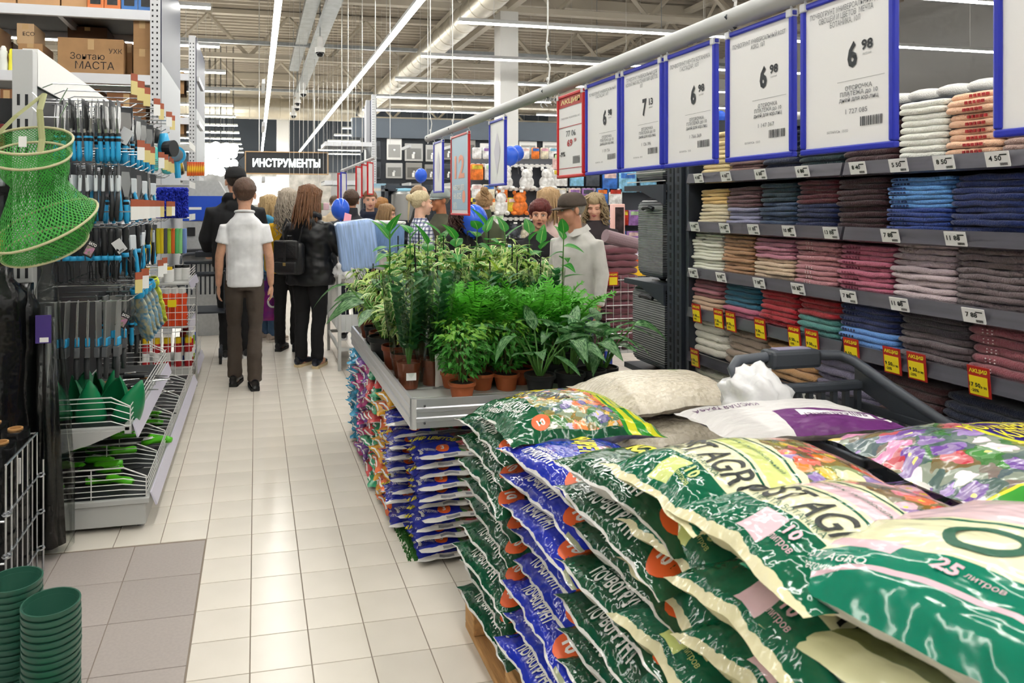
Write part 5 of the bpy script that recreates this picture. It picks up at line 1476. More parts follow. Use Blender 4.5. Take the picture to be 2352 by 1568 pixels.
def hair_cap(par, c, M, s, m, front=.055, side=-.02, back=-.075, thk=.012, seed=0, puff=1.0, top=0.0):
    """hair following the skull; hairline heights at the forehead, temples and nape"""
    mb = MB(); N, K = 44, 30; cc = Vector((0, .012, .030)); rx, ry, rz = .079, .099, .085
    for i in range(K + 1):
        th = math.pi * .80 * i / K
        for j in range(N):
            ph = 2 * math.pi * j / N; d = Vector((math.sin(th) * math.sin(ph), -math.sin(th) * math.cos(ph), math.cos(th)))
            f = (math.cos(ph) + 1) / 2      # 1 at the face, 0 at the nape
            hl = back * (1 - f) + side * 4 * f * (1 - f) * .9 + front * f if f < .98 else front
            line = front if f > .80 else side + (front - side) * (f - .55) / .25 if f > .55 else back + (side - back) * (f / .55)
            z = cc.z + d.z * rz; k = 1.0
            tt = thk * (1 + .5 * mnoise.noise(d * 6 + Vector((seed, 0, 0))) + .35 * mnoise.noise(Vector((d.x * 22, d.y * 22, d.z * 3 + seed)))) * puff + top * max(0, d.z) ** 2
            tt *= min(1.0, .12 + max(0.0, z - line) / .05)
            if z < line: tt = thk * .5 * max(-2.2, (z - line) / .012)
            p = cc + Vector((d.x * (rx + tt), d.y * (ry + tt), d.z * (rz + tt)))
            if d.z < -.1: p.x *= .93; p.y *= .93
            mb.v.append(tuple(M @ (p * s) + c))
    for i in range(K):
        for j in range(N): mb.f.append((i * N + j, (i + 1) * N + j, (i + 1) * N + (j + 1) % N, i * N + (j + 1) % N)); mb.mi.append(0)
    mb.obj('hair', m, par, True)
def hair_strands(par, c, M, s, m, n=150, length=.3, wave=.012, spread=1.0, seed=0, r=.0055, facegap=.75, gather=None, freq=28, name='hair_strands'):
    rr = random.Random(seed); mb = MB(); cc = Vector((0, .012, .030))
    for i in range(n):
        ph = rr.uniform(facegap, 2 * math.pi - facegap); th = rr.uniform(.15, 1.75)
        d = Vector((math.sin(th) * math.sin(ph), -math.sin(th) * math.cos(ph), math.cos(th)))
        p = cc + Vector((d.x * .088, d.y * .108, d.z * .094)); L = length * rr.uniform(.75, 1.08); K = 9; pts = []; dz = 0
        o = Vector((d.x, d.y, 0)); o = o.normalized() if o.length > .01 else Vector((0, 1, 0)); a0 = rr.uniform(0, 6.28); q = p.copy()
        for k in range(K):
            t = k / (K - 1)
            w = Vector((math.cos(a0 + t * length * freq), math.sin(a0 + t * length * freq), 0)) * wave * (.3 + t)
            if gather is not None:
                g = Vector(gather); e = p.lerp(g, min(1, t * 2.2)) if t < .45 else g + Vector((rr.uniform(-.012, .012), .02 * (t - .45), -(t - .45) * L * 1.6))
                pts.append(M @ ((e + w * .4) * s) + c)
            else:
                below = max(0, t * L - .05)
                e = p + o * (.018 * spread * math.sin(min(1, t * 2) * HP)) + Vector((0, 0, -t * L - (0 if d.z > 0 else 0)))
                rad = Vector((e.x, e.y - .012, 0)); mn = .085 if e.z > -.05 else .070
                if e.z < .1:
                    need = mn * (1 if abs(rad.x) > abs(rad.y) else 1.2)
                    if rad.length < need: e = Vector((rad.x, rad.y, 0)).normalized() * need + Vector((0, .012, e.z))
                pts.append(M @ ((e + w) * s) + c)
        mb.tube(pts, [r * s] * (K - 2) + [r * .7 * s, r * .25 * s], 4)
    mb.obj(name, m, par, True)

def baseball_cap(par, c, M, s, m, brim=True, flat=False):
    mb = MB(); N, K = 32, 12
    prof = [(.004, .128), (.03, .126), (.055, .118), (.074, .10), (.086, .075), (.091, .045), (.092, .022), (.088, .022)]
    for r, z in prof:
        for j in range(N):
            a = 2 * math.pi * j / N; mb.v.append(tuple(M @ (Vector((r * math.cos(a) * .98, .010 + r * math.sin(a) * 1.21, z + .003)) * s) + c))
    for i in range(len(prof) - 1):
        for j in range(N): mb.f.append((i * N + j, i * N + (j + 1) % N, (i + 1) * N + (j + 1) % N, (i + 1) * N + j)); mb.mi.append(0)
    o = mb.obj('cap', m, par, True)
    MB().ell(M @ (Vector((0, .01, .129)) * s) + c, (.007, .007, .005), 8, 5).obj('cap_button', m, o)
    if brim:
        b = MB(); n = 14
        for z0 in (.030, .026):
            for i in range(5):
                for j in range(n + 1):
                    a = math.pi + math.pi * j / n; ex = i / 4 * .072 * math.sin(math.pi * j / n) ** .6
                    b.v.append(tuple(M @ (Vector((.084 * math.cos(a), .010 + .104 * math.sin(a) - ex, z0 - ex * .22 - .006 * abs(math.cos(a)))) * s) + c))
        for q in range(2):
            for i in range(4):
                for j in range(n):
                    a = q * 5 * (n + 1) + i * (n + 1) + j; f = (a, a + 1, a + n + 2, a + n + 1); b.f.append(f if q else tuple(reversed(f))); b.mi.append(0)
        b.obj('cap_brim', m, o, True)

def shoe(par, p, yaw, m, sole, L=.27, lift=0.0):
    M = Matrix.Translation(Vector(p) + Vector((0, 0, lift))) @ Matrix.Rotation(yaw, 4, 'Z')
    mb = MB(); k = 0
    sec = [(.085, .030, .075, .02), (.06, .036, .085, .0), (.0, .037, .075, 0), (-.07, .044, .058, 0), (-.13, .046, .045, 0), (-.17, .036, .034, 0), (-.185, .014, .022, 0)]
    n = 12
    for y, w, h, _ in sec:
        for j in range(n):
            a = 2 * math.pi * j / n; mb.v.append(tuple(M @ Vector((w * math.cos(a), y * L / .27, .018 + h / 2 + h / 2 * math.sin(a)))))
    for i in range(len(sec) - 1):
        for j in range(n): mb.f.append((i * n + j, i * n + (j + 1) % n, (i + 1) * n + (j + 1) % n, (i + 1) * n + j)); mb.mi.append(0)
    mb.f.append(tuple(range(n))); mb.mi.append(0); mb.f.append(tuple(reversed(range((len(sec) - 1) * n, len(sec) * n)))); mb.mi.append(0)
    o = mb.obj('shoe', m, par, True)
    sl = MB(); pts = [(M @ Vector((sx * w * 1.04, y * L / .27, 0))) for sx, (y, w, _, _) in [(1, q) for q in sec] + [(-1, q) for q in reversed(sec)]]
    k = len(pts); sl.v = [tuple(q) for q in pts] + [tuple(q + Vector((0, 0, .026))) for q in pts]
    sl.f = [tuple(range(k)), tuple(reversed(range(k, 2 * k)))] + [(i, i + k, (i + 1) % k + k, (i + 1) % k) for i in range(k)]; sl.mi = [0] * len(sl.f)
    sl.obj('sole', sole, o)

def person(label, x, y, H=1.7, rz=0.0, skin='#c99a7f', hair=None, top=None, pants=None, shoes=('#1b1b1d', '#111111'), build=1.0,
           head=(0, 0, 0), arms=None, stride=.0, voxel=.012, face=True, facek=None, detail=False, sleeve=1.0, hem=.48, puffy=0.0, collar=None, fem=False, lean=0.0, group=None, jaw=1.0, foot_lift=0.0, hands=True):
    t = thing('person', label, 'person', (x, y, 0), rz, group)
    k = H / 1.72; b = build; sk = skin_mat(skin)
    shw = (.178 if fem else .195) * k * b; hpw = (.165 if fem else .155) * k * b
    zs, ze, zw, zh, zk = .812 * H, .63 * H, .487 * H, .52 * H, .285 * H
    hk = k * 1.09; hc = Vector((0, -lean * .10, H - .115 * hk)); nb = Vector((0, .012 * k - lean * .05, .835 * H))
    HM = Matrix.Rotation(head[0], 4, 'Z') @ Matrix.Rotation(head[1], 4, 'X') @ Matrix.Rotation(head[2], 4, 'Y'); HR = HM.to_3x3().to_4x4()
    S = [Vector((q * (shw - .028), .012, zs - .080 * k)) for q in (-1, 1)]
    if arms is None: arms = [None, None]
    A = []
    for q, a in zip((-1, 1), arms):
        if a is None: a = ((q * (shw + .030), .02, ze), (q * (shw + .042), -.035, zw))
        A.append([Vector(p) for p in a])
    ft = [Vector((-.085 * k, stride, 0)), Vector((.085 * k, -stride, 0))]
    kn = [Vector((-.09 * k, stride * .45 - .02, zk)), Vector((.09 * k, -stride * .45 - .02, zk))]
    # body: one continuous surface
    mb = MB(); head_parts(mb, hc, HR, hk, jaw=jaw)
    mb.tube([nb + Vector((0, .01, -.05)), nb.lerp(hc, .5) + Vector((0, .012, 0)), hc + Vector((0, .012, -.04))], [.060 * k * (b + 1) / 2, .054 * k * (b + 1) / 2, .05 * k], 14)
    loft(mb, [(zh - .06, 0, .0, hpw * .8, .08 * k * b), (zh + .12, 0, .0, hpw * .75, .075 * k * b), (zs - .13, 0, .0, shw * .86, .09 * k), (zs - .06, 0, .01, shw * .75, .075 * k), (zs + .02 * k, 0, .012, .075 * k, .06 * k)], 16)
    for q, s_, (e, w) in zip((-1, 1), S, A):
        mb.tube([s_ + Vector((-q * .04, 0, -.01)), s_, s_.lerp(e, .5), e, e.lerp(w, .35), w], [.05 * k, .052 * k * (b + 1) / 2, .044 * k, .037 * k, .036 * k, .025 * k], 12)
        if hands:
            dd = (w - e).normalized(); dd = (dd + Vector((0, -.15, -.2))).normalized() if arms[0 if q < 0 else 1] is None else dd
            add_hand(mb, w, dd, (-q * 1.0, -.25, 0) if arms[0 if q < 0 else 1] is None else (0, -.2, 1), k * (.95 if fem else 1.0), .45)
    for q, f, kk in zip((-1, 1), ft, kn):
        mb.tube([(q * .085 * k, 0, zh), kk, (f.x, f.y + .02, .09)], [.068 * k * b, .044 * k, .034 * k], 10); mb.ell((f.x, f.y - .04, .045), (.04, .11, .04), 10, 6)
    me = remesh(mb, voxel, 3); me.materials.append(sk); body = link('body', me, t)
    if face: face_features(body, hc, HR, hk, **(facek or {}))
    # top garment
    if top:
        c, kind = top[0], top[1]; m = top[2] if len(top) > 2 else cloth(c)
        pf = 1.0 + puffy; g = MB(); z0 = hem * H
        rings = [(z0, 0, 0, hpw * 1.10 * pf, .125 * k * b * pf), (z0 + .03, 0, 0, hpw * 1.12 * pf, .128 * k * b * pf), (.62 * H, 0, -.005, hpw * (1.0 if fem else 1.12) * pf, .115 * k * b * pf), (.72 * H, 0, 0, shw * .97 * pf, .122 * k * b * pf), (.758 * H, 0, .005, shw * .98 * pf, .112 * k * b * pf), (.785 * H, 0, .008, shw * .86 * pf, .10 * k * pf), (.808 * H, 0, .012, shw * .68, .088 * k), (.824 * H, 0, .014, shw * .50, .078 * k), (.841 * H, 0, .014 - lean * .03, .072 * k, .068 * k)]
        loft(g, rings, 22)
        if collar == 'high': loft(g, [(.83 * H, 0, .012, .085 * k, .082 * k), (.87 * H, 0, .014, .078 * k, .080 * k), (.885 * H, 0, .02, .074 * k, .078 * k)], 18)
        if collar == 'hood':
            g.tube([(-.10, .03, .835 * H), (-.085, .09, .85 * H), (0, .125, .845 * H), (.085, .09, .85 * H), (.10, .03, .835 * H), (.06, -.06, .82 * H), (-.06, -.06, .82 * H)], .040 * k, 10, closed=True)
            g.ell((0, .115, .80 * H), (.11, .045, .075), 14, 8)
        for q, s_, (e, w) in zip((-1, 1), S, A):
            r0, r1, r2 = .062 * k * b * pf, .058 * k * pf, .043 * k * pf
            s0 = s_ + Vector((-q * .05, 0, -.012))
            if sleeve >= 1: g.tube([s0, s_ + Vector((q * .012, 0, 0)), s_.lerp(e, .5), e, e.lerp(w, .5), e.lerp(w, .97)], [r0, r0 * .98, r1 * 1.06, r1, r2 * 1.1, r2], 14)
            elif sleeve > 0: g.tube([s0, s_ + Vector((q * .014, 0, 0)), s_.lerp(e, .5), s_.lerp(e, sleeve * 1.6)], [r0, r0 * 1.0, r1 * 1.12, r1 * 1.16], 14)
        me = remesh(g, min(voxel * 1.1, .013), 3, bump=((.0035 if puffy < .1 else .010), 9, len(label))); me.materials.append(m); link(kind, me, t)
    if pants:
        m = pants if not isinstance(pants, str) else cloth(pants)
        g = MB(); loft(g, [(zh - .09, 0, 0, hpw * .96, .112 * k * b), (zh, 0, .003, hpw * 1.0, .112 * k * b), (.56 * H, 0, 0, hpw * .93, .098 * k * b), (.575 * H, 0, 0, hpw * .88, .09 * k * b)], 18)
        for q, f, kk in zip((-1, 1), ft, kn):
            g.tube([(q * .078 * k, .0, zh + .0), (q * .084 * k, 0, zh - .14), kk + Vector((0, 0, .02)), (f.x, f.y + .02, .30 * k), (f.x, f.y + .015, .07)], [.094 * k * b, .090 * k * b, .066 * k * b, .062 * k, .060 * k], 14)
        me = remesh(g, max(voxel, .011), 3, bump=(.006, 11, len(label) + 3)); me.materials.append(m); link('trousers', me, t)
    if shoes:
        for i, f in enumerate(ft): shoe(t, f + Vector((0, 0, foot_lift if i == 0 and stride else 0)), (.12, -.12)[i], mat('shoe_' + shoes[0], shoes[0], rough=.35), mat('sole_' + shoes[1], shoes[1], rough=.7))
    if hair:
        st, c1, c2 = hair[:3]; hm = hair_mat(c1, c2)
        if st == 'short': hair_cap(t, hc, HR, hk, hm, .062, -.012, -.062, .011, len(label), 1.0, .012)
        elif st == 'crop': hair_cap(t, hc, HR, hk, hm, .066, -.012, -.080, .010, len(label), 1.0, .008)
        elif st == 'bald': hair_cap(t, hc, HR, hk, hm, .115, .03, -.06, .007, len(label))
        elif st == 'full': hair_cap(t, hc, HR, hk, hm, .040, -.020, -.075, .022, len(label), 1.0, .012)
        elif st in ('long', 'curly', 'bob'):
            hair_cap(t, hc, HR, hk, hm, .058, -.02, -.08, .016, len(label))
            L = {'long': .33, 'curly': .42, 'bob': .26}[st] if len(hair) < 4 else hair[3]
            hair_strands(t, hc, HR, hk, hm, 230 if st != 'curly' else 260, L, .022 if st == 'curly' else .008, 1.6 if st == 'curly' else 1.0, len(label), .0075 if st == 'curly' else .0065, .80, freq=60 if st == 'curly' else 14)
        elif st == 'pony':
            hair_cap(t, hc, HR, hk, hm, .060, .0, -.06, .010, len(label))
            MB().ell(HR @ (Vector((0, .125, .055)) * hk) + hc, (.036 * hk, .034 * hk, .036 * hk), 12, 8).obj('hair_knot', hm, t, True)
            hair_strands(t, hc, HR, hk, hm, 60, .24, .004, 1, 3, .005, 1.2, gather=(0, .125, .045))
            MB().tube([HR @ (Vector((.02 * math.cos(a), .108, .050 + .02 * math.sin(a))) * hk) + hc for a in [q * .63 for q in range(10)]], .006, 6, closed=True).obj('hair_tie', M_STAKE, t)
        elif st == 'bun':
            hair_cap(t, hc, HR, hk, hm, .060, .0, -.065, .011, len(label))
            MB().ell(HR @ (Vector((0, .075, .118)) * hk) + hc, (.036 * hk, .036 * hk, .03 * hk), 12, 8).obj('hair_knot', hm, t, True)
            hair_strands(t, HR @ (Vector((0, .075, .118)) * hk) + hc, HR, .34 * hk, hm, 50, .3, .05, 1, 8, .012, .2, name='loose_strands')
        elif st == 'cap':
            baseball_cap(t, hc, HR, hk, cloth(hair[3], .8, .2, 40), hair[4] if len(hair) > 4 else True)
            hair_cap(t, hc, HR, hk, hm, .03, -.012, -.055, .006, len(label))
    return t, hc, k

def stand(px, Y): return at(px, 474, Y).x
PI = math.pi
# the boy walking away
BX, BY = stand(562, 6.1), 6.1
pt_, hc_, k_ = person('boy in white polo shirt and brown trousers walking away down the aisle', BX, BY, 1.725, PI - .05, '#cf9f84', ('crop', '#4d372b', '#6d5040'), ('#e9e9ea', 'polo_shirt', cloth('#e4e4e6', .9, .2, 10)), cloth('#4a4038', .85, .6, 12), ('#1a1a1c', '#151515'), .88, stride=.085, voxel=.0075, sleeve=.34, hem=.485, face=True, arms=[((-.262, .02, 1.085), (-.285, -.02, .835)), ((.262, .02, 1.085), (.285, -.02, .835))] if False else None)
g = MB(); g.tube([(.075 * math.cos(a), .012 + .070 * math.sin(a), .841 * 1.725 + .004 + .010 * math.sin(a)) for a in [q * 2 * PI / 20 for q in range(20)]], .011, 8, closed=True); g.obj('shirt_collar', cloth('#e4e4e6', .9, .2, 10), pt_, True)
# tall man in black with dark cap
person('tall man in black jacket and dark cap pushing a trolley, seen from behind', stand(541, 7.3), 7.3, 1.88, PI + .1, '#c99a7f', ('cap', '#2a221d', '#3b3029', '#17181b', False), ('#15161a', 'jacket', cloth('#16171b', .8, .4, 9)), '#17181b', ('#222326', '#e2e2e2'), 1.12, puffy=.06, voxel=.011, collar='hood', head=(0, .05, 0), arms=[((-.29, -.05, 1.18), (-.25, -.30, 1.02)), ((.29, -.05, 1.18), (.25, -.30, 1.02))])
# woman in blue, profile
person('woman in light blue hoodie and jeans standing sideways behind the boy', stand(622, 8.15), 8.15, 1.62, PI / 2 + .45, '#d9a98f', ('bob', '#b89464', '#d8bd8c', .22), ('#4f9cc4', 'hoodie', cloth('#4f9cc4', .85, .4, 10)), '#3c5878', ('#b9a99a', '#d8d0c6'), .98, fem=True, head=(0, 0, 0), collar='hood')
person('woman in bright yellow jacket with long grey-blond curls', stand(662, 7.55), 7.55, 1.68, PI - .25, '#d2a083', ('curly', '#8d7a66', '#cfc3b2', .36), ('#d9a813', 'jacket', cloth('#d9a813', .8, .35, 9)), '#121214', ('#15151a', '#101010'), 1.0, fem=True, puffy=.03)
# woman in black jacket with backpack
WX, WY, WR = stand(712, 6.75), 6.75, PI - .55
wt, whc, wk = person('woman in black padded jacket holding a pink phone, seen from behind', WX, WY, 1.69, WR, '#d2a083', ('long', '#5d3d28', '#8a5d3c', .30), ('#15161a', 'padded_jacket', mat('nylon_black', '#121316', rough=.35, bump=.45, bscale=11)), cloth('#101114', .9, .4, 10), ('#161c2c', '#cdb992'), 1.10, fem=True, puffy=.20, voxel=.009, hem=.455, collar='hood', head=(-.15, .25, 0), arms=[((-.30, -.05, 1.08), (-.24, -.27, 1.27)), ((.27, .04, 1.08), (.25, -.16, .98))])
def on(t, p): return t.matrix_world @ Vector(p)
bpy.context.view_layer.update()
def backpack():
    p = on(wt, (.085, .235, 1.04)); t = thing('backpack', 'black leather backpack worn by the woman in the black jacket', 'backpack', p, WR)
    m = mat('leather_black', '#17171a', rough=.35, bump=.4, bscale=40)
    MB().rbox(-.145, .145, -.055, .075, -.16, .14, .045).obj('bag_body', m, t, True)
    MB().rbox(-.125, .125, .045, .090, -.02, .155, .03).obj('flap', m, t, True)
    MB().rbox(-.11, .11, .06, .098, -.145, -.035, .025).obj('front_pocket', m, t, True)
    MB().rbox(-.012, .012, .088, .10, -.06, .14, .003).obj('strap', m, t); MB().rbox(-.014, .014, .098, .106, -.075, -.045, .003).obj('buckle', mat('brass', '#b9a36a', metal=.9, rough=.3), t)
    for q in (-1, 1): MB().tube([(q * .08, -.03, .13), (q * .10, -.05, .26), (q * .11, -.14, .34), (q * .13, -.24, .30)], .014, 6, flat=.45).obj('shoulder_strap', m, t)
    MB().tube([(-.03, -.02, .14), (-.02, .0, .19), (.02, .0, .19), (.03, -.02, .14)], .008, 6).obj('carry_loop', m, t)
    p = on(wt, (-.225, -.345, 1.36)); t = thing('smartphone', 'pink cased smartphone held up by the woman in black', 'phone', p, WR, rot=(-.35, .3, .25))
    MB().rbox(-.038, .038, -.005, .005, -.078, .078, .005).obj('case', mat('phone_pink', '#e79aa8', rough=.4), t)
    MB().rbox(-.033, .033, .0045, .0065, -.072, .072, .001).obj('screen', mat('phone_screen', '#22283c', rough=.1), t)
backpack()
# people behind the plants
person('man in dark blue padded vest, seen from behind by the blankets', stand(806, 8.05), 8.05, 1.68, PI, '#c08a6c', ('crop', '#3f2c20', '#5a4130'), ('#23262d', 'vest', cloth('#23262d', .7, .4, 8)), '#1d2230', ('#2a2a2e', '#cfcfcf'), 1.15, collar='high', puffy=.06)
person('man in navy hoodie facing the camera, short fair hair', stand(850, 9.2), 9.2, 1.70, -.1, '#d8a890', ('crop', '#8a6a4c', '#a9866a'), ('#1c2338', 'hoodie'), '#22252c', build=1.05, collar='hood', facek=dict(brow='#9a7a5e'))
person('ginger haired child behind the man in navy', stand(878, 10.2), 10.2, 1.60, .9, '#dcae92', ('full', '#9c6a38', '#c08a4e'), ('#3c3f48', 'jacket'), '#22252c')
person('woman with sunglasses pushed up on light brown hair', stand(890, 8.4), 8.4, 1.52, .75, '#d3a187', ('long', '#8b6a46', '#b8946a', .26), ('#b9b4ae', 'blouse'), '#2b2f3a', fem=True, head=(.35, .15, 0))
person('balding man in black jacket behind the blond ponytail', stand(966, 8.6), 8.6, 1.76, 1.3, '#dcb196', ('bald', '#8d7254', '#a88a68'), ('#17181b', 'jacket'), '#1d1e22', build=1.1)
plaid = NT('plaid_cloth', .9); ob, x, y, z = plaid.obj()
def stripes(ax, f, w): return plaid.math('GREATER_THAN', plaid.math('SINE', plaid.math('MULTIPLY', ax, f)), w)
hx = plaid.math('ADD', plaid.math('MULTIPLY', x, .7), plaid.math('MULTIPLY', y, .7))
s1, s2 = stripes(hx, 170.0, .35), stripes(z, 170.0, .35)
pc = plaid.mix(plaid.math('MULTIPLY', s1, .75), rgb('#e4e6ee'), rgb('#26336b')); pc = plaid.mix(plaid.math('MULTIPLY', s2, .75), pc, rgb('#26336b')); plaid.out(pc)
person('woman in blue and white plaid shirt with blond ponytail, in profile', stand(968, 6.9), 6.9, 1.65, 1.75, '#e0b49b', ('pony', '#c7b083', '#e6d6ae'), ('#8a93b8', 'plaid_shirt', plaid.m), '#2c3550', fem=True, voxel=.009, facek=dict(brow='#8a6a4a', lip='#b8655f'))
person('man in grey flat cap and dark olive jacket, in profile', stand(1010, 7.6), 7.6, 1.69, -1.35, '#b97a58', ('cap', '#6a625a', '#8a8278', '#8f9896', True), ('#4a4a3a', 'jacket', cloth('#4a4a3a', .85, .4, 9)), '#2c2e33', build=1.05)
person('person with dark curly hair behind the tall red poster', stand(1062, 6.4), 6.4, 1.55, 2.9, '#c99a7f', ('curly', '#3a2420', '#5d3a30', .2), ('#131316', 'jacket'), '#1b1c20', fem=True)
person('woman with hair bun and olive green vest, seen from behind', stand(1112, 7.2), 7.2, 1.66, PI - .3, '#d2a083', ('bun', '#a58058', '#d2ab7c'), ('#4b523c', 'vest', cloth('#4b523c', .9, .4, 9)), '#33363c', fem=True, sleeve=1, collar='high')
person('woman with short dark red hair and open mouth facing the camera', stand(1240, 5.6), 5.6, 1.535, -.42, '#cd9b80', ('full', '#4a1d1c', '#7a302a'), ('#1d1d20', 'cardigan', cloth('#1c1c1f', .9, .4, 9)), '#24252a', fem=True, build=1.12, voxel=.007, head=(.0, .0, .03), facek=dict(brow='#6d4a3c', lip='#a65a55', mouth=.007, eye='#4a3a30'), jaw=1.1)
person('elderly man in pale grey shirt and brown cap, in profile', stand(1322, 5.0), 5.0, 1.59, -1.15, '#c48f74', ('cap', '#8d8880', '#aaa59c', '#4b4038', True), ('#c3c1bc', 'shirt', cloth('#c3c1bc', .9, .3, 8)), '#3a4258', build=1.12, voxel=.008, head=(-.45, .08, 0), hem=.44, lean=.5, facek=dict(brow='#8a7a6c', lip='#a86a5e'))
et = [o for o in COL.objects if o.get('label', '').startswith('elderly man')][0]; m_ = cloth('#c3c1bc', .9, .3, 8)
for q in (-1, 1):
    c = MB(); c.add([(0, .078, 1.375), (q * .06, .06, 1.37), (q * .082, 0, 1.35), (q * .055, -.075, 1.325), (q * .01, -.10, 1.285), (q * .075, -.115, 1.275), (q * .105, -.01, 1.305), (q * .08, .08, 1.33), (0, .10, 1.34)], [(0, 1, 7, 8), (1, 2, 6, 7), (2, 3, 5, 6), (3, 4, 5)]); c.obj('shirt_collar', m_, et, True)
person('woman with grey-blond shoulder curls looking down by the toys', stand(1366, 6.5), 6.5, 1.62, -.5, '#d8a890', ('curly', '#8a7658', '#c2ab84', .24), ('#2a2226', 'jacket', cloth('#2a2226', .85, .4, 9)), '#22242a', fem=True, build=1.12, voxel=.009, head=(-.05, .35, 0), facek=dict(closed=True, brow='#8a6e52', lip='#b0615f'))
person('woman with straight blond hair and pink coat behind the capped man', stand(1262, 6.1), 6.1, 1.66, PI - .9, '#d8a890', ('bob', '#b08a5c', '#d6b488', .24), ('#d9bdb8', 'coat', cloth('#d9bdb8', .85, .3, 9)), '#33363c', fem=True)
person('shopper in beige jacket far down the aisle', stand(768, 13), 13, 1.68, PI, '#c99a7f', ('short', '#4a3a2c', '#6a5442'), ('#b8a68c', 'jacket'), '#2b2d33')
# ------------------------------------------------------------------ tool gondola on the left
M_GREY = mat('gondola_grey', '#b4b5b3', rough=.45); M_DARK = mat('panel_dark', '#23262a', rough=.6); M_CHROME = mat('chrome_wire', '#c9ccd0', rough=.22, metal=.9)
M_STRIP = mat('price_strip', '#c9c6d6', rough=.3); M_BLU = mat('tool_blue', '#2a9fd2', rough=.35); M_BLK = mat('tool_black', '#232528', rough=.45); M_STL = mat('tool_steel', '#b3b5b5', rough=.25, metal=.85); M_CLEAR = mat('blister', '#d9e0e4', rough=.15, alpha=.45)
def wires(t, pts_list, r=.003, name='wire', m=None):
    for pts in pts_list: MB().tube(pts, r, 5).obj(name, m or M_CHROME, t)
def build_gondola():
    t = thing('tool_gondola', 'grey shop gondola hung with garden tools at the aisle', 'shelf unit', (0, 0, 0))
    ya, yb = 3.50, 5.95
    MB().rbox(-1.0, -.50, ya, yb, .025, .125, .004).obj('plinth', M_GREY, t); MB().rbox(-1.0, -.485, ya - .01, yb, .125, .15, .003).obj('base_deck', M_GREY, t); MB().box(-.97, -.505, ya + .01, yb, .1505, .153).obj('deck_mat', M_DARK, t); MB().box(-.97, -.605, 3.55, 4.86, .4755, .478).obj('shelf_mat', M_DARK, t)
    for y in (ya + .06, yb - .1):
        MB().tube([(-.53, y, 0), (-.53, y, .03)], .018, 10).obj('foot', M_CHROME, t)
    MB().box(-1.03, -.985, ya + .05, yb, .15, 2.05).obj('back_panel', M_DARK, t)
    MB().box(-1.04, -.975, ya + .05, yb, 2.05, 2.22).obj('header_panel', M_WHITE, t)
    p = MB().rbox(-1.06, -.975, ya - .03, ya + .04, 0, 2.2, .004).obj('post', mat('post_grey', '#b6b8b8', rough=.4), t)
    for i in range(16):
        for x in (-1.033, -1.0): MB().box(x - .006, x + .006, ya - .0315, ya - .029, .3 + i * .11, .35 + i * .11).obj('slot', mat('slot_dark', '#191c20', rough=.7), p)
    # lower wire basket on the base deck
    for i, y in enumerate((3.51, 3.86, 4.2, 4.55, 4.95, 5.4)):
        for z in (.165, .19, .215, .24, .265): MB().tube([(-.98, y, z), (-.60, y, z), (-.50, y, z - .028 * (z - .15) / .115)], .0024, 5).obj('divider_wire', M_WIRE, t)
        MB().tube([(-.98, y, .15), (-.98, y, .29), (-.60, y, .29), (-.50, y, .245), (-.50, y, .15)], .0035, 5).obj('divider_frame', M_WIRE, t); MB().tube([(-.74, y, .15), (-.74, y, .29)], .003, 5).obj('divider_post', M_WIRE, t)
    for z in (.175, .195, .215, .235): MB().tube([(-.495, 3.51, z), (-.495, 5.9, z)], .0028, 5).obj('front_wire', M_WIRE, t)
    MB().prism([(-.485, .165), (-.478, .165), (-.452, .105), (-.46, .103)], 'y', 3.52, 5.9).obj('price_strip', M_STRIP, t)
    # upper shelf
    MB().rbox(-.985, -.575, 3.53, 4.88, .455, .475, .003).obj('shelf', M_GREY, t); MB().rbox(-.60, -.57, 3.53, 4.88, .44, .48, .003).obj('shelf_edge', M_GREY, t)
    MB().prism([(-.985, .46), (-.6, .46), (-.75, .40), (-.985, .34)], 'y', 3.525, 3.535).obj('bracket', M_GREY, t)
    for y in (3.54, 4.86):
        for z in (.50, .53, .56, .59): MB().tube([(-.97, y, z), (-.66, y, z), (-.575, y, z - .03)], .0025, 5).obj('divider_wire', M_WIRE, t)
        MB().tube([(-.97, y, .475), (-.97, y, .61), (-.66, y, .61), (-.575, y, .565), (-.575, y, .475)], .0035, 5).obj('divider_frame', M_WIRE, t)
    for z in (.495, .52, .545, .57): MB().tube([(-.572, 3.54, z), (-.572, 4.87, z)], .0028, 5).obj('front_wire', M_WIRE, t)
    MB().prism([(-.565, .485), (-.558, .485), (-.538, .42), (-.546, .418)], 'y', 3.54, 4.88).obj('price_strip', M_STRIP, t)
build_gondola()

ROWZ = (2.00, 1.70, 1.40, 1.05); RNAME = ('top', 'second', 'third', 'lowest')
M_CARD = mat('hook_card', '#d9c98a', rough=.4); M_CARDR = mat('hook_card_red', '#a85a42', rough=.4)
def hook(r, i, y, x1=-.62, card=True):
    z = ROWZ[r]
    t = thing('display_hook', 'chrome display hook in the %s tool row, %s from the camera end' % (RNAME[r], nth(i)), 'hook', (0, y, z), group='display hooks')
    MB().tube([(-.985, 0, 0), (x1 + .0, 0, .0), (x1 + .03, 0, .018)], .0035, 6).obj('rod', M_CHROME, t)
    MB().tube([(-.985, .0, .05), (-.93, 0, .075), (x1 + .05, 0, .075)], .003, 6).obj('card_rod', M_CHROME, t)
    if card and R.random() < .72:
        Q = Matrix.Translation((x1 + .05, 0, .07)) @ Matrix.Rotation(R.uniform(.5, 1.0), 4, 'Z'); MB().box(-.02, .02, -.002, .002, -.035, .03, M=Q).obj('price_card', M_CARD if R.random() < .7 else M_WHITE, t); MB().box(-.0202, .0202, -.0024, .0024, .03, .065, M=Q).obj('card_header', M_CARDR, t)
HK = {}
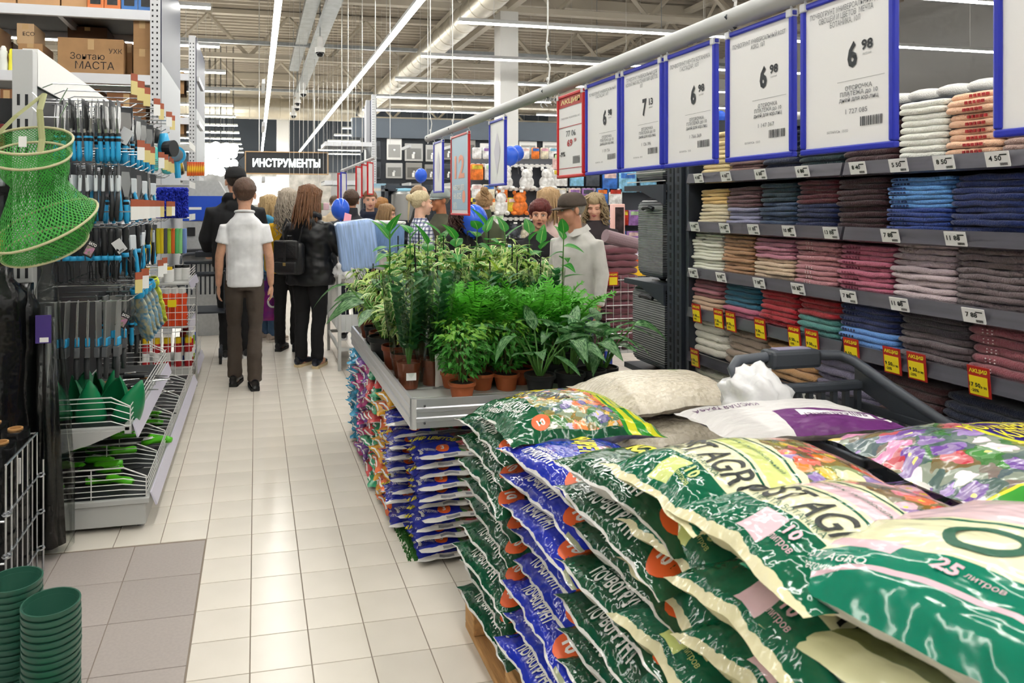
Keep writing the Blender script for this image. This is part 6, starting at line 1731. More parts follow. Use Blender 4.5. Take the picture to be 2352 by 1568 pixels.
for r in range(4):
    for i in range(9):
        y = 3.62 + i * .20
        if r == 3 and i > 6: continue
        hook(r, i, y, -.62 + (.02 if r == 3 else 0))

def handle(mb, L, r, mi=0):
    mb.lathe([(0, 0), (r * .75, 0), (r, -L * .12), (r * .82, -L * .45), (r * 1.05, -L * .8), (r * .7, -L), (0, -L)], 10, (0, 0, 0), mi, 1.0, 1.25)
def tool(kind, label, x, y, z, rz=0.0, group=None):
    t = thing({'trowel': 'garden_trowel', 'pruner': 'pruning_shears', 'rake': 'hand_rake', 'saw': 'folding_saw', 'fork': 'hand_fork'}[kind], label, {'trowel': 'trowel', 'pruner': 'shears', 'rake': 'rake', 'saw': 'saw', 'fork': 'fork'}[kind], (x, y, z), group=group, rot=(0, R.uniform(-.05, .05), rz))
    if kind in ('trowel', 'fork'):
        MB().rbox(-.001, .001, -.04, .04, -.13, .01, .0008).obj('header_card', mat('card_charcoal', '#3c3f43', rough=.4), t)
        MB().prism([(-.026, -.02), (.026, -.02), (.034, -.08), (.012, -.15), (-.012, -.15), (-.034, -.08)], 'x', -.006, .004).obj('blade', M_STL, t)
        MB().tube([(-.013, .03, .0), (-.013, .03, -.16), (.004, .03, -.205)], .0022, 5).obj('guard_wire', M_CHROME, t)
        mb = MB(); handle(mb, .13, .0125); o = mb.obj('handle', M_BLU, t, True); o.location = (0, 0, -.15)
        mb = MB(); handle(mb, .045, .0135); o = mb.obj('grip_end', M_BLK, t, True); o.location = (0, 0, -.145)
    elif kind == 'pruner':
        MB().rbox(-.002, .002, -.03, .03, -.06, .012, .001).obj('header_card', mat('card_charcoal', '#3c3f43', rough=.4), t)
        MB().rbox(-.008, .008, -.028, .028, -.125, -.045, .006).obj('blister', mat('blister_white', '#cfd6dc', rough=.3), t)
        MB().prism([(-.012, -.06), (.014, -.06), (.02, -.12), (-.02, -.12)], 'x', -.004, .004).obj('blade', M_STL, t)
        for q in (-1, 1): MB().tube([(0, q * .012, -.115), (0, q * .03, -.17), (q * .006, q * .026, -.235), (q * .006, q * .016, -.262)], [.009, .011, .0115, .008], 8).obj('handle', M_BLU if q > 0 else M_BLK, t, True)
        MB().tube([(-.013, .02, 0), (-.013, .02, -.13), (.003, .02, -.20)], .0022, 5).obj('guard_wire', M_CHROME, t)
    elif kind == 'rake':
        mb = MB(); handle(mb, .13, .016); o = mb.obj('handle', M_BLK, t, True); o.location = (0, 0, .0)
        MB().lathe([(.0, -.128), (.017, -.128), (.020, -.15), (.0, -.15)], 10).obj('ferrule', M_BLU, t, True)
        for q in (-1, 0, 1): MB().tube([(0, 0, -.145), (0, q * .028, -.18), (0, q * .034, -.25), (.018, q * .034, -.258)], .003, 5).obj('tine', M_BLK, t)
    elif kind == 'saw':
        MB().rbox(-.003, .003, -.035, .035, -.20, .01, .001).obj('header_card', mat('card_steel', '#8a8c8a', rough=.4, metal=.3), t)
        MB().prism([(-.022, .0), (.010, .0), (.022, -.22), (-.022, -.22)], 'x', -.007, -.004).obj('blade', M_STL, t)
        MB().rbox(-.011, .011, -.026, .026, -.205, -.165, .005).obj('blue_collar', M_BLU, t); MB().rbox(-.013, .013, -.034, .034, -.255, -.205, .004).obj('holder', mat('saw_grey', '#55585b', rough=.45), t)
        MB().tube([(0, 0, -.25), (0, .004, -.30), (.002, -.004, -.36)], [.012, .013, .010], 8).obj('handle', mat('saw_handle', '#3d4043', rough=.45), t, True)
TK = ('trowel', 'pruner', 'rake', 'saw'); TN = ('blue-handled trowel', 'blue pruning shears', 'black hand rake', 'blue-collared saw')
for r in range(4):
    n0 = (10, 9, 9, 7)[r]
    for j in range(n0):
        x = -.91 + j * (.27 / (n0 - 1))
        tool(TK[r], '%s on the %s row front hook, %s from the panel' % (TN[r], RNAME[r], nth(j)), x, 3.62 + R.uniform(-.004, .004), ROWZ[r] - .006, R.uniform(-.25, .25), TN[r] + ' on the front hook')
    for i in range(1, 7 if r < 3 else 6):
        kd = {0: ('trowel', 'fork'), 1: ('pruner', 'trowel'), 2: ('pruner', 'rake'), 3: ('trowel', 'saw')}[r][i % 2]
        for j in range(4 if i < 5 else 3):
            tool(kd, '%s, %s from the tip, %s rear hook, %s row' % ({'trowel': 'blue trowel', 'fork': 'blue planting fork', 'pruner': 'blue shears', 'rake': 'black rake', 'saw': 'small saw'}[kd], nth(j), nth(i), RNAME[r]), -.645 - j * .045, 3.62 + i * .20 + R.uniform(-.02, .02), ROWZ[r] - .006, R.uniform(-.9, .3), 'tools on the rear hooks')
t = thing('side_display', 'dark perforated panel with hanging tackle at the picture edge', 'display', (-1.07, 3.62, 0)); MB().box(-.75, 0, 0, .03, .3, 2.0).obj('panel', M_DARK, t)
for i in range(18):
    x, z = -.06 - (i % 3) * .09, 1.88 - (i // 3) * .16; MB().tube([(x, 0, z), (x, -.16, z + .01), (x, -.175, z + .03)], .003, 5).obj('hook_rod', M_CHROME, t)
    MB().rbox(x - .03, x + .03, -.12 - .02 * (i % 2), -.10, z - .13, z - .01, .006).obj('hanging_pack', mat('tackle_%d' % (i % 4), ('#8d2b2b', '#b9a04a', '#2e3236', '#9aa0a6')[i % 4], rough=.3, var=.4, vscale=30), t)
# hose nozzles, meter, tag cards, gloves
t = thing('hose_nozzle', 'large blue spray gun hanging at the end of the top tool row', 'nozzle', (-.60, 4.95, 1.98))
MB().tube([(0, 0, 0), (.01, 0, -.08), (.0, -.02, -.22)], [.03, .045, .028], 10).obj('body', M_BLU, t, True); MB().tube([(-.03, -.03, .02), (-.05, -.05, -.06)], [.02, .024], 10).obj('grip', M_BLK, t, True)
MB().tube([(.02, -.02, -.10), (.075, -.05, -.10)], [.05, .055], 16).obj('spray_head', M_BLK, t)
t = thing('hose_reel', 'blue round hose meter with grey dial beside the spray gun', 'hose meter', (-.545, 5.25, 1.86))
MB().tube([(0, -.02, 0), (0, .03, 0)], .062, 20).obj('body', M_BLU, t); MB().tube([(0, -.026, 0), (0, -.02, 0)], .046, 20).obj('dial', M_STL, t); MB().tube([(0, 0, -.05), (.01, 0, -.16)], [.025, .02], 8).obj('stem', M_BLU, t)
for i, (px, py, Y, c, w) in enumerate(((287, 312, 3.75, 'white', .055), (207, 572, 3.55, 'flower', .05), (274, 565, 3.6, 'white', .045), (283, 735, 3.75, 'flower', .05))):
    p = at(px, py, Y); t = thing('hang_tag', '%s hang tag dangling among the tools, %s one' % ({'white': 'white barcode', 'flower': 'black flower picture'}[c], ['upper', 'middle', 'small', 'lowest'][i]), 'tag', p, rot=(0, .5 if i != 2 else -.6, .1))
    if c == 'white':
        MB().rbox(-w / 2, w / 2, -.002, .002, -w * .7, w * .7, .001).obj('card', mat('tag_white', '#c9cbcd', rough=.4), t)
        mb = MB(); [mb.box(-w * .3 + q * .004, -w * .3 + q * .004 + .002, -.0032, -.002, -w * .6, -w * .4) for q in range(6)]; tag(mb.obj('barcode', M_BLK, t), kind='stuff')
    else:
        MB().rbox(-w / 2, w / 2, -.002, .002, -w * .75, w * .75, .001).obj('card', M_BLK, t)
        mb = MB(); put_text(mb, 'SATO', lambda a, b: Vector((a, -.003, b)), .014, .036, .03, cy=w * .5); mb.obj('lettering', M_INKW, t)
        MB().box(-w * .36, w * .36, -.0032, -.002, -w * .6, w * .25).obj('picture', mat('tag_picture', '#6f8a5a', var=.9, vscale=70, c2='#d07fb4', rough=.4), t)
for i in range(5):
    p = at(318 + i * 9, 745, 4.0 + i * .15); t = thing('work_glove', 'patterned %s garden glove hanging by the tools, %s of five' % ('blue' if i < 4 else 'yellow', nth(i)), 'glove', (p.x, p.y, 1.02), group='garden gloves', rot=(0, -.35, 1.0))
    m = mat('glove_blue', '#5d94b8', rough=.8, var=.8, vscale=40, c2='#cfc79a') if i < 4 else mat('glove_yellow', '#c9d24a', rough=.8, var=.4, vscale=40)
    g = MB(); g.ell((0, 0, -.06), (.016, .045, .07), 10, 7); add_hand(g, (0, 0, -.08), (0, .1, -1), (1, 0, 0), 1.25, .15); me = remesh(g, .006, 2); me.materials.append(m); link('glove_shell', me, t); MB().lathe([(.022, 0), (.026, .02), (.024, .05), (.02, .05)], 12, sy=1.6).obj('cuff', M_BLU if i < 4 else m, t, True)
# green scoops in the upper basket, green handled tools in the lower one
M_SCOOP = mat('scoop_green', '#117a4c', rough=.35)
for i in range(9):
    x, y = -.92 + (i % 5) * .075, 3.66 + (i // 5) * .18 + (i % 2) * .03
    mb = MB(); n = 12
    for s_ in range(7):
        for j in range(n): a = -1.5 + 3.0 * j / (n - 1); r = .07 * (1 - (s_ / 6) ** 2.2) + .004; mb.v.append((r * math.cos(a) * .8, r * math.sin(a), .21 * s_ / 6))
    for s_ in range(6):
        for j in range(n - 1): a = s_ * n + j; mb.f.append((a, a + 1, a + n + 1, a + n)); mb.mi.append(0)
    o = mb.obj('green_scoop', M_SCOOP, None, True); o.location = (x, y, .478); o.rotation_euler = (R.uniform(-.3, .3), R.uniform(-.4, .5), R.uniform(-2, 2)); md = o.modifiers.new('solid', 'SOLIDIFY'); md.thickness = .003
    tag(o, 'dark green plastic garden scoop in the upper basket, %s of nine' % nth(i), 'scoop', 'green scoops')
M_LIME = mat('lime_handle', '#58c422', rough=.3)
for i in range(22):
    x, y = -.93 + R.uniform(0, .36), 3.58 + (i // 4) * .20 + R.uniform(0, .12)
    t = thing('lime_hand_tool', 'lime-handled hand tool lying in the lower wire basket, %s from the front' % nth(i), 'hand tool', (x, y, .185 + (i % 3) * .018), group='lime handled tools', rot=(0, HP + R.uniform(-.15, .15), R.uniform(-.5, .5) + (PI if i % 2 else 0)))
    mb = MB(); handle(mb, .135, .019); mb.obj('handle', M_LIME, t, True); MB().prism([(-.02, 0), (.02, 0), (.026, .06), (0, .11), (-.026, .06)], 'x', -.003, .003).obj('blade', M_BLK, t)
    if i % 3 == 0: MB().rbox(-.02, -.018, -.02, .02, -.06, -.01, .0005).obj('paper_label', M_WHITE, t)
for i in range(14):
    t = thing('metal_hand_tool', 'dark steel hand tool in the wire baskets, %s along the aisle' % nth(i), 'hand tool', (-.80 + R.uniform(0, .2), (4.1 + i * .05) if i < 8 else (4.7 + (i - 8) * .15), .50 + (i % 2) * .02 if i < 8 else .18 + (i % 2) * .03), group='steel hand tools', rot=(0, HP, R.uniform(-.6, .6)))
    MB().tube([(0, 0, 0), (0, 0, -.12)], [.009, .011], 8).obj('handle', mat('beech', '#b98550', rough=.6) if i % 3 == 0 else M_BLK, t); MB().tube([(0, 0, 0), (0, .01, .06), (0, 0, .13)], [.005, .006, .003], 6).obj('shank', M_STL, t)

# ------------------------------------------------------------------ keep net, black covers, film rolls, pots
def net_mat():
    m = bpy.data.materials.new('green_netting'); m.use_nodes = True; nt = m.node_tree; b = nt.nodes['Principled BSDF']; b.inputs['Base Color'].default_value = (*rgb('#2f8f2c'), 1); b.inputs['Roughness'].default_value = .6
    uv = nt.nodes.new('ShaderNodeUVMap'); sp = nt.nodes.new('ShaderNodeSeparateXYZ'); nt.links.new(uv.outputs[0], sp.inputs[0])
    def mth(op, a, b2=0.0):
        o = nt.nodes.new('ShaderNodeMath'); o.operation = op
        for v, s_ in ((a, o.inputs[0]), (b2, o.inputs[1])):
            if isinstance(v, float): s_.default_value = v
            else: nt.links.new(v, s_)
        return o.outputs[0]
    a = mth('SINE', mth('MULTIPLY', mth('ADD', sp.outputs[0], sp.outputs[1]), 440.0)); c = mth('SINE', mth('MULTIPLY', mth('SUBTRACT', sp.outputs[0], sp.outputs[1]), 440.0))
    th = mth('MAXIMUM', mth('GREATER_THAN', a, .4), mth('GREATER_THAN', c, .4)); nt.links.new(th, b.inputs['Alpha']); MATS['green_netting'] = m; return m
M_NET = net_mat()
def keep_net():
    p0 = at(72, 322, 3.05); t = thing('keep_net', 'green mesh keep net with beige hoops hanging from the gondola post', 'net', p0)
    rings = [((0, 0, 0), .150, .45, .0), ((.0, -.01, -.06), .145, .45, 0), ((.03, .0, -.17), .10, .4, 0), ((.055, -.02, -.33), .205, .40, -.35), ((.05, .0, -.415), .16, .42, -.2)]
    m = mat('hoop_beige', '#b9b58e', rough=.6); loops = []
    for c, r, tl, tz in rings:
        pts = []
        for j in range(36):
            a = 2 * PI * j / 36; q = Vector((r * math.cos(a), r * math.sin(a), 0)); q = Matrix.Rotation(tl, 3, 'X') @ q; q = Matrix.Rotation(tz, 3, 'Y') @ q; pts.append(q + Vector(c))
        loops.append(pts)
    for i in (0, 1, 3, 4): MB().tube(loops[i], .0055, 6, closed=True).obj('hoop', m, t, True)
    mb = MB(); mb.uv = []; sub = 5; rows = []
    for i in range(len(loops) - 1):
        for s_ in range(sub + (i == len(loops) - 2)):
            f = s_ / sub; rows.append([a.lerp(b, f) + Vector((0, 0, -.01 * math.sin(f * PI))) for a, b in zip(loops[i], loops[i + 1])])
    for i, row in enumerate(rows):
        for j in range(37): q = row[j % 36]; k = 1 + .06 * mnoise.noise(Vector((j * .5, i * .6, 3))); mb.v.append((q.x * k, q.y * k, q.z)); mb.uv.append((j / 36, i * .022))
    for i in range(len(rows) - 1):
        for j in range(36): a = i * 37 + j; mb.f.append((a, a + 1, a + 38, a + 37)); mb.mi.append(0)
    mb.obj('netting', M_NET, t, True)
    mb = MB(); mb.uv = []; c = Vector((.05, 0, -.42)); k = 0
    for i in range(4):
        for j in range(37): q = loops[4][j % 36].lerp(c, i / 3.0); mb.v.append(tuple(q)); mb.uv.append((j / 36, i * .03))
    for i in range(3):
        for j in range(36): a = i * 37 + j; mb.f.append((a, a + 1, a + 38, a + 37)); mb.mi.append(0)
    mb.obj('net_bottom', M_NET, t, True)
    top = Vector((-.02, .25, .22)); ms = mat('strap_khaki', '#8d8f63', rough=.7)
    MB().tube([top, Vector((-.07, .05, .10)), loops[0][20]], .012, 6, flat=.3).obj('strap', ms, t); MB().tube([top, Vector((.03, .0, .12)), Vector((.055, -.06, .0)), loops[0][30] + Vector((-.01, -.005, 0))], .012, 6, flat=.3).obj('strap', ms, t)
    MB().rbox(-.014, .014, -.11, -.106, -.035, .005, .001).obj('care_label', M_WHITE, t)
    for z in (.235, .17): MB().tube([(-.09, .33, z), (-.05, .33, z - .04), (.02, .33, z - .04), (.06, .3, z + .02)], .003, 5).obj('hanging_hook', M_CHROME, t)
keep_net()
M_BFILM = mat('black_film', '#0d0e10', rough=.18, bump=.9, bscale=16); M_BMESH = mat('black_mesh', '#2b2d30', rough=.5, bump=.8, bscale=300)
for i, (x, y, z0, h, rx, ry, lab, m) in enumerate(((-1.06, 3.30, .0, 1.25, .10, .10, 'tall black film-wrapped garden chair cover at the picture edge', M_BFILM), (-.975, 3.37, .05, 1.12, .055, .06, 'black mesh roll beside the clear plastic sleeve', M_BFILM), (-1.2, 3.35, .3, 1.0, .08, .08, 'folded black mesh chair behind the covers', M_BMESH))):
    mb = MB(); n, k = 24, 22
    for s_ in range(k + 1):
        for j in range(n):
            a = 2 * PI * j / n; q = 1 + .22 * mnoise.noise(Vector((math.cos(a) * 1.6, math.sin(a) * 1.6, s_ * .25 + i * 9))) + .08 * math.sin(a * 7 + s_ * .3)
            tp = 1 if 1 < s_ < k - 1 else .55; mb.v.append((rx * q * math.cos(a) * tp, ry * q * math.sin(a) * tp, h * s_ / k))
    for s_ in range(k):
        for j in range(n): mb.f.append((s_ * n + j, s_ * n + (j + 1) % n, (s_ + 1) * n + (j + 1) % n, (s_ + 1) * n + j)); mb.mi.append(0)
    mb.f.append(tuple(range(k * n, k * n + n))); mb.mi.append(0)
    o = mb.obj('garden_cover', m, None, True); o.location = (x, y, z0); tag(o, lab, 'cover')
t = thing('parasol_sleeve', 'clear plastic sleeve with black parasol and purple label', 'parasol', (-.885, 3.35, .02))
mb = MB(); n = 18
for s_, (r, z) in enumerate(((.10, 0), (.105, .3), (.085, .6), (.062, .95), (.05, 1.12), (.022, 1.2), (.035, 1.27))):
    for j in range(n): a = 2 * PI * j / n; q = 1 + .12 * math.sin(a * 4 + s_) ; mb.v.append((r * q * math.cos(a), r * q * math.sin(a) * .8, z))
for s_ in range(6):
    for j in range(n): mb.f.append((s_ * n + j, s_ * n + (j + 1) % n, (s_ + 1) * n + (j + 1) % n, (s_ + 1) * n + j)); mb.mi.append(0)
mb.obj('clear_sleeve', M_CELLO, t, True)
for q in range(5): MB().tube([(.045 * math.cos(q * 1.3), .035 * math.sin(q * 1.3), .02), (.02 * math.cos(q * 1.3), .015 * math.sin(q * 1.3), 1.0)], [.035, .012], 7).obj('folded_canopy', M_BFILM, t, True)
MB().tube([(0.01, -.03, .1), (.012, -.02, 1.05)], .012, 8).obj('pole', mat('pole_alu', '#9a9ea2', metal=.7, rough=.3), t)
MB().rbox(-.028, .035, -.068, -.062, .90, 1.02, .002).obj('purple_label', mat('label_purple', '#43307d', rough=.35), t); MB().box(-.01, .025, -.0695, -.068, .905, .925).obj('label_barcode', M_WHITE, t)
for i, (x, y) in enumerate(((-1.035, 3.17), (-.94, 3.12), (-.955, 3.0), (-1.0, 2.89), (-1.08, 3.04))):
    t = thing('film_roll', 'roll of black plastic film with cardboard core, %s of five in the wire cage' % nth(i), 'film roll', (x, y, .005), group='black film rolls'); h = .62 - .015 * i
    MB().lathe([(.026, h), (.052, h), (.054, h - .006), (.054, .0), (.026, 0)], 24).obj('film', M_BFILM, t, True, 40)
    MB().lathe([(.022, h + .006), (.028, h + .006), (.028, .0), (.022, .0), (.022, h + .006)], 20).obj('core', mat('cardboard_core', '#b98a55', rough=.8), t, True, 40)
    if i in (1, 3): MB().rbox(.0, .035, -.056, -.048, h - .2, h - .1, .001).obj('paper_label', M_WHITE, t)
def cage():
    t = thing('wire_cage', 'tall chrome wire cage holding the black film rolls', 'cage', (0, 0, 0)); x1, y0, y1, h = -.875, 2.80, 3.17, .575
    for i in range(7):
        y = y0 + (y1 - y0) * i / 6; MB().tube([(x1, y, .0), (x1, y, h)], .0035, 6).obj('upright_wire', M_CHROME, t)
    for i in range(8):
        x = x1 - .045 - .06 * i; MB().tube([(x, y0 - .01, 0), (x, y0 - .01, h - .02)], .0035, 6).obj('upright_wire', M_CHROME, t)
    for z in (.10, .25, .40): 
        MB().tube([(x1 + .006, y0, z), (x1 + .006, y1, z)], .0045, 6).obj('cross_wire', M_CHROME, t); MB().tube([(x1, y0 - .015, z - .02), (x1 - .5, y0 - .015, z - .02)], .0045, 6).obj('cross_wire', M_CHROME, t)
        for (xx, yy) in ((x1 + .004, y0), (x1 + .012, y1 + .01)): MB().tube([(xx + .014 * math.cos(a), yy + .014 * math.sin(a), z + .003 * math.sin(a)) for a in [q * .7 for q in range(9)]], .004, 6, closed=True).obj('clip_ring', M_CHROME, t)
    MB().tube([(x1, y0, h), (x1, y1, h), (x1 - .03, y1, h)], .005, 6).obj('top_wire', M_CHROME, t); MB().tube([(x1 - .02, y0 - .01, h - .02), (x1 - .5, y0 - .01, h - .02)], .005, 6).obj('top_wire', M_CHROME, t)
    MB().tube([(x1 + .018, y1 + .02, 0), (x1 + .018, y1 + .02, .46)], .005, 6).obj('hinge_rod', M_CHROME, t)
cage()
M_POTG = mat('pot_green', '#2c5a4a', rough=.35)
def pot_stack(px, Y, ztop, n, lab, r=.070):
    x = at(px, 1380, Y).x
    for i in range(n):
        z = ztop - .085 - i * .0175
        o = MB().lathe([(0, .004), (r * .72, 0), (r * .75, .003), (r * .93, .072), (r, .073), (r * 1.02, .077), (r * 1.02, .086), (r * .96, .086), (r * .92, .06), (r * .7, .01), (0, .008)], 28).obj('plant_pot', M_POTG, None, True, 40)
        o.location = (x + R.uniform(-.001, .001), Y + R.uniform(-.001, .001), z); tag(o, 'nested green plastic pot, %s, %s' % ('topmost' if i == 0 else nth(i) + ' from the top', lab), 'pot', 'nested green pots')
pot_stack(118, 2.0, .478, 19, 'stack beside the wire shelf corner'); pot_stack(33, 2.15, .475, 19, 'stack at the picture edge')
t = thing('low_wire_shelf', 'low white wire shelf carrying the nested green pots', 'shelf', (-.80, 1.75, 0))
for i in range(9): MB().tube([(i * .05, 0, .05), (i * .05, .42, .05)], .003, 5).obj('shelf_wire', M_WIRE, t)
for y in (0, .42): MB().tube([(-.02, y, .05), (.42, y, .05)], .004, 5).obj('rim_wire', M_WIRE, t)
MB().tube([(.42, 0, .05), (.42, .42, .05)], .005, 6).obj('rim_wire', M_WIRE, t); MB().tube([(.42, .03, .0), (.42, .03, .14), (.42, .40, .14), (.42, .40, 0)], .006, 6).obj('guard_rail', M_WIRE, t)
MB().box(-.02, .42, 0, .42, 0, .045).obj('base', M_GREY, t)
o = MB().lathe([(0, .09), (.03, .088), (.07, .07), (.095, .035), (.10, .0), (.104, .0), (.10, .04), (.074, .076), (.03, .094), (0, .096)], 26).obj('green_bowl', mat('bowl_green', '#12924e', rough=.3), None, True)
o.location = (at(85, 1540, 1.9).x, 1.86, .20); tag(o, 'upturned bright green plastic bowl before the pot stacks', 'bowl')
o = MB().box(-.06, .06, -.06, .06, 0, .15).obj('carton', mat('carton_black', '#1b1d1f', rough=.5)); o.location = (at(85, 1540, 1.9).x, 1.86, .05); tag(o, 'black carton below the bright green bowl', 'carton')

# ------------------------------------------------------------------ second gondola with cleaning goods
def gondola2():
    ya, yb = 6.22, 6.92; t = thing('cleaning_gondola', 'grey gondola with wire baskets of cleaning bottles', 'shelf unit', (0, 0, 0))
    MB().rbox(-1.0, -.535, ya, yb, .02, .14, .004).obj('plinth', M_GREY, t); MB().box(-1.03, -.985, ya, yb, .1, 2.1).obj('back_panel', M_DARK, t)
    for z, x1 in ((.155, -.50), (.50, -.56), (.86, -.55)):
        MB().rbox(-.985, x1, ya, yb, z - .015, z, .003).obj('shelf', M_GREY, t); MB().prism([(x1, z + .01), (x1 + .008, z + .01), (x1 + .03, z - .055), (x1 + .022, z - .057)], 'y', ya, yb).obj('price_strip', M_STRIP, t)
        for q in range(4): MB().tube([(x1 - .003, ya, z + .02 + q * .025), (x1 - .003, yb, z + .02 + q * .025)], .003, 5).obj('front_wire', M_WIRE, t)
    for i in range(9): MB().tube([(-.93 + i * .055, ya - .02, .06), (-.93 + i * .055, ya - .02, .82)], .0028, 5).obj('grid_wire', M_WIRE, t)
    for z in (.10, .22, .34, .46, .50, .56, .62, .68, .74, .82): MB().tube([(-.95, ya - .022, z), (-.48, ya - .022, z)], .003, 5).obj('grid_wire', M_WIRE, t)
    MB().tube([(-.485, ya - .02, 0), (-.485, ya - .02, .86)], .008, 6).obj('grid_post', M_CHROME, t)
gondola2()
def bottle(name, label, x, y, z, r, h, body, cap, shape='can', grp=None):
    t = thing(name, label, 'bottle', (x, y, z), group=grp)
    if shape == 'can':
        MB().lathe([(0, 0), (r, 0), (r, h * .78), (r * .85, h * .82)], 16).obj('body', body, t, True, 40); MB().lathe([(r * .9, h * .78), (r * .9, h), (0, h)], 16).obj('cap', cap, t, True, 40); MB().lathe([(r * 1.01, h * .2), (r * 1.01, h * .5)], 16).obj('label_band', M_WHITE, t, True)
    else:
        MB().lathe([(0, 0), (r, 0), (r * 1.02, h * .3), (r * .8, h * .55), (r, h * .78), (r * .55, h * .86)], 16, sy=.7).obj('body', body, t, True, 40); MB().lathe([(r * .7, h * .80), (r * .75, h * .9), (r * .4, h), (0, h)], 14, sy=.8).obj('cap', cap, t, True, 40)
MR, MY, MW = mat('can_red', '#b3262a', rough=.3), mat('cap_yellow', '#ecc51c', rough=.35), mat('cap_white', '#e6e6e4', rough=.4)
for i in range(8):
    bottle('spray_can', 'red spray can with yellow cap on the lowest shelf, %s along' % nth(i), -.90 + (i % 5) * .085 if i < 5 else -.575, 6.30 if i < 5 else 6.30 + (i - 4) * .12, .156, .031, .24, MR, MY, grp='spray cans with yellow caps')
for i in range(6):
    bottle('cleaner_bottle', '%s cleaner bottle low in the gondola, %s along the aisle' % (('red', 'blue', 'green')[i % 3], nth(i)), -.56 - .06 * (i % 2), 6.42 + i * .08, .156, .032, .26, (MR, mat('can_blue', '#2a52a8', rough=.3), mat('can_green', '#8fae3c', rough=.3))[i % 3], MR if i % 2 else MW, grp='cleaner bottles')
MO, MV = mat('gel_orange', '#e8502a', rough=.15), mat('gel_violet', '#a53a9c', rough=.15)
for i, (px, mm, nm) in enumerate(((362, MV, 'violet'), (385, MO, 'orange'), (402, MO, 'orange'), (418, MO, 'orange'))):
    bottle('gel_bottle', '%s gel bottle with white cap, %s from the tools' % (nm, nth(i)), at(px, 690, 6.27).x, 6.27, .502, .047, .33, mm, MW, 'gel', 'gel bottles')
o = MB().rbox(-.035, .035, -.003, .003, -.03, .03, .001).obj('yellow_price_card', mat('sale_yellow', '#f0d820', rough=.4)); o.location = at(395, 697, 6.19); tag(o, 'yellow price card clipped to the gel bottle basket', 'price card')
for i in range(6):
    bottle('jar', '%s capped jar on the upper shelf, %s along' % ('yellow' if i < 2 else 'black', nth(i)), -.9 + i * .06 + (.12 if i == 1 else 0), 6.3 + (i // 2) * .1, .862, .035, .13, MW, MY if i < 2 else M_BLK, 'can', 'jars')
def slab(name, label, px, py, Y, w, h, d, m, rot=(0, 0, 0), r=.01, cat='pack', grp=None):
    o = MB().rbox(-w / 2, w / 2, -d / 2, d / 2, -h / 2, h / 2, r).obj(name, m, None, True, 50); o.location = at(px, py, Y); o.rotation_euler = rot; tag(o, label, cat, grp); return o
M_TURQ = mat('sponge_turquoise', '#5ec4b8', rough=.6)
slab('car_sponge', 'turquoise car sponge in clear film nearer the tools', 357, 365, 6.2, .045, .20, .09, M_TURQ, r=.02, cat='sponge'); slab('car_sponge', 'wide turquoise car sponge in clear film beside the black cover', 384, 368, 6.25, .085, .235, .10, M_TURQ, r=.03, cat='sponge')
slab('packed_cover', 'black and yellow packed car cover hanging after the sponges', 411, 372, 6.3, .06, .22, .12, mat('pack_black', '#1d1f21', rough=.25, var=.6, vscale=9, c2='#c9a91f'), (0, -.15, 0), .02); slab('dark_brush', 'dark green brush pad between the two sponges', 370, 362, 6.3, .02, .17, .1, mat('pad_green', '#2c4a3c', rough=.8), r=.008, cat='brush')
MITT = mat('mitt_blue', '#2a3fd0', rough=.9, var=.5, vscale=60, c2='#1a2590')
for i in range(4):
    px = 372 + i * 15; bm = bmesh.new(); bmesh.ops.create_grid(bm, x_segments=1, y_segments=1, size=.01); bm.free(); g = MB(); w, h, d = .075, .235, .10; rr = random.Random(i)
    for q in range(420):
        u, v, s_ = rr.uniform(-1, 1), rr.uniform(-1, 1), rr.choice((0, 1, 2)); p = [(u * w / 2, -d / 2, v * h / 2), (w / 2, u * d / 2, v * h / 2), (u * w / 2, rr.uniform(-d / 2, d / 2), -h / 2)][s_]; n_ = [(0, -1, -.4), (1, -.2, -.4), (0, 0, -1)][s_]
        g.tube([p, Vector(p) + Vector(n_) * .012 + Vector((rr.uniform(-.006, .006), 0, -.006))], [.0055, .004], 4)
    g.rbox(-w / 2, w / 2, -d / 2, d / 2, -h / 2, h / 2, .015); o = g.obj('wash_mitt', MITT, None, True); o.location = at(px, 463, 6.15 + .02 * i); tag(o, 'royal blue noodle wash mitt on a hook, %s from the tools' % nth(i), 'mitt', 'blue wash mitts'); o['kind'] = 'thing'
CL = (('#e0c520', 'yellow'), ('#e0c520', 'yellow'), ('#4b4d50', 'charcoal'), ('#c9c220', 'yellow'), ('#e0c520', 'yellow'), ('#55565a', 'charcoal'), ('#a9c83a', 'lime'), ('#d9662a', 'orange'), ('#58b870', 'green'), ('#8fd08a', 'pale green'), ('#6f8ac0', 'blue'))
for i, (c, nm) in enumerate(CL):
    slab('chamois_cloth', '%s cleaning cloth hanging flat, %s from the tools' % (nm, nth(i)), 338 + i * 8.6, 553, 6.2 + i * .012, .030, .21 + (.06 if c[1] == '4' else 0), .085, mat('cloth_flat_' + c, c, rough=.7), r=.006, cat='cloth', grp='cleaning cloths')
for i in range(8):
    slab('marker_pack', 'small red and yellow blister pack past the sponges, %s along' % nth(i), 432 + i * 5, 388, 6.85 + i * .03, .018, .13, .05, mat('pack_ry', '#c8432a', rough=.4, var=.6, vscale=20, c2='#e8c62c'), r=.004, cat='pack', grp='red and yellow blister packs')
t = thing('goods_hooks', 'rows of white wire hooks with empty label holders above the sponges', 'hook rack', (0, 0, 0))
for z in (2.02, 1.68, 1.40):
    for i in range(10):
        MB().tube([(-.985, 6.3 + i * .06, z), (-.55, 6.3 + i * .06, z)], .0035, 5).obj('hook_rod', M_WIRE, t); MB().box(-.552, -.547, 6.29 + i * .06, 6.31 + i * .06, z - .02, z + .035).obj('label_holder', M_WHITE, t)

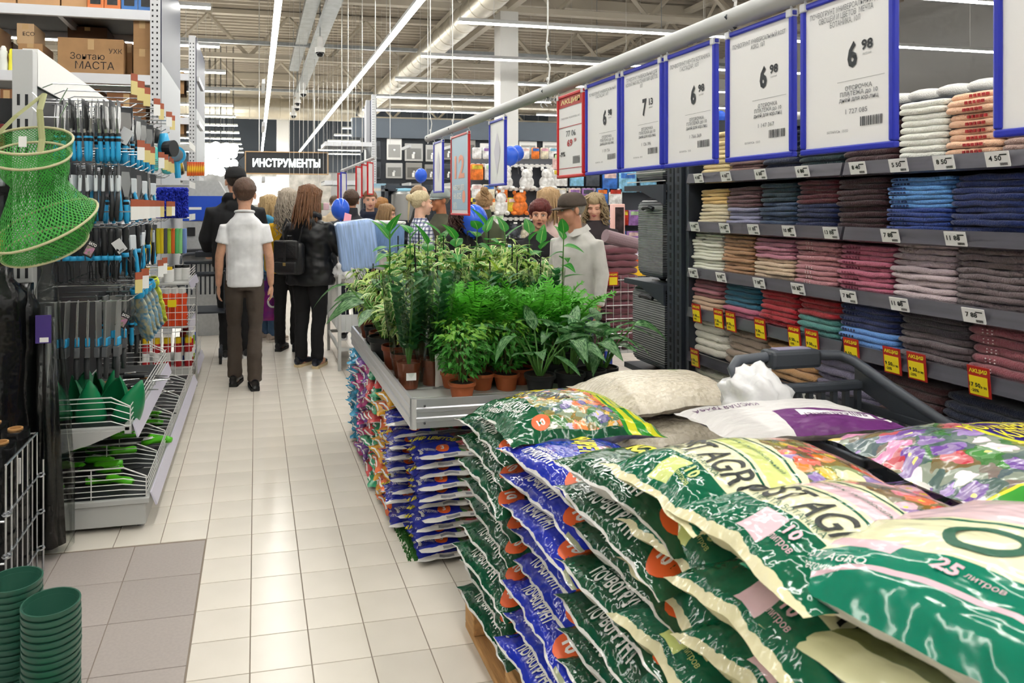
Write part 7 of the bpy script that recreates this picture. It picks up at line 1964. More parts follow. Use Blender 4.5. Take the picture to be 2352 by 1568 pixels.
# ------------------------------------------------------------------ kiosk, man's trolley
a = at(430, 474, 8.6); b_ = at(522, 474, 8.6)
t = thing('service_counter', 'grey service kiosk with broad blue band behind the cleaning gondola', 'kiosk', (0, 8.6, 0))
M_KG = mat('kiosk_grey', '#b2b4b5', rough=.6, var=.06, vscale=30); M_KB = mat('kiosk_blue', '#1f4fc4', rough=.4)
zt, z1, z2 = at(470, 415, 8.6).z, at(470, 450, 8.6).z, at(470, 507, 8.6).z
MB().prism([(a.x - .05, 0), (b_.x, 0), (b_.x, z2), (a.x - .05, z2)], 'y', 0, .5).obj('lower_body', M_KG, t); MB().prism([(a.x - .05, z1), (b_.x, z1), (b_.x - .10, zt), (a.x - .05, zt)], 'y', 0, .5).obj('upper_body', M_KG, t)
MB().box(a.x - .05, b_.x, -.01, .5, z2, z1).obj('blue_band', M_KB, t); MB().box(a.x + .02, a.x + .16, -.016, -.01, (z1 + z2) / 2 - .015, (z1 + z2) / 2 + .015).obj('white_bar', M_WHITE, t)
zl = at(470, 575, 8.6).z; MB().rbox(a.x - .05, b_.x + .05, -.25, .02, zl - .03, zl + .02, .006).obj('ledge', M_BLK, t); MB().rbox(a.x + .0, a.x + .09, -.02, 0, zl + .17, zl + .27, .004).obj('socket', M_BLK, t)
tr0 = bpy.data.objects['shopping_trolley']; c = dup(tr0, (-2.17, 5.52, 0), (0, 0, 0), 'black shopping trolley pushed by the tall man in black'); c.rotation_euler = (0, 0, 0)

# ------------------------------------------------------------------ tall pallet racks with cartons
M_UPR = mat('rack_upright', '#c3c5c9', rough=.4, metal=.2); M_BEAM = mat('rack_beam', '#d6d8de', rough=.4); M_CART = mat('carton_brown', '#b18a62', rough=.8, var=.07, vscale=5); M_TAPE = mat('carton_tape', '#c7a473', rough=.4)
def rack(Y, X1, label, length=6.0, levels=((2.76, 2.86), (3.43, 3.53)), depth=1.1):
    t = thing('pallet_rack', label, 'rack', (0, 0, 0))
    for y in (Y, Y + depth - .08):
        u = MB().box(X1 - .10, X1, y, y + .08, 0, 4.12).obj('upright', M_UPR, t)
        if y == Y:
            for i in range(37):
                for x in (X1 - .075, X1 - .03): MB().box(x - .008, x + .008, y - .0015, y + .001, 1.9 + i * .058, 1.92 + i * .058).obj('slot', mat('slot_dark', '#191c20', rough=.7), u)
    for za, zb in levels:
        for y in (Y, Y + depth - .06): MB().box(X1 - length, X1 - .10, y, y + .05, za, zb).obj('beam', M_BEAM, t)
        MB().box(X1 - length, X1 - .1, Y + .05, Y + depth - .06, zb - .03, zb - .004).obj('deck', mat('rack_deck', '#6d6f72', rough=.6), t)
        for i in range(6): MB().box(X1 - length + i, X1 - length + i + .05, Y + .05, Y + depth - .06, za, zb - .03).obj('deck_bar', M_UPR, t)
    MB().box(X1 - .0, X1 + .012, Y + .02, Y + 1.9, 3.0, 4.1).obj('sign_panel', mat('sign_slate', '#30344a', rough=.45), t); MB().box(X1 - .0, X1 + .012, Y + .02, Y + 1.9, .5, 3.0).obj('end_panel', mat('sign_pale', '#a9adb2', rough=.55), t)
RY, RX = 7.8, at(368, 474, 7.8).x
rack(RY, RX, 'tall grey pallet rack stacked with cartons behind the tools')
R2Y = 11.4; R2X = at(449, 474, R2Y).x; rack(R2Y, R2X, 'second grey pallet rack farther down the aisle', 4.0, ((1.9, 2.0), (2.76, 2.86), (3.43, 3.53)))
def carton(px0, px1, pyt, pyb, label, Y=RY + .1, d=.4, m=None, text=None, rz=0.0):
    a, b = at(px0, pyb, Y), at(px1, pyt, Y); t = thing('carton', label, 'box', ((a.x + b.x) / 2, Y, a.z), rz, 'cartons on the pallet rack'); w, h = (b.x - a.x) / 2, b.z - a.z
    MB().rbox(-w, w, 0, d, 0, h, .006).obj('box_body', m or M_CART, t); MB().box(-.03, .03, -.001, .002, h * .72, h * .98).obj('tape', M_TAPE, t)
    for fl in (-1, 1): MB().box(-w + .002, w - .002, .002 if fl < 0 else d - .003, .004 if fl < 0 else d - .001, h - .001, h + .002).obj('flap_edge', m or M_CART, t)
    for k, (body, cx, cy, hh) in enumerate(text or ()):
        mb = MB(); put_text(mb, body, lambda a_, b2: Vector((a_, -.002, b2)), hh, None, 0, cx=cx * w, cy=cy * h); mb.obj('marker_writing', mat('marker_ink', '#3a3330', rough=.7), t)
carton(132, 284, 92, 176, 'large open carton with handwriting on the lower rack shelf', text=(('Зонтаю', -.1, .55, .07), ('МАСТА', .12, .32, .08), ('УХК', .75, .7, .05)), d=.5)
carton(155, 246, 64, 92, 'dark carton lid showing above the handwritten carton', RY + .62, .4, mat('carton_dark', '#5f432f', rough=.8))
carton(306, 347, 112, 177, 'lower of two narrow cartons beside the rack upright'); carton(306, 347, 48, 111, 'upper of two narrow cartons beside the rack upright'); carton(286, 304, 100, 176, 'slim carton squeezed after the handwritten one', RY + .3)
carton(33, 102, 135, 168, 'flat carton at the bottom of the small pile', text=(('18 ВК ОПТ', -.3, .75, .03), ('IIIII', -.4, .3, .05))); carton(41, 98, 101, 134, 'middle carton of the small pile'); carton(38, 78, 55, 100, 'small pale carton on top of the small pile', m=mat('carton_pale', '#c9a983', rough=.8), text=(('ECO', .4, .5, .04),))
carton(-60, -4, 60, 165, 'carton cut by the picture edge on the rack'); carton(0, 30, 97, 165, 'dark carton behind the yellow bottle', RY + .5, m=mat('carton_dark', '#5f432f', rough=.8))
for i, (a_, b2) in enumerate(((-20, 36), (40, 137), (141, 200))): carton(a_, b2, -60, [8, 12, 16][i], 'carton on the upper rack shelf, %s from the picture edge' % nth(i))
bottle('spray_bottle', 'white spray bottle on the rack beside the yellow bottle', at(8, 165, RY + .05).x, RY + .05, at(8, 165, RY + .05).z, .04, .26, mat('bottle_white', '#e2e6e0', rough=.3), MW, 'gel'); bottle('detergent_bottle', 'slim yellow bottle on the rack', at(26, 167, RY + .05).x, RY + .05, at(26, 167, RY + .05).z, .028, .24, mat('bottle_yellow', '#e9e23a', rough=.3), mat('bottle_yellow', '#e9e23a'), 'gel')
for i, c in enumerate(('#c96f3a', '#c96f3a', '#3a6fb0', '#3a6fb0')):
    a_ = at(200 + i * 39, 20, RY + .06); t = thing('canister', '%s plastic canister on the upper rack shelf, %s from the cartons' % ('orange' if i < 2 else 'blue', nth(i)), 'canister', (a_.x + .08, RY + .06, 3.532), group='canisters')
    MB().rbox(-.08, .08, 0, .12, 0, .24, .012).obj('body', mat('canister_' + c, c, rough=.35), t); MB().box(-.05, .05, -.003, .0, .05, .18).obj('label_panel', M_BLK, t); MB().tube([(-.03, .06, .24), (-.03, .06, .29), (.03, .06, .29), (.03, .06, .24)], .01, 6).obj('handle', M_BLK, t)
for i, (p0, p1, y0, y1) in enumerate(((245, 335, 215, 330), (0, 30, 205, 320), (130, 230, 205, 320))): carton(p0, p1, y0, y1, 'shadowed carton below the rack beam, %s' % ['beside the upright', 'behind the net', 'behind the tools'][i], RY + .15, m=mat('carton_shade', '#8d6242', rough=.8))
for i, (y0, y1) in enumerate(((165, 215), (267, 308))): carton(403, 423, y0, y1, 'carton in the second rack, %s' % ['upper with white label', 'lower'][i], R2Y + .1)
# ------------------------------------------------------------------ the far part of the shop
def quad(a, b): return min(a, b), max(a, b)
# black arrow sign with illuminated lettering
def arrow_sign():
    Y = 17.0; a, b = at(565, 397, Y), at(752, 352, Y)
    t = thing('arrow_sign', 'black department sign with white letters and wooden frame', 'sign', (0, Y, 0))
    MB().box(a.x, b.x, 0, .10, a.z, b.z).obj('board', mat('sign_black', '#2a2c30', rough=.5), t); mw = mat('sign_wood', '#c0a078', rough=.6); f = .025
    for bx in ((a.x - f, b.x + f, b.z, b.z + f), (a.x - f, b.x + f, a.z - f, a.z), (a.x - f, a.x, a.z, b.z), (b.x, b.x + f, a.z, b.z)): MB().box(bx[0], bx[1], -.02, .12, bx[2], bx[3]).obj('frame_bar', mw, t)
    mb = MB(); put_text(mb, 'ИНСТРУМЕНТЫ', lambda x, y: Vector((x, -.012, y)), (b.z - a.z) * .42, (b.x - a.x) * .83, .035, cx=(a.x + b.x) / 2 - .01, cy=(a.z + b.z) / 2); mb.obj('lettering', mat('sign_glow', '#f2fff8', emit=2.2), t)
    l, m_, z = at(543, 374, Y), at(568, 374, Y), (a.z + b.z) / 2
    MB().tube([(m_.x, .02, b.z), (l.x, .02, z), (m_.x, .02, a.z)], .012, 6).obj('arrow', mat('sign_black', '#2a2c30'), t)
    for x in (a.x + .3, b.x - .3): MB().tube([(x, .05, b.z + f), (x, .05, 7.05)], .01, 5).obj('suspension_rod', M_WIRE, t)
arrow_sign()
# curtain of thin wires hanging in the aisle
t = thing('wire_curtain', 'curtain of thin steel suspension wires in front of the arrow sign', 'wires', (0, 0, 0))
for i in range(15):
    px = 665 + i * 11 + R.uniform(-2, 2); p = at(px, 400 if i % 3 else 430, 15.5); MB().tube([p, (p.x, p.y, 7.05)], .0035, 4).obj('wire', M_WIRE, t)
for i, (px, Y, yb) in enumerate(((800, 9, 330), (832, 9.5, 350), (862, 9.2, 330), (896, 9.8, 330), (983, 10.5, 330))):
    p = at(px, yb, Y); o = MB().tube([p, (p.x, p.y, 7.05)], .005, 5).obj('suspension_wire', M_WIRE); tag(o, 'single thin wire hanging above the sink wall, %s from the aisle' % nth(i), 'wire', 'single wires')
# glowing lamp shop
M_GLOBE = mat('lamp_globe', '#fffdf0', emit=6.0)
for i in range(26):
    px, py = 454 + (i % 7) * 13.5 + R.uniform(-2, 2), 338 + (i // 7) * 18 + R.uniform(-3, 3); Y = 24 + (i % 3) * 1.5; p = at(px, py, Y)
    t = thing('pendant_lamp', 'glowing white globe pendant in the lamp cluster, %s lit' % (nth(i) if i < 14 else ORD[i - 14] + ' rear'), 'lamp', p, group='glowing pendants'); MB().ell((0, 0, 0), (.16, .16, .16), 12, 8).obj('globe', M_GLOBE, t, True); MB().tube([(0, 0, .15), (0, 0, 7.05 - p.z)], .008, 4).obj('cord', M_BLK, t)
# far counters, bright window wall
o = MB().box(at(575, 474, 31).x, at(645, 474, 31).x, 31, 31.2, at(600, 470, 31).z, at(600, 405, 31).z).obj('window_1', mat('frosted_glass', '#e6ecf2', rough=.3, emit=.2)); tag(o, 'pale frosted window strip under the arrow sign', kind='structure')
for i, (p0, p1, y0, y1, Y, c) in enumerate(((452, 560, 405, 560, 22, '#b0b2b4'), (560, 760, 400, 560, 33, '#b5b2ac'), (590, 800, 484, 560, 15.7, '#b9b6b4'))):
    a, b = at(p0, y1, Y), at(p1, y0, Y); o = MB().box(a.x, b.x, Y, Y + .3, 0, b.z).obj('partition', mat('part_' + c, c, rough=.6, var=.25, vscale=3)); tag(o, ['pale partition behind the lamp cluster', 'pale partition under the arrow sign', 'low grey display counter behind the curly haired woman'][i], 'partition')
for i in range(28):
    px, py = 600 + (i % 14) * 13.5, (474, 500)[i // 14]; Y = 15.9; c = R.choice(('#d8d8da', '#c9a9b4', '#9aa7b4', '#e6e2da', '#b98a7a', '#7a8a6a'))
    slab('display_pack', 'small pale display pack far down the aisle, %s' % (nth(i) if i < 14 else ORD[i - 14] + ' in the second group'), px, py, Y, .14, .16, .1, mat('pack_' + c, c, rough=.4), (0, 0, R.uniform(-.5, .5)), .02, 'pack', 'far display packs')

# second rail with narrow red signs
Yr = 9.6; ra, rb = at(785, 392, 10.4), at(862, 362, 9.0)
t = thing('sign_rail', 'short grey rail with narrow red signs above the vest man', 'rail', (0, 0, 0)); MB().tube([ra, rb], .022, 10).obj('tube', M_RAIL, t)
for p in (ra, rb): MB().tube([p, (p.x, p.y, 7.05)], .004, 4).obj('hanging_cord', M_WIRE, t)
for i, f in enumerate((.62, .78, .94, .05, .15)):
    p = ra.lerp(rb, f); t = thing('narrow_sign', '%s framed narrow sign on the short rail, %s along' % ('red' if i != 4 else 'blue', nth(i)), 'sign', (p.x, p.y, p.z - .05), rz=-.5, group='narrow signs'); m = M_FRED if i != 4 else M_FBLUE
    frame_part(t, .21, .42, m, .02); MB().box(-.003, .003, -.2, -.01, -.41, -.01).obj('paper', M_PAPER, t); MB().tube([(0, -.1, 0), (0, -.1, .04)], .003, 5).obj('hook', M_CLIP, t)

# slate wall with sinks
Ys = 21.0
a, b = at(830, 560, Ys), at(1320, 288, Ys)
o = MB().box(a.x, b.x + 3.5, Ys, Ys + .25, 0, b.z).obj('sink_wall', mat('sink_wall', '#2b3038', rough=.6)); tag(o, 'dark slate display wall carrying rows of kitchen sinks', 'display wall')
o = MB().box(a.x - .3, b.x + 3.5, Ys - .15, Ys - .002, at(900, 318, Ys).z, b.z + .05).obj('fascia', M_WALLD); tag(o, 'blue-grey fascia band above the sink wall', 'fascia')
SC = (('#e6e6e4', 'white'), ('#b5b5b4', 'stone grey'), ('#3b4048', 'graphite'), ('#8e8c88', 'taupe'))
sinks = [(858, 345, 34, 44, 2), (905, 343, 36, 50, 0), (950, 350, 44, 42, 1), (992, 352, 32, 40, 1), (1030, 348, 34, 40, 3), (1075, 342, 36, 44, 3), (1118, 350, 36, 44, 0), (1212, 342, 46, 38, 0), (1265, 342, 44, 38, 0), (1305, 342, 30, 38, 0),
         (905, 392, 40, 36, 1), (950, 393, 40, 40, 3), (990, 395, 32, 36, 3), (1030, 395, 34, 38, 2), (1090, 392, 36, 38, 0), (1135, 392, 30, 38, 1), (858, 392, 34, 40, 2), (900, 440, 36, 38, 2), (948, 440, 40, 38, 3), (990, 442, 32, 36, 2), (858, 440, 34, 38, 2), (1030, 440, 32, 36, 0)]
for i, (px, py, w, h, c) in enumerate(sinks):
    p = at(px, py, Ys - .02); ww, hh = w / 1640 * 20.9, h / 1640 * 20.9; m = mat('sink_' + SC[c][1], SC[c][0], rough=.35)
    t = thing('kitchen_sink', '%s sink on the slate wall, %s row, %s from the rack' % (SC[c][1], 'top' if py < 360 else 'middle' if py < 420 else 'lower', nth(i if i < 10 else i - 10)), 'sink', p, group='kitchen sinks')
    MB().rbox(-ww / 2, ww / 2, -.05, .0, -hh / 2, hh / 2, .02).obj('rim', m, t)
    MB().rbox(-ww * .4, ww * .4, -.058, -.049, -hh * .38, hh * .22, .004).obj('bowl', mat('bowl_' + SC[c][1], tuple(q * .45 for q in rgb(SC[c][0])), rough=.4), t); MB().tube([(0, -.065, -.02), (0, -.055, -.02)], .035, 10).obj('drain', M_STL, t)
    if c: MB().box(-ww * .12, ww * .02, -.066, -.06, -hh * .35, -hh * .1).obj('price_card', M_WHITE, t)
# rack ends beside the sink wall, shelves with bottles below it
rack(16.5, at(830, 474, 16.5).x + .35, 'pallet rack with pale end panels beside the sink wall', 1.2, ((1.0, 1.1), (2.0, 2.1), (2.9, 3.0)), 1.0)
for k, (p0, p1, y0, y1, Y, c, lab) in enumerate(((842, 885, 420, 560, 15, '#3a424e', 'dark shelf bay with pale boxes under the sinks'), (885, 1000, 425, 560, 13.5, '#39414c', 'dark shelf bay holding the water heater'))):
    a, b = at(p0, y1, Y), at(p1, y0, Y); t = thing('shelf_bay', lab, 'shelf', (0, Y, 0)); MB().box(a.x, b.x, .45, .5, 0, b.z).obj('back_panel', mat('bay_' + c, c, rough=.6), t)
    for z in (.4, .85, b.z - .12): MB().box(a.x, b.x, 0, .45, z, z + .04).obj('shelf', M_SLATE, t)
    for x in (a.x, b.x - .06): MB().box(x, x + .06, 0, .06, 0, b.z).obj('upright', M_SLATE, t)
for i in range(8):
    slab('tall_box', 'tall pale box with blue foot on the dark bay, %s along' % nth(i), 846 + i * 5.3, 455, 14.9, .05, .62, .1, mat('box_pale', '#d9c9b4', rough=.5, var=.3, vscale=8, c2='#4fa0c8', stretch=(.2, .2, 1)), r=.005, cat='box', grp='tall pale boxes')
t = thing('water_heater', 'grey steel water heater with light blue lid', 'heater', at(930, 505, 13.6)); MB().lathe([(0, 0), (.27, 0), (.27, .5), (.2, .56), (0, .58)], 20).obj('tank', mat('heater_grey', '#9c9c9a', rough=.35, metal=.5), t, True, 40); MB().lathe([(.0, .62), (.18, .61), (.21, .56), (.2, .55)], 16).obj('lid', mat('lid_blue', '#7fb4cc', rough=.4), t, True)

# toy and haberdashery wall
Yt = 10.5
a, b = at(1085, 640, Yt), at(1560, 335, Yt)
t = thing('goods_wall', 'dark pegboard wall crowded with toys and packaged goods', 'display wall', (0, Yt + .35, 0)); MB().box(a.x, b.x, 0, .08, 0, at(1300, 352, Yt).z).obj('panel', mat('peg_dark', '#666a72', rough=.7), t)
for i, py in enumerate((378, 432, 500, 540, 590)):
    z = at(1300, py, Yt).z; MB().box(a.x, b.x, -.22, 0, z - .03, z).obj('shelf_strip', M_WHITE if i != 3 else M_SLATE, t)
    for q in range(40): MB().box(a.x + .02 + q * (b.x - a.x) / 40, a.x + .07 + q * (b.x - a.x) / 40, -.235, -.22, z - .045, z + .01).obj('label_holder', M_WHITE, t)
PC = (('#e8e6e2', 'white'), ('#f0c9c4', 'blush'), ('#b9d8a8', 'mint'), ('#e8792e', 'orange'), ('#7fb8d8', 'light blue'), ('#9a6fb0', 'violet'), ('#3a6fc0', 'blue'), ('#d8d0b8', 'cream'), ('#c0392b', 'red'), ('#d8c23a', 'yellow'), ('#4a4f58', 'charcoal'), ('#e4a8bc', 'pink'))
rows = [(352, 16, 1095, 1275, (0, 7, 3, 0), 'pouch'), (395, 22, 1095, 1150, (0, 7, 3), 'pouch'), (412, 30, 1160, 1280, (0, 1, 0, 0), 'toy'), (470, 20, 1095, 1200, (7, 0, 9), 'pouch'), (468, 32, 1150, 1290, (3, 2, 1, 0, 5), 'toy'), (408, 24, 1285, 1380, (4, 3, 10, 0, 9), 'pack'), (452, 24, 1285, 1440, (0, 3, 7, 1, 5, 6), 'pack'), (418, 30, 1400, 1500, (4, 4, 6, 11), 'pack'), (500, 22, 1400, 1500, (6, 10, 8, 0, 5), 'pack'), (530, 20, 1145, 1215, (10, 7, 0), 'toy'), (548, 22, 1390, 1500, (6, 0, 5, 7, 8), 'pack'), (575, 18, 1145, 1230, (0, 1, 10), 'pouch'), (372, 24, 1285, 1500, (0, 4, 1, 7, 11), 'pack'), (440, 20, 1095, 1160, (7, 3, 0), 'pouch'), (508, 18, 1095, 1150, (0, 9, 7), 'pouch'), (526, 20, 1290, 1400, (3, 0, 2, 5), 'pack'), (486, 20, 1290, 1400, (1, 0, 7, 11), 'pack')]
cn = 0
for py, h, p0, p1, cols, kd in rows:
    px = p0; j = 0
    while px < p1:
        c, nm = PC[cols[(j * 7 + py) % len(cols)]]; hh = h / 1640 * Yt * 1.75; ww = hh * R.uniform(.7, 1.0); p = at(px, py, Yt + .08); lab = '%s %s on the toy wall, %s along the %s' % (nm, {'pouch': 'hanging pouch', 'toy': 'plush toy in clear bag', 'pack': 'blister pack'}[kd], nth(j) if j < 14 else ORD[j - 14] + ' past middle', {352: 'top strip', 395: 'second strip', 412: 'plush strip', 470: 'third strip', 468: 'low plush strip', 408: 'craft strip', 452: 'lower craft strip', 418: 'stationery strip', 500: 'tool strip', 530: 'ball strip', 548: 'bottom strip', 575: 'floor strip', 372: 'upper craft strip', 440: 'thread strip', 508: 'ribbon strip', 526: 'felt strip', 486: 'wool strip'}[py])
        m = mat('goods_' + nm, c, rough=.4, var=.35, vscale=14)
        if kd == 'toy':
            t = thing('plush_toy', lab, 'toy', p, group='plush toys'); g = MB(); g.ell((0, 0, -hh * .15), (ww * .42, .08, hh * .36), 12, 8); g.ell((0, -.02, hh * .25), (ww * .32, .07, hh * .26), 12, 8)
            for q in (-1, 1): g.ell((q * ww * .24, 0, hh * .48), (ww * .1, .03, hh * .1), 8, 6); g.ell((q * ww * .32, -.05, -hh * .4), (ww * .14, .07, hh * .1), 8, 6)
            g.obj('plush_body', m, t, True); MB().box(-.03, .03, -.09, -.087, hh * .5, hh * .62).obj('price_card', M_WHITE, t); wd = ww * 1.0
        else:
            t = thing('hanging_pack', lab, 'pack', p, group='packs on the toy wall'); MB().rbox(-ww / 2, ww / 2, -.03, .02, -hh / 2, hh / 2, .02 if kd == 'pouch' else .006).obj('pack_body', m, t, True, 50)
            MB().box(-ww * .4, ww * .4, -.034, -.03, hh * .18, hh * .42).obj('header', mat('goods_' + PC[(cn * 5) % 12][1], PC[(cn * 5) % 12][0], rough=.4, var=.35, vscale=14), t); wd = ww
        px += wd / Yt * 1640 * .98 + 1; j += 1; cn += 1
# balloons
M_BAL = mat('balloon_blue', '#2f5fd8', rough=.12)
for i, (px, py, Y, r) in enumerate(((967, 403, 9.5, .085), (1088, 507, 6.3, .13), (1172, 358, 9.6, .12), (1188, 352, 9.8, .10), (782, 480, 7.6, .10), (1655, 268, 6, .05))):
    p = at(px, py, Y); t = thing('balloon', 'shiny blue balloon %s' % ['over the balding man', 'beside the red poster', 'lower of the pair by the white sinks', 'upper of the pair by the white sinks', 'behind the padded vest', 'peeking between the price signs'][i], 'balloon', p); MB().ell((0, 0, 0), (r, r, r * 1.18), 20, 14).obj('skin', M_BAL, t, True); MB().tube([(0, 0, -r * 1.16), (0, 0, -r * 1.26)], [.006, .014], 8).obj('knot', M_BAL, t); MB().tube([(0, 0, -r * 1.26), (.02, 0, -r * 3)], .0015, 4).obj('string', M_WIRE, t)

# blanket stand behind the plants
t = thing('wire_bin_table', 'grey wire bin table with packed blankets behind the plants', 'bin table', (.745, 6.5, 0))
for x, y in ((0, 0), (0, 1.0), (.75, 0), (.75, 1.0)): MB().rbox(x - .015, x + .015, y - .015, y + .015, 0, .88, .004).obj('leg', M_GREY, t)
for z in (.18, .84): 
    for b_ in ((-.015, .765, -.012, .012), (-.015, .765, .99, 1.01), (-.012, .012, 0, 1.0), (.738, .762, 0, 1.0)): MB().box(b_[0], b_[1], b_[2], b_[3], z, z + .03).obj('rail', M_GREY, t)
for i in range(14): MB().tube([(.0 + i * .057, -.005, .35), (.0 + i * .057, -.005, .85)], .003, 5).obj('grid_wire', M_WIRE, t)
for i in range(16): MB().tube([(-.005, i * .064, .35), (-.005, i * .064, .85)], .003, 5).obj('grid_wire', M_WIRE, t)
MB().box(0, .75, 0, 1.0, .35, .36).obj('bin_floor', M_GREY, t)
M_BLK2 = mat('blanket_blue', '#6f8dba', rough=.9, var=.2, vscale=12, stretch=(30, 1, 1)); 
slab('packed_blanket', 'pale blue packed blanket in clear film behind the plants', 818, 562, 6.62, .36, .46, .3, mat('blanket_red', '#93add6', rough=.25, var=.22, vscale=20, stretch=(3, 1, .2)), (0, -.12, 0), .04, 'blanket'); slab('packed_blanket', 'folded light blue blanket with white edge behind the plants', 882, 545, 6.75, .34, .32, .3, M_BLK2, (0, .03, .1), .04, 'blanket')
crumple('plastic_wrap', 'crumpled clear film heap on the bin table', at(803, 622, 6.58), (.13, .1, .12), M_FILM, 8, cat='wrap'); slab('blanket_edge', 'white fleece edge folded over the blue blanket', 882, 510, 6.74, .35, .03, .31, M_WHITE, (0, .03, .1), .012, 'blanket')
# wire cart with rose towels, boxes and sale cards by the suitcases
t = thing('wire_towel_cart', 'wire cart of rose towels between the plants and the suitcases', 'cart', (at(1392, 700, 4.9).x, 4.9, 0)); W = .30
for z in (.45, .55, .66, .76, .86, .95): MB().tube([(0, 0, z), (W, 0, z), (W, .5, z)], .003, 5).obj('cross_wire', M_CHROME, t)
for i in range(6): MB().tube([(i * W / 5, 0, .40), (i * W / 5, 0, .98)], .0025, 5).obj('upright_wire', M_CHROME, t)
for x, y in ((0, 0), (W, 0), (0, .5), (W, .5)): MB().rbox(x - .012, x + .012, y - .012, y + .012, 0, .42, .003).obj('leg', mat('leg_blue', '#27409c', rough=.4), t)
MB().box(0, W, 0, .5, .40, .42).obj('cart_floor', M_GREY, t); x0 = t.location.x
for i in range(15):
    o = link('folded_towel', towel_mesh(.27, .4, .052, i + 40), None, (x0 + W / 2, 4.93, .425 + i * .051), (0, 0, HP + R.uniform(-.04, .04))); o.material_slots[0].link = 'OBJECT'; o.material_slots[0].material = tmat('#7d4a54'); tag(o, 'rose brown folded towel, %s from top in the wire cart' % (nth(14 - i) if i < 14 and 14 - i < 14 else 'last' if i == 0 else 'first'), 'towel', 'towels in the wire cart')
o = MB().tube([(-.16, 0, 0), (.16, .0, 0)], .05, 16).obj('rolled_towel', tmat('#8d747c')); o.location = (x0 + .18, 4.98, 1.24); o.rotation_euler = (0, .25, .1); tag(o, 'grey mauve rolled towel on top of the wire cart', 'towel')
p = at(1408, 640, 4.86); t = thing('sale_card', 'orange and yellow sale card on the rose towel cart', 'price card', p); MB().rbox(-.04, .04, -.003, .003, -.05, .05, .001).obj('card', mat('sale_red', '#b62a22'), t); MB().box(-.032, .032, -.005, -.003, -.045, .012).obj('yellow_field', mat('sale_yellow', '#f0d820'), t)
mb = MB(); put_text(mb, 'АКЦИЯ', lambda x, y: Vector((x, -.0045, y)), .018, .06, .03, cy=.03); mb.obj('lettering', M_INKY, t)
Yp = 7.4; t = thing('display_table', 'white table edge carrying the toy boxes', 'table', (at(1370, 560, Yp).x, Yp, 0)); zt = at(1400, 590, Yp).z
MB().box(0, .75, 0, .5, zt - .04, zt).obj('table_top', M_WHITE, t); MB().box(0, .75, -.01, .0, zt - .22, zt - .04).obj('yellow_front', mat('front_yellow', '#e8b820', rough=.4), t); MB().box(0, .75, -.015, -.01, zt - .07, zt - .03).obj('orange_strip', mat('front_orange', '#d8551f', rough=.4), t)
for x in (.03, .72): MB().box(x - .02, x + .02, .02, .06, 0, zt - .04).obj('leg', M_WHITE, t)
for i, (px, c) in enumerate(((1388, '#d8502c'), (1416, '#d8502c'))):
    p = at(px, 590, Yp + .05); t = thing('toy_box', 'red toy box with violet oval lettering, %s of two' % ['first', 'second'][i], 'box', (p.x, p.y, zt)); MB().rbox(-.06, .06, 0, .12, 0, .21, .004).obj('box_body', mat('toybox', c, rough=.35), t)
    g = MB(); g.tube([(0, -.002, .12), (0, -.004, .12)], .05, 20); o = g.obj('oval', mat('oval_violet', '#5b2f8a', rough=.4), t); mb = MB(); put_text(mb, 'Plushe', lambda x, y: Vector((x, -.006, y)), .03, .085, .02, cy=.12); mb.obj('lettering', M_INKW, t)
slab('display_box', 'dark patterned box after the red toy boxes', 1440, 565, Yp + .1, .09, .17, .1, mat('box_pat', '#3a2a30', rough=.5, var=.9, vscale=30, c2='#b8a8a0'), r=.004, cat='box'); slab('display_box', 'lavender box at the suitcase side of the white table', 1462, 566, Yp + .1, .10, .17, .1, mat('box_lav', '#c9bcd4', rough=.4), r=.004, cat='box')
o = slab('doll_box', 'tall pink edged doll box beside the curly haired woman', 1418, 516, 7.85, .15, .50, .1, mat('dollbox', '#e6b9b0', rough=.3), cat='box'); MB().box(-.055, .055, -.056, -.05, -.20, .21).obj('box_window', mat('doll_window', '#3a2c2e', rough=.1, var=.5, vscale=12), o)
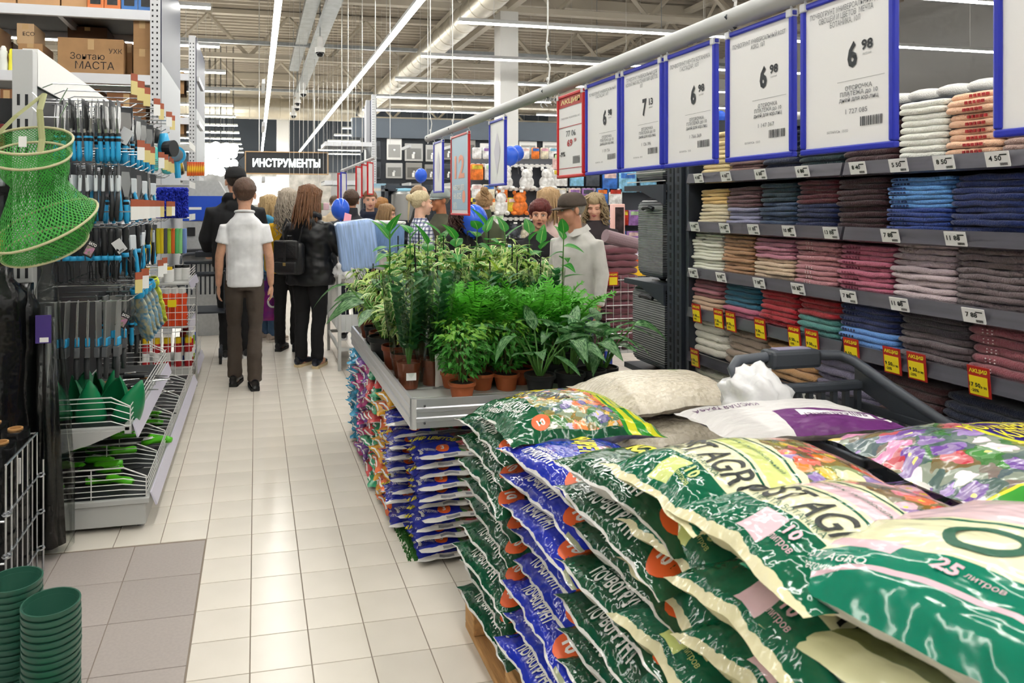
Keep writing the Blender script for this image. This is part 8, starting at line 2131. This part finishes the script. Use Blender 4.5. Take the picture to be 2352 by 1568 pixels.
# purple shopping bag carried by the woman in blue, beige handbag
t = thing('shopping_bag', 'purple plastic carrier bag with white ring beside the boy', 'bag', at(620, 735, 7.75)); g = MB(); n = 12
for s_ in range(9):
    for j in range(n):
        a = 2 * PI * j / n; f = s_ / 8; rx, ry = .105 * (1 - .25 * f ** 3), .04 * (1 - .6 * f); g.v.append((rx * math.copysign(abs(math.cos(a)) ** .6, math.cos(a)) * (1 + .06 * mnoise.noise(Vector((j, f * 4, 2)))), ry * math.sin(a), .42 * f))
for s_ in range(8):
    for j in range(n): g.f.append((s_ * n + j, s_ * n + (j + 1) % n, (s_ + 1) * n + (j + 1) % n, (s_ + 1) * n + j)); g.mi.append(0)
g.f.append(tuple(reversed(range(n)))); g.mi.append(0); g.obj('bag_body', mat('bag_purple', '#5f2a86', rough=.25, var=.6, vscale=4, c2='#b02f86'), t, True)
MB().tube([(.03 + .05 * math.cos(q * .35), -.045, .20 + .055 * math.sin(q * .35)) for q in range(18)], .012, 6, closed=True).obj('ring_print', M_INKW, t, True); MB().tube([(-.04, 0, .40), (-.02, 0, .52), (.02, 0, .52), (.04, 0, .40)], .006, 6).obj('handle', mat('bag_purple', '#5f2a86'), t)
t = thing('handbag', 'beige leather handbag on the hip of the woman in blue', 'handbag', at(634, 632, 7.95)); MB().rbox(-.06, .06, -.04, .04, -.09, .07, .03).obj('bag_body', mat('leather_beige', '#b8aa98', rough=.5), t, True); MB().tube([(-.04, 0, .06), (-.05, .03, .25), (-.02, .06, .5)], .006, 6).obj('strap', mat('leather_beige', '#b8aa98'), t)
# dark shelves behind the towel wall and on the far side, so the hall is furnished beyond the frame
for i, (x, y) in enumerate(((6.5, 8.5), (9.5, 5.5))):
    t = thing('distant_shelf', ['tall dark shelf run behind the suitcases', 'tall dark shelf run behind the towel shelves'][i], 'shelf unit', (x, y, 0)); MB().box(0, .9, 0, 6, 0, 2.1).obj('shelf_body', M_SLATE, t)
    for k in range(4): MB().box(-.12, 0, 0, 6, .3 + k * .5, .34 + k * .5).obj('shelf', M_SLATE, t)
bpy.data.scenes.remove(SIDE)
